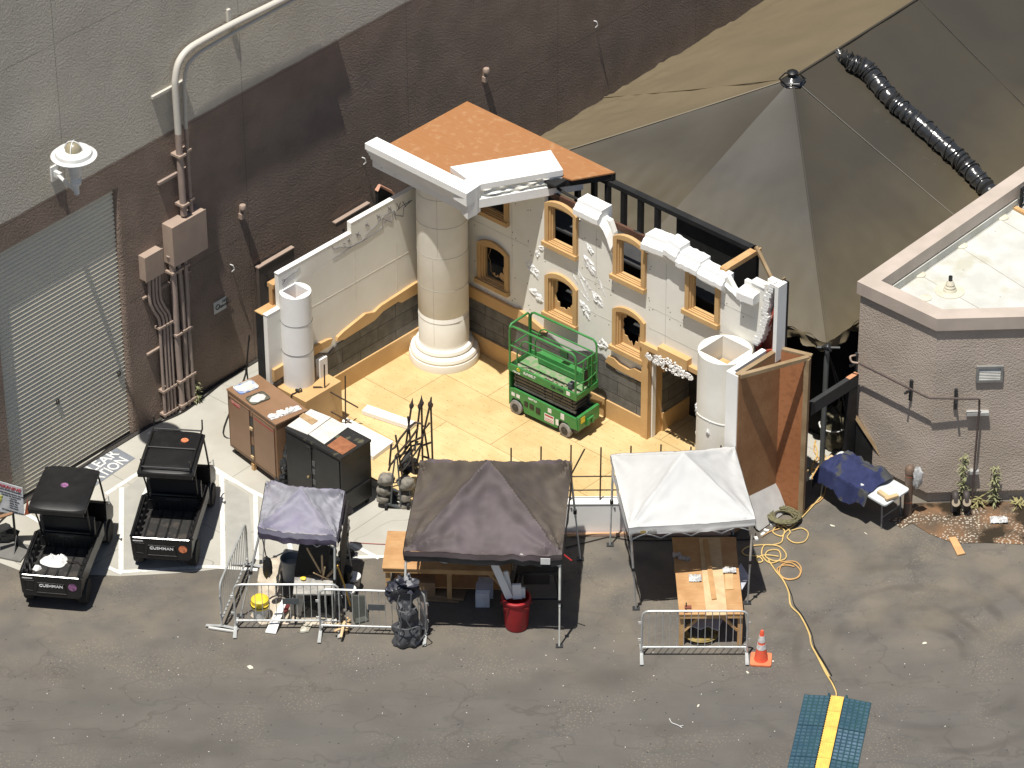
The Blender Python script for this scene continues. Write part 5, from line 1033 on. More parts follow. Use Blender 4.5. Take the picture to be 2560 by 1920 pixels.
# black cabinet
zb_ = 1.52
A_, B_, C_, D_ = [g(4,*p,zb_) for p in [(725,985),(960,795),(1560,1100),(1275,1280)]]
F = fr(A_, D_, 0); wdx = (D_-A_).length; dpt = abs((F.inverted() @ C_).y)
kb = thing('black_cabinet', 'tall black steel cabinet with pale boards and a rusty plate on top', 'tool cabinet', F)
b = MB(F); b.box(0,wdx,0,dpt,.14,zb_-.05); b.build('carcass', BLACKM, kb)
b = MB(F); b.box(-.015,wdx+.015,-.015,dpt+.015,zb_-.05,zb_); b.build('top', mat('chipped_black_top',(.02,.02,.02),.5,(.1,.095,.06),ns=5,lo=.55,hi=.62), kb)
for x0, x1 in ((.03,wdx/2-.06),(wdx/2+.06,wdx-.05)): b = MB(F); b.box(x0,x1,-.018,-.001,.2,zb_-.12); b.build('door', BLACKM, kb)
for z in (.75,.5,.95): b = MB(F); b.box(wdx/2-.04,wdx/2+.04,-.012,-.001,z,z+.12); b.build('lock_recess', mat('grey_recess',(.1,.1,.1),.5), kb)
for x, z in ((wdx/2-.14,.62),(wdx/2+.14,.42)): b = MB(F); b.box(x-.02,x+.02,-.05,-.019,z,z+.04); b.build('padlock', mat('brass',(.6,.45,.25),.4,metal=.6), kb)
b = MB(F); b.tube([(wdx/2-.16,-.04,zb_-.13),(wdx/2-.06,-.04,zb_-.14),(wdx/2-.05,-.02,zb_-.22)], .01, 5); b.build('latch_rod', DARKM, kb)
b = MB(F); b.box(wdx+.001,wdx+.03,.06,dpt-.06,.55,.6); b.build('side_rail', BLACKM, kb)
for x in (.08,wdx-.08):
    for y in (.08,dpt-.08): b = MB(F); b.lathe([(.065,-.02),(.065,.02)], (0,0,0), 14, M=Matrix.Translation((x,y,.065)) @ RX); b.box(x-.04,x+.04,y-.03,y+.03,.1,.14); b.build('caster', RUBBER, kb)
sp_ = mat('stained_white_board',(.62,.58,.53),.7,(.6,.5,.46),ns=9,lo=.6,hi=.68)
slabthing([g(4,*p,zb_+.014) for p in [(742,965),(975,800),(1175,880),(945,1050)]], zb_+.014, .012, 'white_board', 'stained off white board at the left end of the black cabinet top', 'board', sp_)
slabthing([g(4,*p,zb_+.018) for p in [(955,1048),(1182,885),(1345,975),(1110,1145)]], zb_+.018, .012, 'white_board', 'plain off white board in the middle of the black cabinet top', 'board', mat('clean_white_board',(.64,.62,.57),.7))
slabthing([g(4,*p,zb_+.03) for p in [(860,870),(905,838),(1045,912),(985,952)]], zb_+.03, .014, 'wood_offcut', 'small plywood offcut lying on the stained white board', 'offcut', mat('dirty_ply',(.45,.31,.17),.7,(.35,.23,.12),ns=8))
slabthing([g(4,*p,zb_+.012) for p in [(1135,1160),(1270,1065),(1430,1160),(1290,1250)]], zb_+.012, .01, 'rusty_plate', 'square rusty plate on the black cabinet top', 'plate', RUST)
p = g(4,690,1560,0); b = MB()
for i in range(9):
    b.blob(p+Vector((.0+.02*i,.02*(i%3),.12+.11*i)), (.15-.012*i,.12-.01*i,.12), .35, 3, i, 10, floor=.0)
tag(b.build('bin_liner', DUCT), 'crumpled black bin liner stuffed between the brown and black cabinets', 'bag')
# ================================================================== UTILITY CARTS
def cart(tl, tr, fl_, fr_, label, rack):
    mt_ = (tl+tr)/2; mf = (fl_+fr_)/2; d = (mf-mt_); d.z = 0; F = Matrix.Translation((mt_.x,mt_.y,0)) @ Matrix.Rotation(atan2(d.y,d.x)-pi/2,4,'Z')
    t = thing('utility_cart', label, 'utility cart', F); W = .61; BLn = 1.33
    def bx_(q, nm, m_=BLACKM, par=None):
        b = MB(F)
        for k in q: b.box(*k)
        return b.build(nm, m_, par or t)
    bed = bx_([(-W+.05,W-.05,.05,BLn-.05,.53,.57)], 'bed_floor', mat('scuffed_bed',(.028,.027,.026),.55,(.06,.052,.045),ns=6,lo=.5,hi=.66))
    b = MB(F)
    for i in range(5): x = -.42+i*.21; b.box(x-.02,x+.02,.08,BLn-.08,.571,.578)
    b.build('bed_ribs', BLACKM, bed)
    # side walls: tapered tub with inner ribs
    for s_ in (-1,1):
        b = MB(F); b.prism([(s_*(W-.02),.0,.5),(s_*(W-.02),BLn,.5),(s_*W,BLn,.86),(s_*W,.0,.86)], (-s_*.05,0,0)); sw = b.build('bed_side', BLACKM, t)
        b = MB(F)
        for i in range(6): y = .12+i*.2; b.box(min(s_*(W-.05),s_*(W-.1)),max(s_*(W-.05),s_*(W-.1)),y,y+.08,.57,.8)
        b.build('side_ribs', BLACKM, sw)
    hb = bx_([(-W+.04,W-.04,BLn-.04,BLn+.03,.5,.88)], 'headboard'); b = MB(F)
    for i in range(5): x = -.44+i*.22; b.tube([(x-.07,BLn-.045,.58),(x-.07,BLn-.045,.76),(x-.04,BLn-.045,.8),(x+.04,BLn-.045,.8),(x+.07,BLn-.045,.76),(x+.07,BLn-.045,.58)], .007, 4)
    b.box(-.15,.15,BLn-.048,BLn-.041,.81,.86); b.build('headboard_ribs', mat('edge_wear',(.05,.05,.052),.4), hb)
    b = MB(F); b.tube([(-W,0,.84),(-W+.02,-.01,.88),(-W,BLn-.05,.88),(-W+.08,BLn+.01,.9),(W-.08,BLn+.01,.9),(W,BLn-.05,.88),(W-.02,-.01,.88),(W,0,.84)], .025, 6); b.build('bed_rim', BLACKM, t)
    b = MB(F); b.slab([(-W,.84),(W,.84),(W-.03,.42),(W-.1,.36),(-W+.1,.36),(-W+.03,.42)], [], lambda u,v,w_: (u,w_,v), -.05, .0); tg = b.build('tailgate', BLACKM, t)
    b = MB(F); b.tube([(-W+.06,-.045,.845),(W-.06,-.045,.845)], .016, 7); b.build('tailgate_bar', SILVER, tg)
    b = MB(F); b.tube([(-.26,-.052,.68),(-.3,-.055,.45),(.3,-.055,.45),(.26,-.052,.68)], .012, 5, closed=True); b.tube([(-.52,-.052,.72),(-.5,-.052,.5),(-.36,-.052,.48),(-.34,-.052,.72)], .01, 5, closed=True); b.build('tailgate_emboss', BLACKM, tg)
    rtext('CUSHMAN', .085, F @ Matrix.Translation((0,-.058,.62)) @ RX, mat('chrome_letters',(.8,.8,.8),.4), 'maker_lettering', tg, .004, 1.15)
    b = MB(F); b.lathe([(.085,-.002),(.085,.002)], (0,0,0), 20, M=Matrix.Translation((.42,-.056,.63)) @ RX); b.build('sticker', ORS if rack else PURPS, tg)
    b = MB(F); b.box(-.56,-.36,-.054,-.051,.765,.785); b.build('white_strip', WSTK, tg)
    b = MB(F); b.prism([(-.5,.1,.28),(-.5,2.1,.28),(-.45,2.75,.35),(.45,2.75,.35),(.5,2.1,.28),(.5,.1,.28)], (0,0,.2)); b.build('chassis', BLACKM, t)
    bx_([(-.58,.58,1.38,1.95,.45,.72)], 'body')
    bx_([(-.54,.54,1.42,1.9,.721,.8)], 'seat', mat('black_vinyl',(.02,.02,.022),.5)); bx_([(-.54,.54,1.4,1.5,.801,1.2)], 'seat_back', mat('black_vinyl',(.02,.02,.022),.5))
    b = MB(F); b.prism([(0,2.1,.3),(0,2.78,.3),(0,2.82,.5),(0,2.6,.78),(0,2.35,.95),(0,2.28,.95),(0,2.28,.5),(0,2.1,.4)], (.56,0,0)); b.prism([(0,2.1,.3),(0,2.78,.3),(0,2.82,.5),(0,2.6,.78),(0,2.35,.95),(0,2.28,.95),(0,2.28,.5),(0,2.1,.4)], (-.56,0,0)); b.build('cowl', BLACKM, t)
    b = MB(F); b.tube([(-.28+.17*cos(k*pi/9),2.12+.1*sin(k*pi/9),1.02+.12*sin(k*pi/9)) for k in range(18)], .016, 6, closed=True); b.tube([(-.28,2.12,1.02),(-.28,2.3,.9)], .02, 6); b.build('steering_wheel', BLACKM, t)
    for x, y, r_ in ((-.52,.38,.26),(.52,.38,.26),(-.5,2.35,.24),(.5,2.35,.24)):
        b = MB(F); Mw = Matrix.Translation((x,y,r_)) @ Matrix.Rotation(pi/2*(1 if x > 0 else -1),4,'Y'); b.lathe([(.1,-.08),(r_-.02,-.1),(r_,-.06),(r_,.06),(r_-.02,.1),(.14,.09)], (0,0,0), 24, M=Mw); wh = b.build('wheel', RUBBER, t)
        b = MB(F); b.lathe([(.14,.08),(.1,.05),(.04,.06),(.001,.06)], (0,0,0), 16, M=Mw); b.build('rim', DARKM, wh)
        if y > 2: b = MB(F); b.tube([(x+.02,y+.3*cos(a_),r_+.3*sin(a_)) for a_ in [pi*k/8 for k in range(9)]], .045, 6); b.build('fender', BLACKM, t)
    # roof
    zr = 1.86; b = MB(F); y0, y1 = .72, 2.1
    def rf_(s, q): x = -.56+1.12*s; y = y0+(y1-y0)*q; return Vector((x*(1-.04*q), y, zr+.05*(1-(2*s-1)**4)*1.0+.03*sin(pi*q)-.05*(1 if q in (0,) else 0)))
    b.grid(14, 12, rf_); b.slab([(-.56,y0),(.56,y0),(.54,y1),(-.54,y1)], [], lambda u,v,w_: (u,v,w_), zr-.05, zr+.002); b.build('roof', BLACKM, t)
    b = MB(F); b.box(-.54,.54,y0-.04,y0,zr-.09,zr-.0); b.build('roof_lip', BLACKM, t)
    for x in (-.52,.52):
        b = MB(F); b.tube([(x,1.05,zr-.03),(x,1.06,1.55),(x*.96,1.2,1.2),(x*.94,1.3,.85)], .018, 6); b.build('roof_post', BLACKM, t)
        b = MB(F); b.tube([(x,2.02,zr-.03),(x,2.2,1.4),(x*1.02,2.35,.9)], .022, 6); b.build('roof_post', BLACKM, t)
    for s_ in (1,): b = MB(F); b.tube([(s_*.6,2.1,1.18),(s_*.66,2.14,1.24),(s_*.68,2.1,1.1),(s_*.62,2.2,1.0)], .014, 5); b.build('grab_handle', STEEL, t)
    b = MB(F); b.lathe([(.075,0),(.075,.004)], (0,0,0), 20, M=Matrix.Translation(((.2 if rack else 0),(1.75 if rack else 1.45),zr+.078 if not rack else zr+.085))); b.build('roof_sticker', ORS if rack else PURPS, t)
    if rack:
        rk = MB(F)
        for x in (-.48,.48): rk.tube([(x,y0+.06,zr+.1),(x,y1+.05,zr+.1),(x,y1+.07,zr+.3)], .017, 6); rk.tube([(x,y0+.06,zr+.02),(x,y0+.06,zr+.12)], .016, 6); rk.tube([(x,y0+.02,zr+.3),(x,y0+.1,zr+.1)], .012, 5)
        for y in (y0+.06,1.45,y1-.02): rk.tube([(-.48,y,zr+.1),(.48,y,zr+.1)], .016, 6)
        rk.build('roof_rack', BLACKM, t)
    return t, F
t2, F2 = cart(g(3,1130,1000,.85), g(3,1660,1030,.85), g(3,1240,665,.85), g(3,1765,665,.85), 'black utility cart with an empty bed and a rack on its roof', True)
t1, F1 = cart(g(3,175,1300,.85), g(3,705,1380,.85), g(3,305,965,.85), g(3,865,975,.85), 'black utility cart with white rags in its bed and a plain roof', False)
b = MB(F2); b.tube([(.3,.3,.58),(.32,.55,.58)], .012, 5); 
def rag(F, x, y, z, sx, sy, sz, seed, lb_, mt=WHITEP):
    b = MB(F)
    def f(s, q):
        a_ = 2*pi*s; rr = q*(1+.25*noise.noise(Vector((cos(a_)*1.5,sin(a_)*1.5,seed)))*2); px = sx*rr*cos(a_); py = sy*rr*sin(a_)
        return Vector((x+px, y+py, z+.01+sz*(1-q**2)*(.45+.8*abs(noise.noise(Vector((px*11,py*11,seed)))*2))))
    b.grid(28, 9, f); return tag(b.build('rag', mt, base=F @ Matrix.Translation((x,y,z))), lb_, 'rag')
wr = mat('white_cotton',(.75,.75,.73),.9)
rag(F1,-.12,.78,.575,.27,.2,.14,1,'large crumpled white rag in the bed of the left cart',wr)
rag(F1,-.42,.52,.575,.09,.09,.1,5,'small crumpled white rag at the left side of the cart bed',wr)
rag(F1,.12,.2,.575,.15,.1,.07,9,'white rag lying near the tailgate of the left cart',wr)
b = MB(F1); b.tube(bez([(.1,.8,.6),(.2,.76,.62),(.32,.8,.61),(.4,.72,.6),(.5,.74,.6)],4), .012, 5); tag(b.build('strap', BCORD), 'thin black strap beside the rags in the cart bed', 'strap')
b = MB(F1); b.add([(-.56,.86,1.62),(-.66,.8,1.62),(-.58,.84,2.02),(-.62,.84,1.62)], [(0,1,2),(0,3,2)]); o = b.build('pennant', mat('orange_pennant',(.5,.14,.07),.7), t1)
# warning sign at the far left
a = g(25,250,1150,0); sg = thing('warning_sign', 'white safety warning sign on a black pole and plate at the left edge', 'sign', a)
b = MB(); b.tube([a, vp(25,200,630,a)], .025, 7); b.build('pole', BLACKM, sg)
tl = vp(25,-60,130,a); tr = vp(25,345,250,a); brr = vp(25,375,670,a); bl_ = vp(25,-60,600,a)
b = MB(); b.prism([tl,tr,brr,bl_], (0,.015,0)); bd = b.build('sign_board', mat('sign_white',(.62,.64,.66),.5), sg)
XA = (tr-tl).normalized(); ZA = (tr-brr).normalized(); YA = XA.cross(ZA).normalized(); ZA = YA.cross(XA)*-1
ZA = (ZA if ZA.z > 0 else -ZA)
def SMx(u, v): p = tl.lerp(tr,u).lerp(bl_.lerp(brr,u),v); m_ = Matrix.Identity(4); N_ = XA.cross(ZA); 
def SMt(u, v):
    p = tl.lerp(tr,u).lerp(bl_.lerp(brr,u),v)+Vector((0,-.004,0)); m_ = Matrix.Identity(4); N_ = XA.cross(ZA).normalized()
    for i in range(3): m_[i][0] = XA[i]; m_[i][1] = ZA[i]; m_[i][2] = N_[i]; m_[i][3] = p[i]
    return m_
rtext('WARNING', .1, SMt(.5,.12), REDINK, 'sign_heading', bd, .003)
for i, (s_, u, v) in enumerate([('PERSONAL PROTECTIVE EQUIPMENT',.5,.22),('THESE ITEMS REQUIRED BEYOND THIS POINT',.52,.32),('REQUIRED FOR THIS PROJECT',.55,.4),('- Hard Hat',.62,.48),('- Safety Glasses',.65,.56),('- Safety Vest',.62,.64),('- Hand Tools',.62,.72),('- Work Boots',.62,.8),('NO UNAUTHORIZED ENTRY',.6,.92)]):
    rtext(s_, .036 if i > 2 else .03, SMt(u,v), BLKINK, 'sign_line', bd, .002)
b = MB(); P_ = SMt(.12,.62); b.M = P_; b.blob((0,.1,0),(.03,.03,.006),.1,2,1,8); b.blob((0,0,0),(.05,.08,.006),.1,2,2,8); b.box(-.04,-.01,-.16,-.06,-.004,.004); b.box(.01,.04,-.16,-.06,-.004,.004); b.build('worker_pictogram', mat('picto_yellow',(.5,.5,.1),.7), bd)
b = MB(fr(a,a+Vector((1,-.35,0)))); b.box(-.5,.3,-.45,.1,0,.035); b.build('base_plate', mat('base_grey',(.17,.165,.155),.7), sg)
b = MB(); b.prism([a+Vector((.02,-.02,.035)),a+Vector((-.02,-.3,.035)),a+Vector((.02,-.02,.3))],(.012,0,0)); b.prism([a+Vector((.02,-.02,.035)),a+Vector((.26,-.16,.035)),a+Vector((.02,-.02,.3))],(0,.012,0)); b.build('gusset', DARKM, sg)
b = MB(fr(a,a+Vector((1,.1,0)))); b.blob((-.35,.25,.16),(.34,.22,.17),.3,2,3,14,floor=.0); tag(b.build('sandbag', mat('black_sandbag',(.02,.02,.02),.8)), 'black sandbag behind the pole of the warning sign', 'sandbag')
a2 = g(25,-200,900,0); b = MB(); b.prism([g(25,-160,700,.9),g(25,190,610,.9),g(25,190,640,.9),g(25,-160,760,.9)],(0,0,-.03)); tag(b.build('brown_board', BROWNM), 'edge of a brown board behind the warning sign', 'board')
# ================================================================== CANOPY TENTS
def tent(corners, feet, zpk, label, m1, m2, band, drop, sag, legs, lm, seed, valm=None, cf=None, wr=1.):
    FL, FR, BR, BLc = corners; cen = (FL+FR+BR+BLc)/4; t = thing('canopy_tent', label, 'canopy tent', Vector((cen.x,cen.y,0)))
    zc0 = FL.z
    def base(s, q): return FL.lerp(FR,(s+1)/2).lerp(BLc.lerp(BR,(s+1)/2),(q+1)/2)
    def H(s, q):
        m_ = max(abs(s),abs(q)); n_ = min(abs(s),abs(q))/m_ if m_ > 1e-6 else 0; h = (zpk-zc0)*(1-m_)**1.12
        h -= sag*4*m_*(1-m_)*(1-n_**1.3)+sag*.35*m_**3*(1-n_**2)
        w_ = .02*noise.noise(Vector((s*2.5+seed,q*2.5,0)))
        a_ = atan2(q-(1 if q > 0 else -1), s-(1 if s > 0 else -1)); dc = hypot(1-abs(s),1-abs(q)); w_ += .06*sin(a_*15+seed+2*noise.noise(Vector((s*2,q*2,seed))))*math.exp(-dc*1.6)*min(1,dc*6)
        w_ += .06*sin((abs(s)-abs(q))*30+3*noise.noise(Vector((s*3,q*3,seed+5))))*math.exp(-((abs(s)-abs(q))/.18)**2)*m_*(1-m_)*2
        w_ += .03*noise.noise(Vector((s*7,q*7,seed+9)))+.02*abs(noise.noise(Vector((s*4,q*11,seed+3))))
        return h+w_*wr
    n = 72; vs = []; 
    b = MB(); 
    def f(u, v): s = 2*u-1; q = 2*v-1; p = base(s,q).copy(); p.z += H(s,q); return p
    b.grid(n, n, f); o = b.build('canopy', m1, t)
    if m2:
        o.data.materials.append(m2)
        for i, p_ in enumerate(o.data.polygons):
            ii = i % n; jj = i//n; s = 2*(ii+.5)/n-1; q = 2*(jj+.5)/n-1
            if abs(s) > abs(q) and m2 is not None and (cf is None or cf(s,q)): p_.material_index = 1
    # valance all round
    per = [(-1,-1,1,-1),(1,-1,1,1),(1,1,-1,1),(-1,1,-1,-1)]
    for k, (s0,q0,s1,q1) in enumerate(per):
        b = MB(); out = (base((s0+s1)/2,(q0+q1)/2)-cen); out.z = 0; out.normalize()
        def fv(u, v, s0=s0,q0=q0,s1=s1,q1=q1,out=out,k=k):
            s = s0+(s1-s0)*u; q = q0+(q1-q0)*u; p = base(s,q).copy(); p.z += H(s,q); 
            p += out*(.012+.03*v*noise.noise(Vector((u*7,v*2,seed+k)))+.02*sin(u*pi)*v); p.z -= v*drop*(1+.12*noise.noise(Vector((u*5,1,seed+k)))*2)
            return p
        b.grid(44, 6, fv); vo = b.build('valance', (valm or m1), t)
        if band:
            vo.data.materials.append(band)
            for i, p_ in enumerate(vo.data.polygons):
                if i//44 >= 3: p_.material_index = 1
    for c_, ft in zip(corners, feet):
        if ft is None: continue
        b = MB(); top = Vector(c_)-Vector((0,0,.06)); top = top+(cen-top).normalized()*.06; ft = Vector(ft); md = ft.lerp(top,.5)
        b.tube([md-(top-ft)*.06, top], .024, 6); lg = b.build('leg', lm, t)
        b = MB(); b.tube([ft, md], .017, 6); b.build('lower_leg', lm, lg)
        b = MB(); b.box(-.035,.035,-.035,.035,-.03,.04, M=Matrix.Translation(md)); b.build('leg_slider', BLACKM, lg)
        b = MB(); b.box(-.07,.07,-.05,.07,-.002,.012, M=Matrix.Translation((ft.x,ft.y,0.002))); b.build('foot', DARKM, lg)
    # scissor truss under the valance
    for k, (i, j) in enumerate(((0,1),(1,2),(2,3),(3,0))):
        A = Vector(corners[i]); B2 = Vector(corners[j]); A = A+(cen-A)*.04; B2 = B2+(cen-B2)*.04; A.z = B2.z = zc0-.06
        b = MB(); P_ = []
        for m_ in range(5): p = A.lerp(B2,m_/4); P_.append(p)
        for m_ in range(4): b.tube([P_[m_]+Vector((0,0,-.0 if m_ % 2 == 0 else -.26)), P_[m_+1]+Vector((0,0,-.26 if m_ % 2 == 0 else -.0))], .012, 5); b.tube([P_[m_]+Vector((0,0,-.26 if m_ % 2 == 0 else -.0)), P_[m_+1]+Vector((0,0,-.0 if m_ % 2 == 0 else -.26))], .012, 5)
        b.build('truss', lm, t)
    return t, cen
T2c = [g(11,*p,2.1) for p in [(188,815),(1452,850),(1530,100),(318,100)]]
t_, c_ = tent(T2c, [g(11,185,1575), g(11,1430,1582), g(11,1598,888), Vector((-1.85,-5.75,0))], 3.17, 'largest canopy tent, faded black with a sagging roof, over the long workbench', BLKCANVAS, mat('brownish_black_canvas',(.095,.077,.06),.75,(.078,.063,.056),ns=2.2,lo=.4,hi=.6), BLKCANVAS2, .22, .16, None, WSTEEL, 3, wr=1.35)
b = MB(); p0 = g(11,1322,845,2.02); b.M = fr(T2c[0],T2c[1]); q = b.M.inverted() @ p0; b.box(q.x-.09,q.x+.09,-.06,-.05,-.2,-.06); 
t2lab = b.build('white_label', WSTK, t_)
b = MB(); b.tube([g(11,1465,850,2.0),g(11,1530,898,1.9)], .014, 5); b.build('red_strap', REDP, t_)
T3c = [g(12,*p,2.1) for p in [(252,665),(1130,600),(985,100),(130,157)]]
t_, c_ = tent(T3c, [g(12,305,1222), g(12,1075,1183), Vector((4.35,-5.35,0)), g(12,125,782)], 2.9, 'clean white canopy tent over the plywood workbench', WCANVAS, None, None, .16, .06, None, STEEL, 8, wr=.4)
dT = (T3c[1]-T3c[0]).normalized(); MT = Matrix.Translation(T3c[0]+dT*.28+Vector((0,-.035,-.085))) @ Matrix.Rotation(atan2(dT.y,dT.x),4,'Z') @ RX
b = MB(MT); b.slab(rrect(.11,.06,.025), [], lambda u,v,w_: (u,v,w_), 0, .004); b.build('logo', mat('gold_logo',(.4,.3,.1),.6), t_); rtext('CALWA', .05, MT @ Matrix.Translation((.17,.02,0)), mat('logo_grey',(.3,.3,.28),.6), 'logo_text', t_, .003); rtext('SHADES', .05, MT @ Matrix.Translation((.17,-.03,0)), mat('logo_grey',(.3,.3,.28),.6), 'logo_text', t_, .003)
T1c = [g(5,*p,2.0) for p in [(535,500),(1258,600),(1335,180),(612,82)]]
t_, c_ = tent(T1c, [g(5,375,1330), g(5,1240,1392), Vector((-3.15,-6.5,0)), Vector((-4.9,-6.15,0))], 2.5, 'smallest canopy tent, faded purple grey and tilted, over the plastering area', PURPLE, mat('pale_grey_canvas',(.3,.3,.33),.85,(.24,.235,.27),ns=3), mat('dark_purple_band',(.06,.05,.08),.8), .24, .09, None, STEEL, 5)
p = g(5,565,735,.95); a = T1c[0]; b = MB(); b.tube([a+Vector((.05,.05,-.2)), a+Vector((.12,.05,-.75))], .012, 5); b.blob(a+Vector((.14,.03,-1.0)), (.1,.08,.26), .12, 2, 2, 14); tag(b.build('hanging_weight', BLACKM), 'black weight hanging from the corner of the purple grey tent', 'weight')
# ================================================================== BARRICADES
proto = None
def barricade(p0, p1, label, plate=False):
    F = fr(Vector((p0.x,p0.y,0)), Vector((p1.x,p1.y,0))); L_ = (p1-p0).length; t = thing('crowd_barrier', label, 'barrier', F, 'steel crowd barriers')
    H_ = 1.06; b = MB(F); b.tube([(0,0,.05),(0,0,H_-.15),(.02,0,H_-.06),(.07,0,H_-.015),(.15,0,H_),(L_-.15,0,H_),(L_-.07,0,H_-.015),(L_-.02,0,H_-.06),(L_,0,H_-.15),(L_,0,.05)], .021, 8); b.build('frame', STEEL, t)
    b = MB(F); b.tube([(0,0,.2),(L_,0,.2)], .021, 8); b.build('bottom_rail', STEEL, t)
    n = int(L_/.125)
    for i in range(1,n): x = L_*i/n; b = MB(F); b.tube([(x,0,.2),(x,0,H_-(.0 if .14 < x < L_-.14 else .03))], .0075, 5); b.build('bar', STEEL, t)
    for x in (.0, L_): b = MB(F); b.prism([(x-.035,-.32,.02),(x+.035,-.32,.02),(x+.03,0,.06),(x+.035,.32,.02),(x-.035,.32,.02),(x-.03,0,.06)], (0,0,.012)); b.build('foot', STEEL, t)
    for z in (.4,.8):
        b = MB(F); b.tube([(L_,0,z),(L_+.06,0,z),(L_+.065,0,z-.06)], .008, 5); b.build('hook', STEEL, t)
        b = MB(F); b.tube([(0,0,z),(-.07,0,z),(-.07,.0,z-.04),(0,0,z-.04)], .008, 5); b.build('hook', STEEL, t)
    if plate: b = MB(F); b.box(L_*.46,L_*.62,-.014,-.008,.6,.74); b.build('blank_plate', mat('plate_grey',(.1,.11,.115),.5), t)
    return t
q0 = g(5,330,1445); q1 = g(5,1290,1445); barricade(q0, q1, 'steel barrier in front of the yellow lidded bucket', True)
q0 = g(5,1112,1488); q1 = g(5,2078,1515); barricade(q0, q1, 'steel barrier with the grey bundle at its right end', True)
q0 = g(5,203,1440); q1 = g(5,440,870); barricade(q0, q1, 'steel barrier set at an angle beside the left cart side of the tent', False)
q0 = g(12,342,1545); q1 = g(12,1068,1545); barricade(q0, q1, 'steel barrier standing before the plywood workbench next to the cone')
b = MB(); b.prism([g(5,*p,.01) for p in [(80,1432),(315,1468),(312,1482),(78,1447)]],(0,0,.03)); tag(b.build('metal_strip', mat('pale_metal',(.6,.6,.57),.5)), 'pale flat strip on the ground at the foot of the angled barrier', 'strip')
# ================================================================== WORK AREA UNDER THE SMALL TENT
def drape(pts, label, mt, cat='cloth', amp=.03, nm='drop_cloth', seed=1, z=.004):
    P = [(p.x,p.y) for p in pts]; cx = sum(p[0] for p in P)/len(P); cy = sum(p[1] for p in P)/len(P); m_ = len(P)*6; O_ = []
    for i in range(len(P)):
        for k in range(6): a = P[i]; c = P[(i+1) % len(P)]; O_.append((a[0]+(c[0]-a[0])*k/6, a[1]+(c[1]-a[1])*k/6))
    b = MB(); vs = []; R_ = 22
    for j in range(R_+1):
        s_ = j/R_
        for (x,y) in O_:
            px = cx+(x-cx)*s_; py = cy+(y-cy)*s_; h = abs(noise.noise(Vector((px*3.1,py*3.1,seed))))*1.6+abs(noise.noise(Vector((px*9,py*5,seed+4))))*.8; vs.append((px,py,z+amp*h*(1 if j < R_ else .15)))
    b.add(vs, [(j*m_+i,j*m_+(i+1) % m_,(j+1)*m_+(i+1) % m_,(j+1)*m_+i) for j in range(R_) for i in range(m_)], True); return tag(b.build(nm, mt), label, cat)
drape([g(5,*p) for p in [(600,805),(745,785),(735,1000),(690,1180),(790,1235),(900,1320),(1290,1370),(1270,1415),(900,1405),(560,1410),(465,1330),(540,1180),(530,1000),(550,880)]], 'rumpled beige drop cloth spread on the asphalt under the small tent', CLOTHD, amp=.05)
def poly_table(k, corners, z, th, label, topm, legm, name='work_table', cat='table', inset_=.05, legr=.02, legfn=None):
    P = [g(k,*p,z) for p in corners]; t = thing(name, label, cat, Vector((sum(p.x for p in P)/4, sum(p.y for p in P)/4, 0)))
    b = MB(); b.prism(P, (0,0,-th)); b.build('table_top', topm, t); c = sum(P, Vector())/4
    for p in P: q = p+(c-p)*inset_; b = MB(); b.tube([Vector((q.x,q.y,0)), Vector((q.x,q.y,z-th))], legr, 6); b.build('leg', legm, t)
    return t, P
poly_table(5, [(918,640),(1200,680),(1180,958),(868,955)], .72, .04, 'black speckled table in the shade of the small tent', BLKTOP, BLACKM)
tb, P = poly_table(5, [(872,965),(1240,978),(1225,1125),(858,1122)], .74, .03, 'plaster smeared white topped table behind the steel barrier', PLASTER, DARKM)
b = MB(); b.prism([P[3]+Vector((0,0,-.031)),P[3]+(P[2]-P[3])*.28+Vector((0,0,-.031)),g(5,930,1330,.03),g(5,815,1310,.03)],(0,.02,0)); b.build('hanging_cloth', mat('dirty_white_sheet',(.6,.58,.53),.9,(.42,.4,.36),ns=6), tb)
b = MB(); b.tube([g(5,930,1310,0), g(5,1090,1170,.4)], .015, 5); b.tube([g(5,940,1190,.4), g(5,1090,1190,.4)], .015, 5); b.build('leg_brace', DARKM, tb)
def lathe_obj(base, prof, name, label, cat, mt, n=24, parts=()):
    t = thing(name, label, cat, base); b = MB(); b.lathe(prof, base, n); b.build('body', mt, t)
    for nm, pr2, m2 in parts: b = MB(); b.lathe(pr2, base, n); b.build(nm, m2, t)
    return t
lathe_obj(g(5,848,1000,0), [(.17,0),(.2,.52),(.215,.52),(.215,.55),(.195,.55),(.185,.4),(.001,.4)], 'grey_bin', 'round grey plastic bin half behind the black table', 'bin', mat('mid_grey_bin',(.26,.28,.3),.5))
lathe_obj(g(5,1190,930,0), [(.13,0),(.16,.5),(.17,.5),(.17,.53),(.15,.53),(.14,.25),(.001,.25)], 'open_bucket', 'black mouthed bucket under the back of the small tent', 'bucket', mat('pale_grey_bucket',(.35,.36,.36),.6))
yb = lathe_obj(g(5,560,1345,0), [(.14,0),(.165,.3)], 'bucket', 'white bucket with a domed yellow lid behind the barrier', 'bucket', WHITEP, parts=(('yellow_lid', [(.175,.29),(.18,.31),(.18,.36),(.165,.37),(.165,.42),(.17,.46),(.14,.49),(.05,.5),(.001,.5)], YELLOWP),))
p = g(5,560,1345,0); b = MB(); b.tube([p+Vector((.185*cos(a_),.185*sin(a_),.345)) for a_ in [2*pi*k/20 for k in range(20)]], .009, 5, closed=True); b.build('lid_ring', BLACKM, yb)
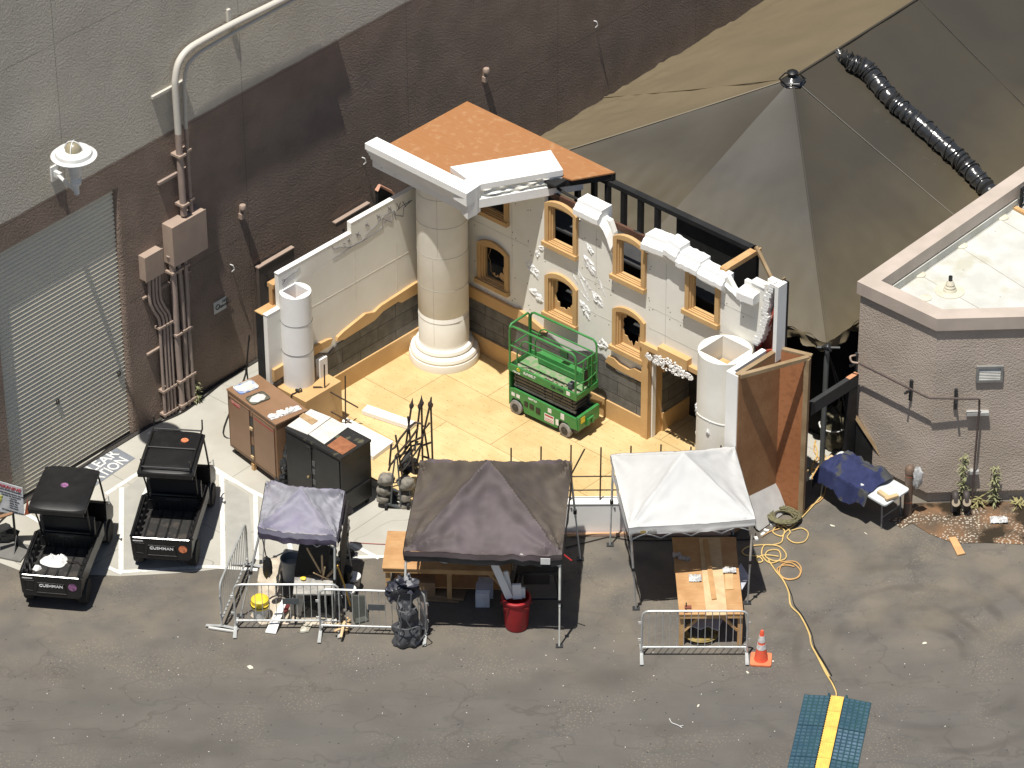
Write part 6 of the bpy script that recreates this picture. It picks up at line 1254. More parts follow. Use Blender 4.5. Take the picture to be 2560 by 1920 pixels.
b = MB(); b.prism([g(5,*q,z) for q,z in (((758,1185),.3),((806,1192),.3),((700,1492),.01),((603,1480),.01))], (.0,.01,.025)); tag(b.build('foam_board', FOAM), 'narrow white foam board leaning through the steel barrier', 'foam board')
b = MB(); b.prism([g(5,*q,.31) for q in ((800,1215),(835,1225),(800,1300),(760,1300))], (0,0,.03)); tag(b.build('dark_red_book', mat('dark_red_cover',(.12,.02,.02),.6)), 'small dark red case beside the white foam board', 'case')
drape([g(5,*q) for q in [(985,1360),(1060,1370),(1000,1478),(930,1486),(920,1470)]], 'crumpled paper strips poking out under the barrier', mat('dirty_paper',(.6,.57,.48),.9,(.35,.32,.25),ns=14), 'paper', .05, 'paper_scraps', 3)
b = MB(); rnd = random.Random(8); P0 = g(5,1120,990,.75)
for k, (dx, dy, L_, r_) in enumerate([(-.3,.1,.62,.022),(.0,.06,.5,.026),(.06,.0,.3,.024),(-.3,-.05,.2,.012),(.25,.1,.25,.012),(.2,.1,.2,.014)]):
    q = P0+Vector((rnd.uniform(0,.15),rnd.uniform(-.02,.08),0)); b.tube([q, q+Vector((dx,dy,L_))], r_, 4)
sb_ = b.build('stick_bundle', PINE); tag(sb_, 'bundle of pale wooden sticks and tools propped on the plastered table', 'sticks')
b = MB()
for k in range(10): q = P0+Vector((rnd.uniform(-.05,.25),rnd.uniform(-.05,.1),.01)); b.tube([q, q+Vector((rnd.uniform(-.3,.3),rnd.uniform(-.1,.2),rnd.uniform(.05,.3)))], rnd.uniform(.01,.02), 5)
b.build('hand_tools', mat('dark_tools',(.07,.05,.04),.7), sb_)
b = MB(); b.blob(g(5,950,980,.78),(.06,.05,.03),.3,3,3,8); tag(b.build('yellow_sponge', YELLOWP), 'small yellow sponge at the back of the plastered table', 'sponge')
b = MB(); b.tube([g(5,1265,860,1.3), g(5,1330,1040,.7), g(5,1390,1250,.05)], .018, 6); bm_ = b.build('broom', mat('yellow_handle',(.75,.45,.08),.5)); tag(bm_, 'broom with a yellow handle leaning by the small tent leg', 'broom')
b = MB(); b.tube([g(5,1385,1235,.1), g(5,1400,1275,.0)], [.03,.06], 6); b.build('broom_head', BLACKM, bm_)
b = MB(); b.tube([g(5,1310,990,.8), g(5,1385,1170,.3), g(5,1440,1300,.02)], .012, 6); tag(b.build('grey_pole', GREYP), 'thin grey pole leaning beside the yellow broom', 'pole')
for (x,y,r_,h_,lb_,m_) in ((1368,1225,.15,.38,'white rimmed grey bucket with orange tools inside','w'),(1415,1075,.14,.3,'splashed white bucket right of the small tent','w'),(1350,1090,.13,.5,'dark upright bin beside the small tent leg','k')):
    base = g(5,x,y,0); mt = GREYP if m_ == 'w' and x < 1400 else (mat('splashed_bucket',(.5,.48,.45),.6,(.1,.1,.1),ns=9,lo=.5,hi=.56) if m_ == 'w' else BLACKM)
    t = lathe_obj(base, [(r_*.82,0),(r_,h_),(r_*.9,h_),(r_*.85,h_*.5),(.001,h_*.5)], 'open_bucket', lb_, 'bucket', mt, parts=(('rim', [(r_,h_-.03),(r_+.012,h_-.03),(r_+.012,h_+.01),(r_-.01,h_+.01)], WHITEP if m_ == 'w' else BLACKM),))
    if x == 1368: b = MB(); b.blob(base+Vector((-.03,0,h_*.85)),(.08,.07,.06),.4,3,1,9); b.build('orange_tool', ORS, t)
b = MB(); b.prism([T1c[1]+Vector((.05,.1,-.25)), T1c[2]+Vector((.05,0,-.2)), Vector((T1c[2].x-.05,T1c[2].y-.1,.1)), Vector((T1c[1].x+.0,T1c[1].y+.35,.1))], (.02,0,0)); tag(b.build('dark_side_sheet', mat('tent_shade_black2',(.02,.02,.022),.8)), 'black side curtain hanging from the right edge of the small tent', 'curtain')
p = g(5,1350,760,0); b = MB(); b.lathe([(.16,0),(.16,.03)], p+Vector((0,0,1.05)), 18); b.tube([p, p+Vector((0,0,1.05))], .03, 6); b.lathe([(.17,0),(.17,.03)], p, 16); tag(b.build('round_stand', BLACKM), 'black round topped stand right of the small tent', 'stand')
p = g(5,1468,1355,0); b = MB(fr(p,p+Vector((1,.4,0)))); b.prism([(-.12,0,0),(.14,0,0),(.18,.1,.42),(-.1,.12,.5)],(0,.05,0)); b.box(-.12,.14,-.14,.02,0,.03); b.prism([(-.12,-.14,0),(-.12,.02,0),(-.1,.1,.3)],(.01,0,0)); b.prism([(.14,-.14,0),(.14,.02,0),(.17,.1,.3)],(.01,0,0)); tag(b.build('dustpan', mat('olive_grey',(.08,.085,.075),.6)), 'dark grey upright dustpan leaning near the barrier', 'dustpan')
b = MB(); rnd = random.Random(12)
for k in range(7): q = g(5,1340+rnd.uniform(-30,40),1390+rnd.uniform(-60,70),.05+.02*k); a_ = rnd.uniform(.6,2.2); b.box(-.2,.2,-.025,.025,-.012,.012, M=Matrix.Translation(q) @ Matrix.Rotation(a_,4,'Z') @ Matrix.Rotation(rnd.uniform(-.3,.3),4,'Y'))
tag(b.build('wood_scraps', PINE), 'heap of split pale wood scraps against the barrier feet', 'wood scraps')
b = MB(); b.blob(g(5,1345,480,.9),(.08,.08,.16),.4,3,2,10); tag(b.build('hanging_rag', mat('blotchy_rag',(.35,.33,.3),.9,(.1,.1,.1),ns=14)), 'blotchy grey rag hanging behind the small tent', 'rag')
b = MB()
for k in range(5): q = g(5,1255+k*9,1120,.85); b.tube([q, Vector((q.x+.02*k,q.y,.03))], .014, 5)
tag(b.build('rods_bundle', DARKM), 'bundle of dark rods standing at the right leg of the small tent', 'rods')
# grey folded roller bag at the leg of the big tent
p = g(27,1120,1480,0); gb = thing('folded_bag', 'tall grey and black folded wheeled tent bag strapped at the big tent leg', 'bag', p)
b = MB(); n = 26
def fb(u, v):
    a_ = 2*pi*u; z = 1.38*v; w_ = .23+.05*sin(v*9)+.04*sin(v*23+2)-.05*v+(.08 if v > .78 else 0); d_ = .16+.03*sin(v*14)
    k = 1+.35*noise.noise(Vector((cos(a_)*2,sin(a_)*2,v*6))); return p+Vector((w_*k*cos(a_)+.05*sin(v*5), d_*k*sin(a_)+.05*v, .02+z))
b.grid(32, 44, fb); b.build('bag_body', GREYBAG, gb)
b = MB(); b.blob(p+Vector((0,.05,1.36)), (.26,.17,.14), .5, 3, 5, 18); b.blob(p+Vector((-.25,0,1.2)), (.12,.1,.2), .5, 3, 7, 12); b.build('bag_top', mat('dark_bag_cloth',(.025,.027,.04),.6,(.25,.25,.26),ns=6,lo=.55,hi=.6), gb)
for pts in ([(-.1,-.2,1.3),(-.16,-.21,1.0),(-.08,-.22,.7),(-.14,-.2,.3)],[(.12,-.2,1.32),(.1,-.22,1.0),(.02,-.23,.75),(.18,-.18,.35)],[(.22,-.05,1.1),(.34,-.1,.8),(.42,-.1,.45),(.28,-.15,.2)],[(-.22,-.12,.5),(0,-.24,.52),(.22,-.12,.5)],[(-.22,-.12,.95),(0,-.24,.92),(.22,-.12,.96)]):
    b = MB(); b.tube(bez([p+Vector(q) for q in pts],5), .012, 5); b.build('strap', mat('light_grey_strap',(.13,.135,.14),.6), gb)
b = MB(); b.lathe([(.05,-.02),(.05,.02)], (0,0,0), 12, M=Matrix.Translation(p+Vector((.14,-.12,.05))) @ Matrix.Rotation(pi/2,4,'Y')); b.build('bag_wheel', BLACKM, gb)
p = g(27,1350,1290,0); b = MB(fr(p,p+Vector((1,0,0)))); b.box(-.04,.1,.0,.14,0,.85); tag(b.build('pale_post', mat('pale_pink_board',(.45,.38,.34),.8)), 'pale board standing behind the folded grey bag', 'board')
# ================================================================== LONG WORKBENCH UNDER THE BIG TENT
zb_ = .78; TL, FLx, FR_, TR = [g(11,*q,zb_) for q in [(60,660),(15,958),(1045,985),(1045,690)]]
wb = thing('workbench', 'long plywood workbench under the black tent with boards stored below', 'workbench', Vector(((FLx.x+FR_.x)/2,(FLx.y+TL.y)/2,0)))
b = MB(); b.prism([TL,FLx,FR_,TR], (0,0,-.02)); b.build('bench_top', BENCHPLY, wb)
d = (FR_-FLx).normalized(); F = fr(FLx,FR_,0); L_ = (FR_-FLx).length; W_ = (TL-FLx).length
b = MB(F); b.box(.02,L_-.02,.02,.06,zb_-.12,zb_-.021); b.build('apron', LUMBER, wb)
b = MB(F); b.box(.02,L_-.02,W_-.06,W_-.02,zb_-.12,zb_-.021); b.build('apron', LUMBER, wb)
for x in (.06,L_*.5,L_-.12):
    for y in (.061,W_-.15): b = MB(F); b.box(x,x+.09,y,y+.09,0,zb_-.021); b.build('leg', LUMBER, wb)
for x, s_ in ((.15,1),(L_-.15,-1)): b = MB(F); b.tube([(x,.12,.3),(x+s_*.32,.12,zb_-.1)], .04, 4); b.build('brace', LUMBER, wb)
b = MB(F); b.box(.2,L_-.1,.15,W_-.1,.22,.24); b.build('lower_shelf', BENCHPLY, wb)
t = slabthing([g(11,*q,.36) for q in [(200,1000),(440,1010),(440,1080),(200,1070)]], .36, .33, 'cardboard_box', 'flat brown cardboard box stored under the long workbench', 'cardboard', CARD)
slabthing([g(11,*q,.06) for q in [(470,1100),(695,1130),(665,1205),(440,1180)]], .06, .04, 'cardboard_sheet', 'loose cardboard sheet on the ground in front of the bench', 'cardboard', CARD)
slabthing([g(11,*q,.03) for q in [(380,1180),(640,1205),(630,1228),(370,1215)]], .03, .02, 'timber_strip', 'narrow timber strip on the ground beside the cardboard sheet', 'timber', DLUMBER)
p = g(11,828,1272,0); b = MB(fr(p,p+Vector((1,-.03,0)))); b.prism([(-.16,0,0),(.11,0,0),(.11,0,.33),(-.16,0,.33)],(0,.28,0)); b.prism([(-.16,0,.331),(.11,0,.331),(.11,.28,.331),(-.16,.28,.331)],(.02,.06,.04)); b.box(-.12,.17,.281,.5,0,.36); tag(b.build('foam_block', mat('pale_grey_foam',(.62,.64,.7),.8)), 'pale foam block standing in the shade beside the red bin', 'foam block')
p = g(11,1088,1420,0); rb = thing('red_bin', 'big round red plastic bin stuffed with foam offcuts under the black tent', 'bin', p); r_ = .265
b = MB(); b.lathe([(.21,0),(.225,.05),(r_,.66),(r_+.02,.66),(r_+.025,.7),(r_+.005,.72),(r_-.02,.72),(r_-.03,.5),(.001,.5)], p, 32); b.build('bin_body', REDP, rb)
for s_ in (-1,1): b = MB(fr(p,p+Vector((1,.1*s_,0)))); b.box(s_*.27-.03,s_*.27+.03,-.08,.08,.58,.64); b.box(-.0+s_*.16-.05,s_*.16+.05,-.25,-.235,.56,.6); b.build('bin_handle', mat('dark_red_plastic',(.15,.01,.01),.5), rb)
bp_ = p+Vector((0,.0,.7))
def plank(k, pa, pb__, base, w_, th, label, off=0, mt=None):
    A = vp(k,*pa,base+Vector((0,off,0))); B2 = vp(k,*pb__,base+Vector((0,off,0))); d = (A-B2).normalized(); s_ = Vector((d.z,0,-d.x)).normalized()*w_/2; b = MB(); b.prism([A-s_,A+s_,B2+s_,B2-s_],(0,th,0)); return tag(b.build('foam_offcut', mt or FOAM), label, 'foam offcut')
plank(31,(440,330),(740,1000),bp_,.14,.04,'longest foam offcut leaning out of the red bin to the upper left',-.08)
plank(31,(660,470),(790,1000),bp_,.09,.04,'narrow foam offcut in the middle of the red bin',.0)
plank(31,(880,730),(900,1010),bp_,.17,.05,'short wide foam offcut at the front of the red bin',-.06)
plank(31,(1000,800),(1000,990),bp_,.1,.05,'small pointed foam offcut at the right rim of the red bin',-.02)
p = g(31,1330,1180,0); ts = thing('table_saw', 'black table saw on folding stand in the shade of the black tent', 'table saw', p)
b = MB(fr(p,p+Vector((1,0,0)))); b.box(-.42,.36,.0,.6,.78,.84); b.build('saw_top', mat('dark_alloy',(.03,.03,.032),.4), ts); b = MB(fr(p,p+Vector((1,0,0)))); b.box(-.3,.2,.08,.5,.5,.779); b.build('saw_body', BLACKM, ts)
for x0,x1,y in ((-.35,-.5,.02),(.3,.42,.02),(-.35,-.5,.55),(.3,.42,.55)): b = MB(fr(p,p+Vector((1,0,0)))); b.tube([(x0,y,.78),(x1,y-.02,.02)], .03, 6); b.build('stand_leg', BLACKM, ts)
b = MB(fr(p,p+Vector((1,0,0)))); b.tube([(-.45,.0,.22),(.38,.0,.22)], .025, 6); b.build('stand_rail', BLACKM, ts)
for x in (-.2,.0,.2): b = MB(fr(p,p+Vector((1,0,0)))); b.box(x-.06,x+.06,.02,.5,.841,.848); b.build('top_rib', DARKM, ts)
# ================================================================== PLYWOOD BENCH UNDER THE WHITE TENT
zt_ = .78; C4 = [g(12,*q,zt_) for q in [(553,728),(603,1262),(1048,1258),(990,725)]]
wb = thing('workbench', 'plywood workbench with long boards laid along it, half in the sun', 'workbench', Vector(((C4[1].x+C4[2].x)/2,(C4[0].y+C4[1].y)/2,0)))
b = MB(); b.prism(C4, (0,0,-.02)); b.build('bench_top', BENCHPLY, wb)
F = fr(C4[1],C4[2],0); L_ = (C4[2]-C4[1]).length; W_ = (C4[0]-C4[1]).length
for y0,y1 in ((.01,.05),(W_-.05,W_-.01)): b = MB(F); b.box(.01,L_-.01,y0,y1,zt_-.11,zt_-.021); b.build('apron', LUMBER, wb)
for x in (.01,L_-.1):
    for y in (.051,W_-.14): b = MB(F); b.box(x,x+.09,y,y+.09,0,zt_-.021); b.build('leg', LUMBER, wb)
for x, s_ in ((.1,1),(L_-.1,-1)): b = MB(F); b.tube([(x,.09,.33),(x+s_*.32,.09,zt_-.1)], .035, 4); b.build('brace', LUMBER, wb)
slabthing([g(12,*q,zt_+.018) for q in [(738,730),(885,730),(935,1262),(790,1265)]], zt_+.018, .016, 'long_board', 'wide pale board running the length of the plywood workbench', 'board', mat('pale_mdf',(.6,.44,.25),.7))
slabthing([g(12,*q,zt_+.018) for q in [(915,920),(975,915),(978,1085),(922,1088)]], zt_+.018, .016, 'short_board', 'short pale board at the right side of the plywood workbench', 'board', mat('pale_mdf2',(.58,.38,.19),.7))
slabthing([g(12,*q,zt_+.05) for q in [(768,742),(800,738),(862,1150),(828,1155)]], zt_+.05, .03, 'timber_batten', 'narrow orange batten lying on top of the wide pale board', 'timber', mat('orange_batten',(.52,.3,.13),.7))
def sack(k, x, y, z, sx, sy, lb_, seed):
    p = g(k,x,y,z); b = MB(Matrix.Translation(p)); b.grid(14,10,lambda s,q: Vector(((s-.5)*sx,(q-.5)*sy,.012+.03*abs(noise.noise(Vector((s*6,q*6,seed))))*2))); tag(b.build('plastic_bag', PLASTIC, base=p), lb_, 'plastic bag')
sack(12,713,1015,zt_+.004,.24,.22,'clear plastic bag of hardware on the left side of the plywood workbench',1)
sack(12,950,960,zt_+.035,.26,.15,'clear plastic bag across the short board on the workbench',2)
p = g(12,560,850,zt_+.03); q = g(12,675,880,zt_+.03); b = MB(); b.tube(bez([p, p.lerp(q,.35)+Vector((0,.03,.02)), p.lerp(q,.5)+Vector((0,-.02,0)), p.lerp(q,.8), q],6), [.05*(1+.25*sin(i*1.3)) for i in range(25)], 9); tag(b.build('twisted_rag', mat('grey_rag',(.42,.36,.32),.9)), 'twisted grey rag at the shaded edge of the plywood workbench', 'rag')
p = g(12,650,1240,zt_); cl_ = thing('bar_clamp', 'small bar clamp gripping the front edge of the plywood workbench', 'clamp', p)
b = MB(); b.tube([p+Vector((0,-.02,.22)), p+Vector((0,-.03,-.35))], .012, 6); b.build('clamp_bar', DARKM, cl_); b = MB(); b.box(-.03,.1,-.06,.02,.1,.13, M=Matrix.Translation(p)); b.box(-.025,.025,-.05,.01,-.1,.02, M=Matrix.Translation(p)); b.build('clamp_jaw', mat('rust_red',(.25,.08,.05),.6), cl_)
slabthing([g(12,*q,.35) for q in [(1015,925),(1030,905),(1088,1000),(1040,1085),(1020,1090)]], .35, .02, 'offcut_sheet', 'pale grey sheet sticking out at the right of the plywood workbench', 'sheet', mat('pale_blue_grey',(.5,.52,.58),.7))
slabthing([g(12,*q,.3) for q in [(660,1330),(745,1290),(905,1290),(870,1370),(800,1340),(750,1362)]], .3, .02, 'offcut_sheet', 'pale grey offcut stored under the plywood workbench', 'sheet', mat('pale_blue_grey',(0,0,0)))
def coil(c, r, n, h, mt, lb_, seed, rr=.014, squash=1., name='cable_coil', cat='cable'):
    b = MB(); rnd = random.Random(seed); pts = []
    for i in range(n*18): a_ = 2*pi*i/18; k = r*(1+.13*sin(a_*.37+seed)+.08*sin(a_*.91)); pts.append(c+Vector((k*cos(a_)+.03*sin(a_*.23), squash*k*sin(a_), rr+h*abs(sin(i*.17)))))
    b.tube(pts, rr, 5); return tag(b.build(name, mt), lb_, cat)
coil(g(12,745,1400,0), .3, 7, .08, mat('dull_yellow_hose',(.3,.22,.07),.7), 'coil of dull yellow hose under the front of the plywood workbench', 3, .016)
# ================================================================== CONE, RAMP, CABLES
p = g(12,1168,1578,0); tc = thing('traffic_cone', 'faded orange traffic cone with two white collars beside the barrier', 'traffic cone', p, rz=-.08)
b = MB(Matrix.Translation(p) @ Matrix.Rotation(-.1,4,'Z')); b.slab(rrect(.4,.4,.04), [], lambda u,v,w_: (u,v,w_), 0, .035); b.build('cone_base', ORANGE2, tc)
pr_c = [(.135,.036),(.128,.06),(.118,.13),(.05,.6),(.032,.7),(.028,.71),(.001,.7)]; b = MB(); b.lathe(pr_c, p, 28); b.build('cone_body', ORANGE, tc)
cr = lambda z: .1185-(z-.13)*(.0685/.47)
for z0,z1 in ((.3,.41),(.46,.6)): b = MB(); b.lathe([(cr(z0)+.003,z0),(cr(z1)+.003,z1)], p, 28); b.build('white_collar', WCOLLAR, tc)
r0_, r1_, r2_, r3_ = g(15,820,660), g(15,1625,770), g(15,600,1620), g(15,1455,1640)
rm = thing('cable_ramp', 'blue green rubber cable ramp with a yellow lid lying across the road', 'cable ramp', r0_)
ctl, ctr = g(15,1135,680), g(15,1308,700); 
ll = (r2_-r0_).normalized(); F = fr(r0_, r0_+ll, 0); lc = [F.inverted() @ q for q in (r0_,ctl,ctr,r1_)]; wy = [q.y for q in lc]; sgn = 1 if wy[3] > 0 else -1
wv_ = [abs(y) for y in wy]; Lr = 4.2; mod = .92
for k in range(5):
    x0, x1 = k*mod-.0, (k+1)*mod-.012
    for side, (ya, yb2, za, zb2) in enumerate(((0,wv_[1],.012,.055),(wv_[2],wv_[3],.055,.012))):
        b = MB(F); vs = [(x0,sgn*ya,0),(x1,sgn*ya,0),(x1,sgn*yb2,0),(x0,sgn*yb2,0),(x0,sgn*ya,za),(x1,sgn*ya,za),(x1,sgn*yb2,zb2),(x0,sgn*yb2,zb2)]
        b.add(vs, [(0,1,2,3),(4,5,6,7),(0,1,5,4),(1,2,6,5),(2,3,7,6),(3,0,4,7)]); mt = RAMPB
        rp = b.build('ramp_side', mt, rm); b = MB(F)
        nx, ny = 9, 5
        for i in range(nx):
            for j in range(ny):
                u = x0+(i+.5)*(x1-x0)/nx; t = (j+.5)/ny; y = ya+(yb2-ya)*t; z = za+(zb2-za)*t; e = .026; f_y = abs(yb2-ya)/ny*.33
                b.add([(u-e,sgn*(y-f_y),z+.009),(u+e,sgn*(y-f_y),z+.009),(u+e,sgn*(y+f_y),z+.009),(u-e,sgn*(y+f_y),z+.009),(u-e-.008,sgn*(y-f_y-.01),z-.004),(u+e+.008,sgn*(y-f_y-.01),z-.004),(u+e+.008,sgn*(y+f_y+.01),z-.004),(u-e-.008,sgn*(y+f_y+.01),z-.004)], [(0,1,2,3),(0,1,5,4),(1,2,6,5),(2,3,7,6),(3,0,4,7)])
        b.build('tread', RAMPL if (k == 1 and side == 1) or (k == 0 and side == 1 and False) else mat('ramp_tread',(.03,.075,.11),.5,(.05,.1,.135),ns=5), rp)
for k in range(9):
    x0 = -.01+k*mod/2; b = MB(F); ya, yb2 = wv_[1]+.012, wv_[2]-.012; b.box(x0,x0+mod/2-.008,min(sgn*ya,sgn*yb2),max(sgn*ya,sgn*yb2),.0,.06); ld = b.build('lid', RAMPY, rm)
    b = MB(F)
    for j in range(5): y = sgn*(ya+.03+(yb2-ya-.06)*j/4); b.box(x0+.02,x0+mod/2-.03,y-.006,y+.006,.0601,.067)
    b.build('lid_ribs', RAMPY, ld)
b = MB(F)
for i in range(60): x = i*.07; b.box(x,x+.035,min(sgn*(wv_[1]-.004),sgn*(wv_[1]+.02)),max(sgn*(wv_[1]-.004),sgn*(wv_[1]+.02)),.05,.062)
o = b.build('hinge_teeth', BLACKM, rm); o['kind'] = 'stuff'
for y in (wv_[1]-.03,wv_[2]+.03): b = MB(F); b.box(-.09,0,sgn*y-.02,sgn*y+.02,0,.05); b.build('connector', RAMPB, rm)
def cable(pts, r, mt, lb_, z=None, n=8, name='power_cable', cat='cable'):
    b = MB(); b.tube(bez(pts,n), r, 6); return tag(b.build(name, mt), lb_, cat)
G_ = lambda k, L, z=.018: [g(k,x,y,z) for x,y in L]
cable(G_(12,[(1220,885),(1270,960),(1325,1030),(1360,1110),(1375,1200),(1440,1270),(1500,1390),(1520,1480),(1590,1600),(1640,1690)])+G_(15,[(920,90),(1000,240),(1080,400),(1160,530),(1205,640),(1195,700)]), .016, YCORD, 'long yellow cable running down the road to the cable ramp')
cable(G_(12,[(1230,890),(1285,975),(1340,1045),(1378,1120),(1400,1195),(1455,1270),(1515,1385),(1540,1480),(1605,1590),(1655,1680)])+G_(15,[(940,80),(1020,235),(1100,395),(1175,530),(1213,640),(1205,700)],.012), .01, BCORD, 'thin dark cable following the yellow one across the road')
cable(G_(12,[(1600,430),(1480,560),(1400,640),(1330,700),(1310,760),(1250,780),(1190,785),(1175,850),(1230,905),(1300,880),(1290,820),(1220,820),(1200,860),(1260,890),(1330,880),(1340,840),(1290,790),(1200,780),(1090,790),(1040,820),(1060,850),(1150,860),(1180,890),(1150,900),(1140,870),(1200,850),(1290,860)]), .014, YCORD, 'tangled yellow cable looping on the ground right of the white tent')
cable(G_(12,[(1300,900),(1400,895),(1445,940),(1430,1000),(1360,1020),(1300,990),(1310,920),(1380,905),(1440,960),(1410,1010),(1330,1010),(1280,950),(1330,920),(1400,930)]), .013, OCORD, 'orange yellow cable lying in a loose round loop below the tangle')
cable(G_(12,[(1380,680),(1450,665),(1495,700),(1470,755),(1400,765),(1350,730),(1370,690),(1330,650),(1290,640),(1250,690),(1310,720),(1330,680),(1280,650)]), .013, YCORD, 'single round loop of yellow cable near the plywood tower')
cable(G_(13,[(330,950),(320,1010),(355,1070),(330,1130),(310,1180),(390,1200),(350,1130),(300,1110),(340,1070),(390,1050)])+G_(13,[(380,1270),(300,1340),(240,1390),(180,1430),(120,1470),(60,1490),(10,1520)]), .013, OCORD, 'orange cables spilling from the gap beside the plywood tower')
cable(G_(22,[(150,640),(180,760),(130,880),(120,960),(200,1040),(270,1060),(200,990),(140,1030),(190,960),(240,950)]), .016, YCORD, 'short yellow cable tangle at the foot of the marquee pole')
cable(G_(18,[(100,1330),(400,1300),(700,1290),(900,1290),(1327,1300)],.06), .01, OCORD, 'thin orange cable stretched along the low white wall')
cable(G_(18,[(60,1490),(300,1430),(500,1380),(700,1340),(950,1380),(1327,1390)],.012)+G_(12,[(500,748),(800,745),(1100,740),(1130,700)],.012), .011, BCORD, 'thin black cable crossing the ground between the two larger tents')
cable(G_(5,[(1330,640),(1500,655),(1710,665),(1900,660)],.012), .008, mat('thin_red_cord',(.4,.12,.1),.7), 'thin red cord on the concrete behind the small tent')
coil(g(12,1330,610,.02), .27, 11, .13, OLIVE, 'thick coil of olive rope at the corner of the plywood tower', 5, .022, name='rope_coil', cat='rope')
for k,(x,y,lb_) in enumerate([(1250,650,'white plug adaptor nearest the olive rope coil'),(1180,715,'white plug adaptor between the rope coil and the white tent leg'),(1135,745,'white plug adaptor right beside the white tent leg'),(1205,690,'white plug adaptor below the tipped folding table')]):
    b = MB(); b.box(-.05,.05,-.03,.03,.0,.05, M=Matrix.Translation(g(12,x,y,0)) @ Matrix.Rotation(k*.9,4,'Z')); tag(b.build('plug_adaptor', WHITEP), lb_, 'plug', 'white plug adaptors among the cables')
# ================================================================== FOLDING TABLES
tl_, tr_, br_, bl_ = g(12,1252,312,.86+0), None, None, None
bs = g(12,1235,690,0); P1_, P2_ = g(12,1150,690,.02), g(12,1350,545,.02); nrm = (P2_-P1_).normalized(); up_ = vp(12,1250,315,P1_.lerp(P2_,.45)+Vector((-.05,.25,0)))
ft = thing('folded_table', 'white folding table tipped on its side against the plywood tower', 'folding table', P1_)
top_h = .72; lean = Vector((-.12,.22,0)); c1_ = P1_.copy(); c2_ = P2_.copy(); c1_.z = c2_.z = .02
b = MB(); A_ = vp(12,1060,440,c1_+lean); Bq = vp(12,1262,312,c2_+lean)
P4 = [c1_, c2_, Bq, A_]; X_ = (c2_-c1_); Xn = X_.normalized(); Yn = (A_-c1_); 
b.prism([c1_+X_*.04, c1_+X_*.96, c2_+(Bq-c2_)*.06, c2_+(Bq-c2_)*.94, Bq+(A_-Bq)*.06, Bq+(A_-Bq)*.94, A_-(A_-c1_)*.06, c1_+(A_-c1_)*.06], (-.03,.03,0)); b.build('table_top', mat('grey_white_table',(.52,.51,.49),.6,(.46,.45,.43),ns=4), ft)
b = MB(); m0 = A_.lerp(Bq,.2); m1 = A_.lerp(Bq,.42); b.tube([m0+Vector((0,0,.0)), m0+Vector((0,0,.05)), m1+Vector((0,0,.05)), m1], .012, 6); b.build('carry_handle', BLACKM, ft)
Pt = [g(22,*q,.74) for q in [(880,1305),(1145,1130),(940,990),(430,730),(205,905)]]; Q4 = [Pt[0],Pt[1],Pt[3],Pt[4]]; c = sum(Q4,Vector())/4; bt = thing('folding_table', 'grey white folding table carrying a blue moving blanket', 'folding table', Vector((c.x,c.y,0)))
P_ = []
for i in range(4):
    a, p, e = Q4[i-1], Q4[i], Q4[(i+1) % 4]; P_ += [p+(a-p).normalized()*.07, p+(a-p).normalized()*.02+(e-p).normalized()*.02, p+(e-p).normalized()*.07]
b = MB(); b.prism(P_, (0,0,-.035)); b.build('table_top', mat('pale_table',(.6,.62,.63),.5), bt)
for q0_, q1_ in (((845,1535),(1045,1400)),((215,1215),(400,1050))):
    A = g(22,*q0_,.0); B2 = g(22,*q1_,.0); Cn = A.lerp(B2,.5); Cn = Cn+(Vector((c.x,c.y,0))-Cn)*.0
    b = MB(); A2 = A+(Vector((c.x,c.y,0))-A)*.06; B3 = B2+(Vector((c.x,c.y,0))-B2)*.06; A2.z = B3.z = .7
    b.tube([A, A2], .018, 6); b.tube([B2, B3], .018, 6); b.tube([A.lerp(A2,.35), B2.lerp(B3,.35)], .014, 6); b.build('leg_frame', mat('grey_leg',(.25,.26,.27),.4,metal=.4), bt)
FB = fr(Q4[3],Q4[0],0); Lb = (Q4[0]-Q4[3]).length; Wb = (Q4[1]-Q4[0]).length
b = MB(FB)
def fbk(s, q):
    x = -.1+1.4*s; y = -.2+.98*q; ex = .07*noise.noise(Vector((s*3,q*3,2)))*2; x += ex*.8; y += .08*sin(s*9)*(1-q)*.6
    h = .76+.2*math.exp(-((x-.35)/.35)**2-((y-.35)/.25)**2)+.26*math.exp(-((x-1.1)/.2)**2-((y-.6)/.16)**2)+.14*math.exp(-((x-.8)/.3)**2-((y-.4)/.25)**2)
    h += .05*abs(noise.noise(Vector((x*4,y*4,3))))*2+.018*noise.noise(Vector((x*14,y*9,1)))
    if y < 0: h -= min(.42,(-y)*1.9*(.6+.6*abs(sin(s*5+1)))); y = y*.45
    if x < .0: h -= min(.3,-x*2)
    return (x,y,h)
b.grid(60,44,fbk); tag(b.build('moving_blanket', BLANKET), 'dark blue quilted moving blanket draped over tools on the folding table', 'blanket')
b = MB(); 
for x,y,L_,a_,z in ((870,1190,.3,-.9,.78),(950,1215,.28,.5,.79)): b.box(-L_/2,L_/2,-.045,.045,-.02,.025, M=Matrix.Translation(g(22,x,y,z)) @ Matrix.Rotation(a_,4,'Z'))
tag(b.build('wood_blocks', PINE), 'two pale wood blocks crossed at the front corner of the blanket table', 'wood blocks')
b = MB(); b.box(-.05,.05,-.04,.04,0,.06, M=Matrix.Translation(g(22,655,1105,.74))); tag(b.build('paper_cup', WHITEP), 'small white cup at the edge of the blue blanket', 'cup')
b = MB(fr(g(22,300,830,.745),g(22,350,800,.745))); b.box(-.1,.12,-.05,.05,0,.05); tag(b.build('wood_block', PINE), 'pale wood block at the back corner of the blanket table', 'wood block')
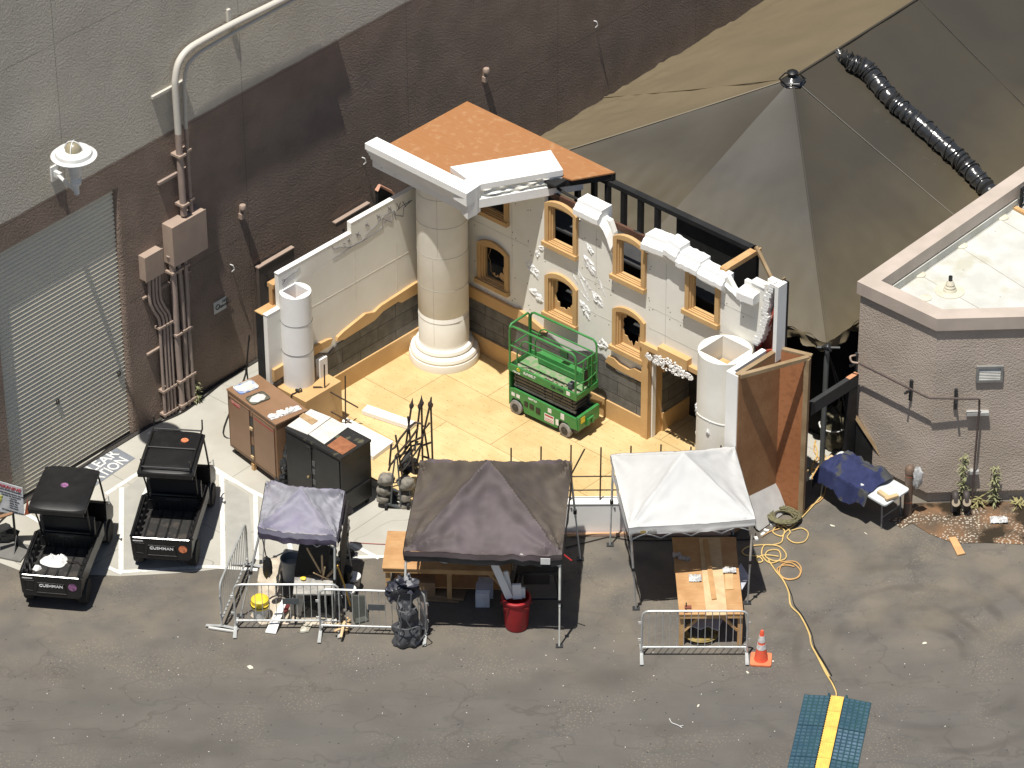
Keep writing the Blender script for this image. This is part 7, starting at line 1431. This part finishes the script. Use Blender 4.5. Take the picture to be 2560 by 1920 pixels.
# black timber frame and gusset by the pink wall
bp1 = g(13,290,770,2.2); bp2 = g(13,572,590,2.2); fm = thing('timber_gateway', 'black timber beam and post with a triangular gusset beside the pink building', 'timber frame', g(22,540,1000,0))
dd = (bp2-bp1).normalized(); b = MB(fr(bp1,bp2)); b.M = b.M; Ln = (bp2-bp1).length; b.box(0,Ln,-.05,.05,-.12,.16); b.build('beam', mat('faded_black_wood',(.035,.036,.036),.7), fm)
b = MB(fr(bp1,bp2)); b.box(Ln-.28,Ln,-.052,.052,.161,.168); b.build('raw_beam_end', mat('orange_end',(.6,.28,.15),.7), fm)
q = g(13,515,1000,0); q = Vector((bp2.x-dd.x*.12,bp2.y-dd.y*.12,0)); b = MB(fr(q,q+dd)); b.box(-.16,.1,-.05,.05,0,2.07); b.build('post', BLACKW, fm)
tip = g(13,820,1215,0); tv = Vector((q.x,q.y,0))+dd*.12; th = vp(13,552,800,tv).z
b = MB(); b.prism([tv, tip, tip+Vector((0,0,.08)), tv+Vector((0,0,th))], (.02,.03,0)); b.build('gusset', BLACKW, fm)
b = MB(); b.tube([tv+Vector((0,0,th)), tip+Vector((0,0,.08))], .045, 4); b.build('gusset_edge', DLUMBER, fm)
# planks, plastic and litter
slabthing([g(13,*q,.03) for q in [(1118,1525),(1160,1520),(1215,1618),(1170,1628)]], .03, .025, 'plank', 'short orange plank lying alone on the asphalt near the dirt strip', 'plank', mat('orange_plank',(.62,.36,.16),.7))
sack(13,1415,1425,.02,.35,.22,'crumpled clear plastic sheet lying on the wet dirt',5)
LT = [(13,430,1457,.11,.05,'white card scrap on the asphalt beside the rope coil'),(13,627,1503,.1,.02,'thin pale stick on the asphalt below the folding table'),(13,1297,1452,.05,.04,'small white scrap in the wet dirt'),(29,1782,188,.1,.07,'yellowish crumpled wrapper on the road at the right'),(29,1128,266,.05,.04,'tiny white scrap beside the traffic cone'),(29,1017,314,.09,.04,'pale scrap on the road in front of the right barrier'),(29,805,458,.09,.04,'largest of the pale flecks on the road left of the cable ramp'),(28,1080,292,.14,.1,'pale smudge of plaster on the road below the barriers')]
for k,x,y,sx,sy,lb_ in LT:
    p = g(k,x,y,.0); b = MB(Matrix.Translation(p) @ Matrix.Rotation(x*.7,4,'Z')); b.slab([(sx*(.5+.12*sin(i*3+x))*cos(i*pi/4), sy*(.5+.15*cos(i*5))*sin(i*pi/4)) for i in range(8)], [], lambda u,v,w_: (u,v,w_), 0, .01); tag(b.build('scrap', mat('pale_scrap',(.65,.62,.5),.8), base=p), lb_, 'scrap')
b = MB(); b.tube(bez(G_(29,[(680,512),(690,530),(715,540),(735,552),(725,545),(740,542)],.012),5), .008, 4); tag(b.build('string', WHITEP), 'short piece of white string on the road', 'string')
rnd = random.Random(31); b = MB()
for k in range(110):
    x = rnd.uniform(-9,9); y = rnd.uniform(-12.5,-8.4) if k < 110 else rnd.uniform(-8.6,-5.6)
    if k >= 110: x = rnd.choice((rnd.uniform(-5.5,-2.5),rnd.uniform(.5,2.5),rnd.uniform(4.5,6.5),rnd.uniform(4,8)))
    s_ = rnd.uniform(.005,.014); a_ = rnd.uniform(0,3); b.box(-s_,s_,-s_*.6,s_*.6,-.008,.002, M=Matrix.Translation((x,y,0)) @ Matrix.Rotation(a_,4,'Z'))
tag(b.build('crumbs', mat('foam_crumb',(.6,.57,.5),.9)), 'pale foam crumbs and grit scattered over the asphalt', 'debris', kind='stuff')
# ================================================================== ROCK AND IRON FENCE RACK
base = g(17,900,1440,0)
rk = thing('rolling_rack', 'grey rolling rack loaded with carved rocks and iron fence pieces', 'rack', base)
def V_(x, y, o=0, k=17): return vp(k,x,y,base+Vector((0,o,0)))
for pts, r_ in (([(730,1390),(765,830),(820,440)],.022),([(920,1400),(890,900),(850,470)],.022),([(620,1335),(1080,1490)],.028),([(780,1080),(890,1125)],.022),([(1080,1490),(1090,1000)],.02)):
    b = MB(); b.tube([V_(*q) for q in pts], r_, 4); b.build('rack_bar', mat('blue_grey_steel',(.09,.1,.105),.5), rk)
for pts in ([(640,1330),(830,1240)],[(1080,1490),(1250,1390)]): b = MB(); b.tube([V_(*pts[0]), V_(*pts[1],.7)], .025, 4); b.build('rack_bar', mat('blue_grey_steel',(0,0,0)), rk)
b = MB(); b.prism([V_(640,1345),V_(1070,1500),V_(1070,1500)+Vector((.15,.75,0)),V_(640,1345)+Vector((.15,.75,0))],(0,0,-.02)); b.build('rack_shelf', mat('blue_grey_steel',(0,0,0)), rk)
for x,y in ((640,1440),(1060,1560)): p = V_(x,y); p.z = .08; b = MB(); b.lathe([(.08,-.025),(.08,.025)], (0,0,0), 14, M=Matrix.Translation(p) @ Matrix.Rotation(pi/2,4,'Y')); b.build('caster', RUBBER, rk)
lbs = ['top rock of the left pile on the rolling rack','middle rock of the left pile on the rolling rack','bottom rock of the left pile on the rolling rack','top rock of the right pile on the rolling rack','middle rock of the right pile on the rolling rack','bottom rock of the right pile on the rolling rack']
for i,(x,y,r_) in enumerate([(650,890,.175),(615,1085,.16),(590,1240,.145),(1020,965,.185),(1020,1195,.165),(1010,1370,.15)]):
    c = V_(x,y,.1); b = MB(); b.blob(c, (r_,r_*.95,r_*.76), .1, 1.6, i+2, 26); tag(b.build('carved_rock', ROCK, base=c), lbs[i], 'rock')
b = MB(); 
for y in (1190,1250,1310): b.tube([V_(900,y+10,.05), V_(850,y,.05)], [.03,.004], 5)
b.build('pale_spikes', mat('bone_white',(.6,.58,.5),.6), rk)
def fence(uprights, rails, off, label):
    t = thing('iron_fence', label, 'iron fence', V_(*uprights[0][1],off))
    for a, e, fin in uprights:
        A = vp(24,*a,base+Vector((0,off,0))); E_ = vp(24,*e,base+Vector((0,off+.1,0))); b = MB(); b.tube([E_, A], .021, 6); b.build('bar', IRON, t)
        if fin: b = MB(); d = (A-E_).normalized(); b.tube([A-d*.02, A+d*.04, A+d*.08, A+d*.11, A+d*.26], [.02,.045,.05,.03,.004], 7); b.build('finial', IRON, t)
    for L_ in rails: b = MB(); b.tube([vp(24,*q,base+Vector((0,off-.02,0))) for q in L_], .022, 6); b.build('rail', IRON, t)
fence([((352,210),(270,780),True),((310,320),(385,1060),False),((150,560),(240,1110),False)], [[(140,720),(210,600),(300,490),(400,395),(440,400)],[(150,830),(320,640),(440,470)],[(95,745),(150,715)]], 0, 'black iron fence piece with one spear finial at the left of the rack')
fence([((462,215),(400,760),True),((488,175),(500,890),True),((590,190),(430,900),True)], [[(340,440),(410,395),(480,410),(540,470),(590,400)],[(200,860),(350,650),(480,590),(520,550)],[(220,910),(360,700),(470,670)]], .15, 'tallest black iron fence piece with three spear finials on the rack')
fence([((608,200),(630,900),True),((520,480),(585,890),False),((95,680),(70,950),False)], [[(510,690),(620,650)],[(505,835),(575,855)],[(60,1020),(80,950),(160,850),(330,760)],[(230,1100),(350,960),(440,905)]], .3, 'black iron fence piece leaning at the right rear of the rack')
b = MB()
for pts in ([(220,920),(350,800),(440,640)],[(250,1000),(400,800),(470,700)],[(240,870),(330,790),(360,750)]): b.tube([vp(24,*q,base+Vector((0,.1,0))) for q in pts], .02, 5)
tag(b.build('grey_pipes', mat('grey_pipe_metal',(.22,.22,.23),.45,metal=.3)), 'loose grey pipes lying diagonally across the rolling rack', 'pipes')
b = MB(); b.blob(V_(1080,620,.3)+Vector((0,.1,-.1)), (.2,.2,.16), .3, 2, 4, 14); tag(b.build('dark_sack', BLACKM), 'dark sack slumped on top of the rolling rack', 'sack')
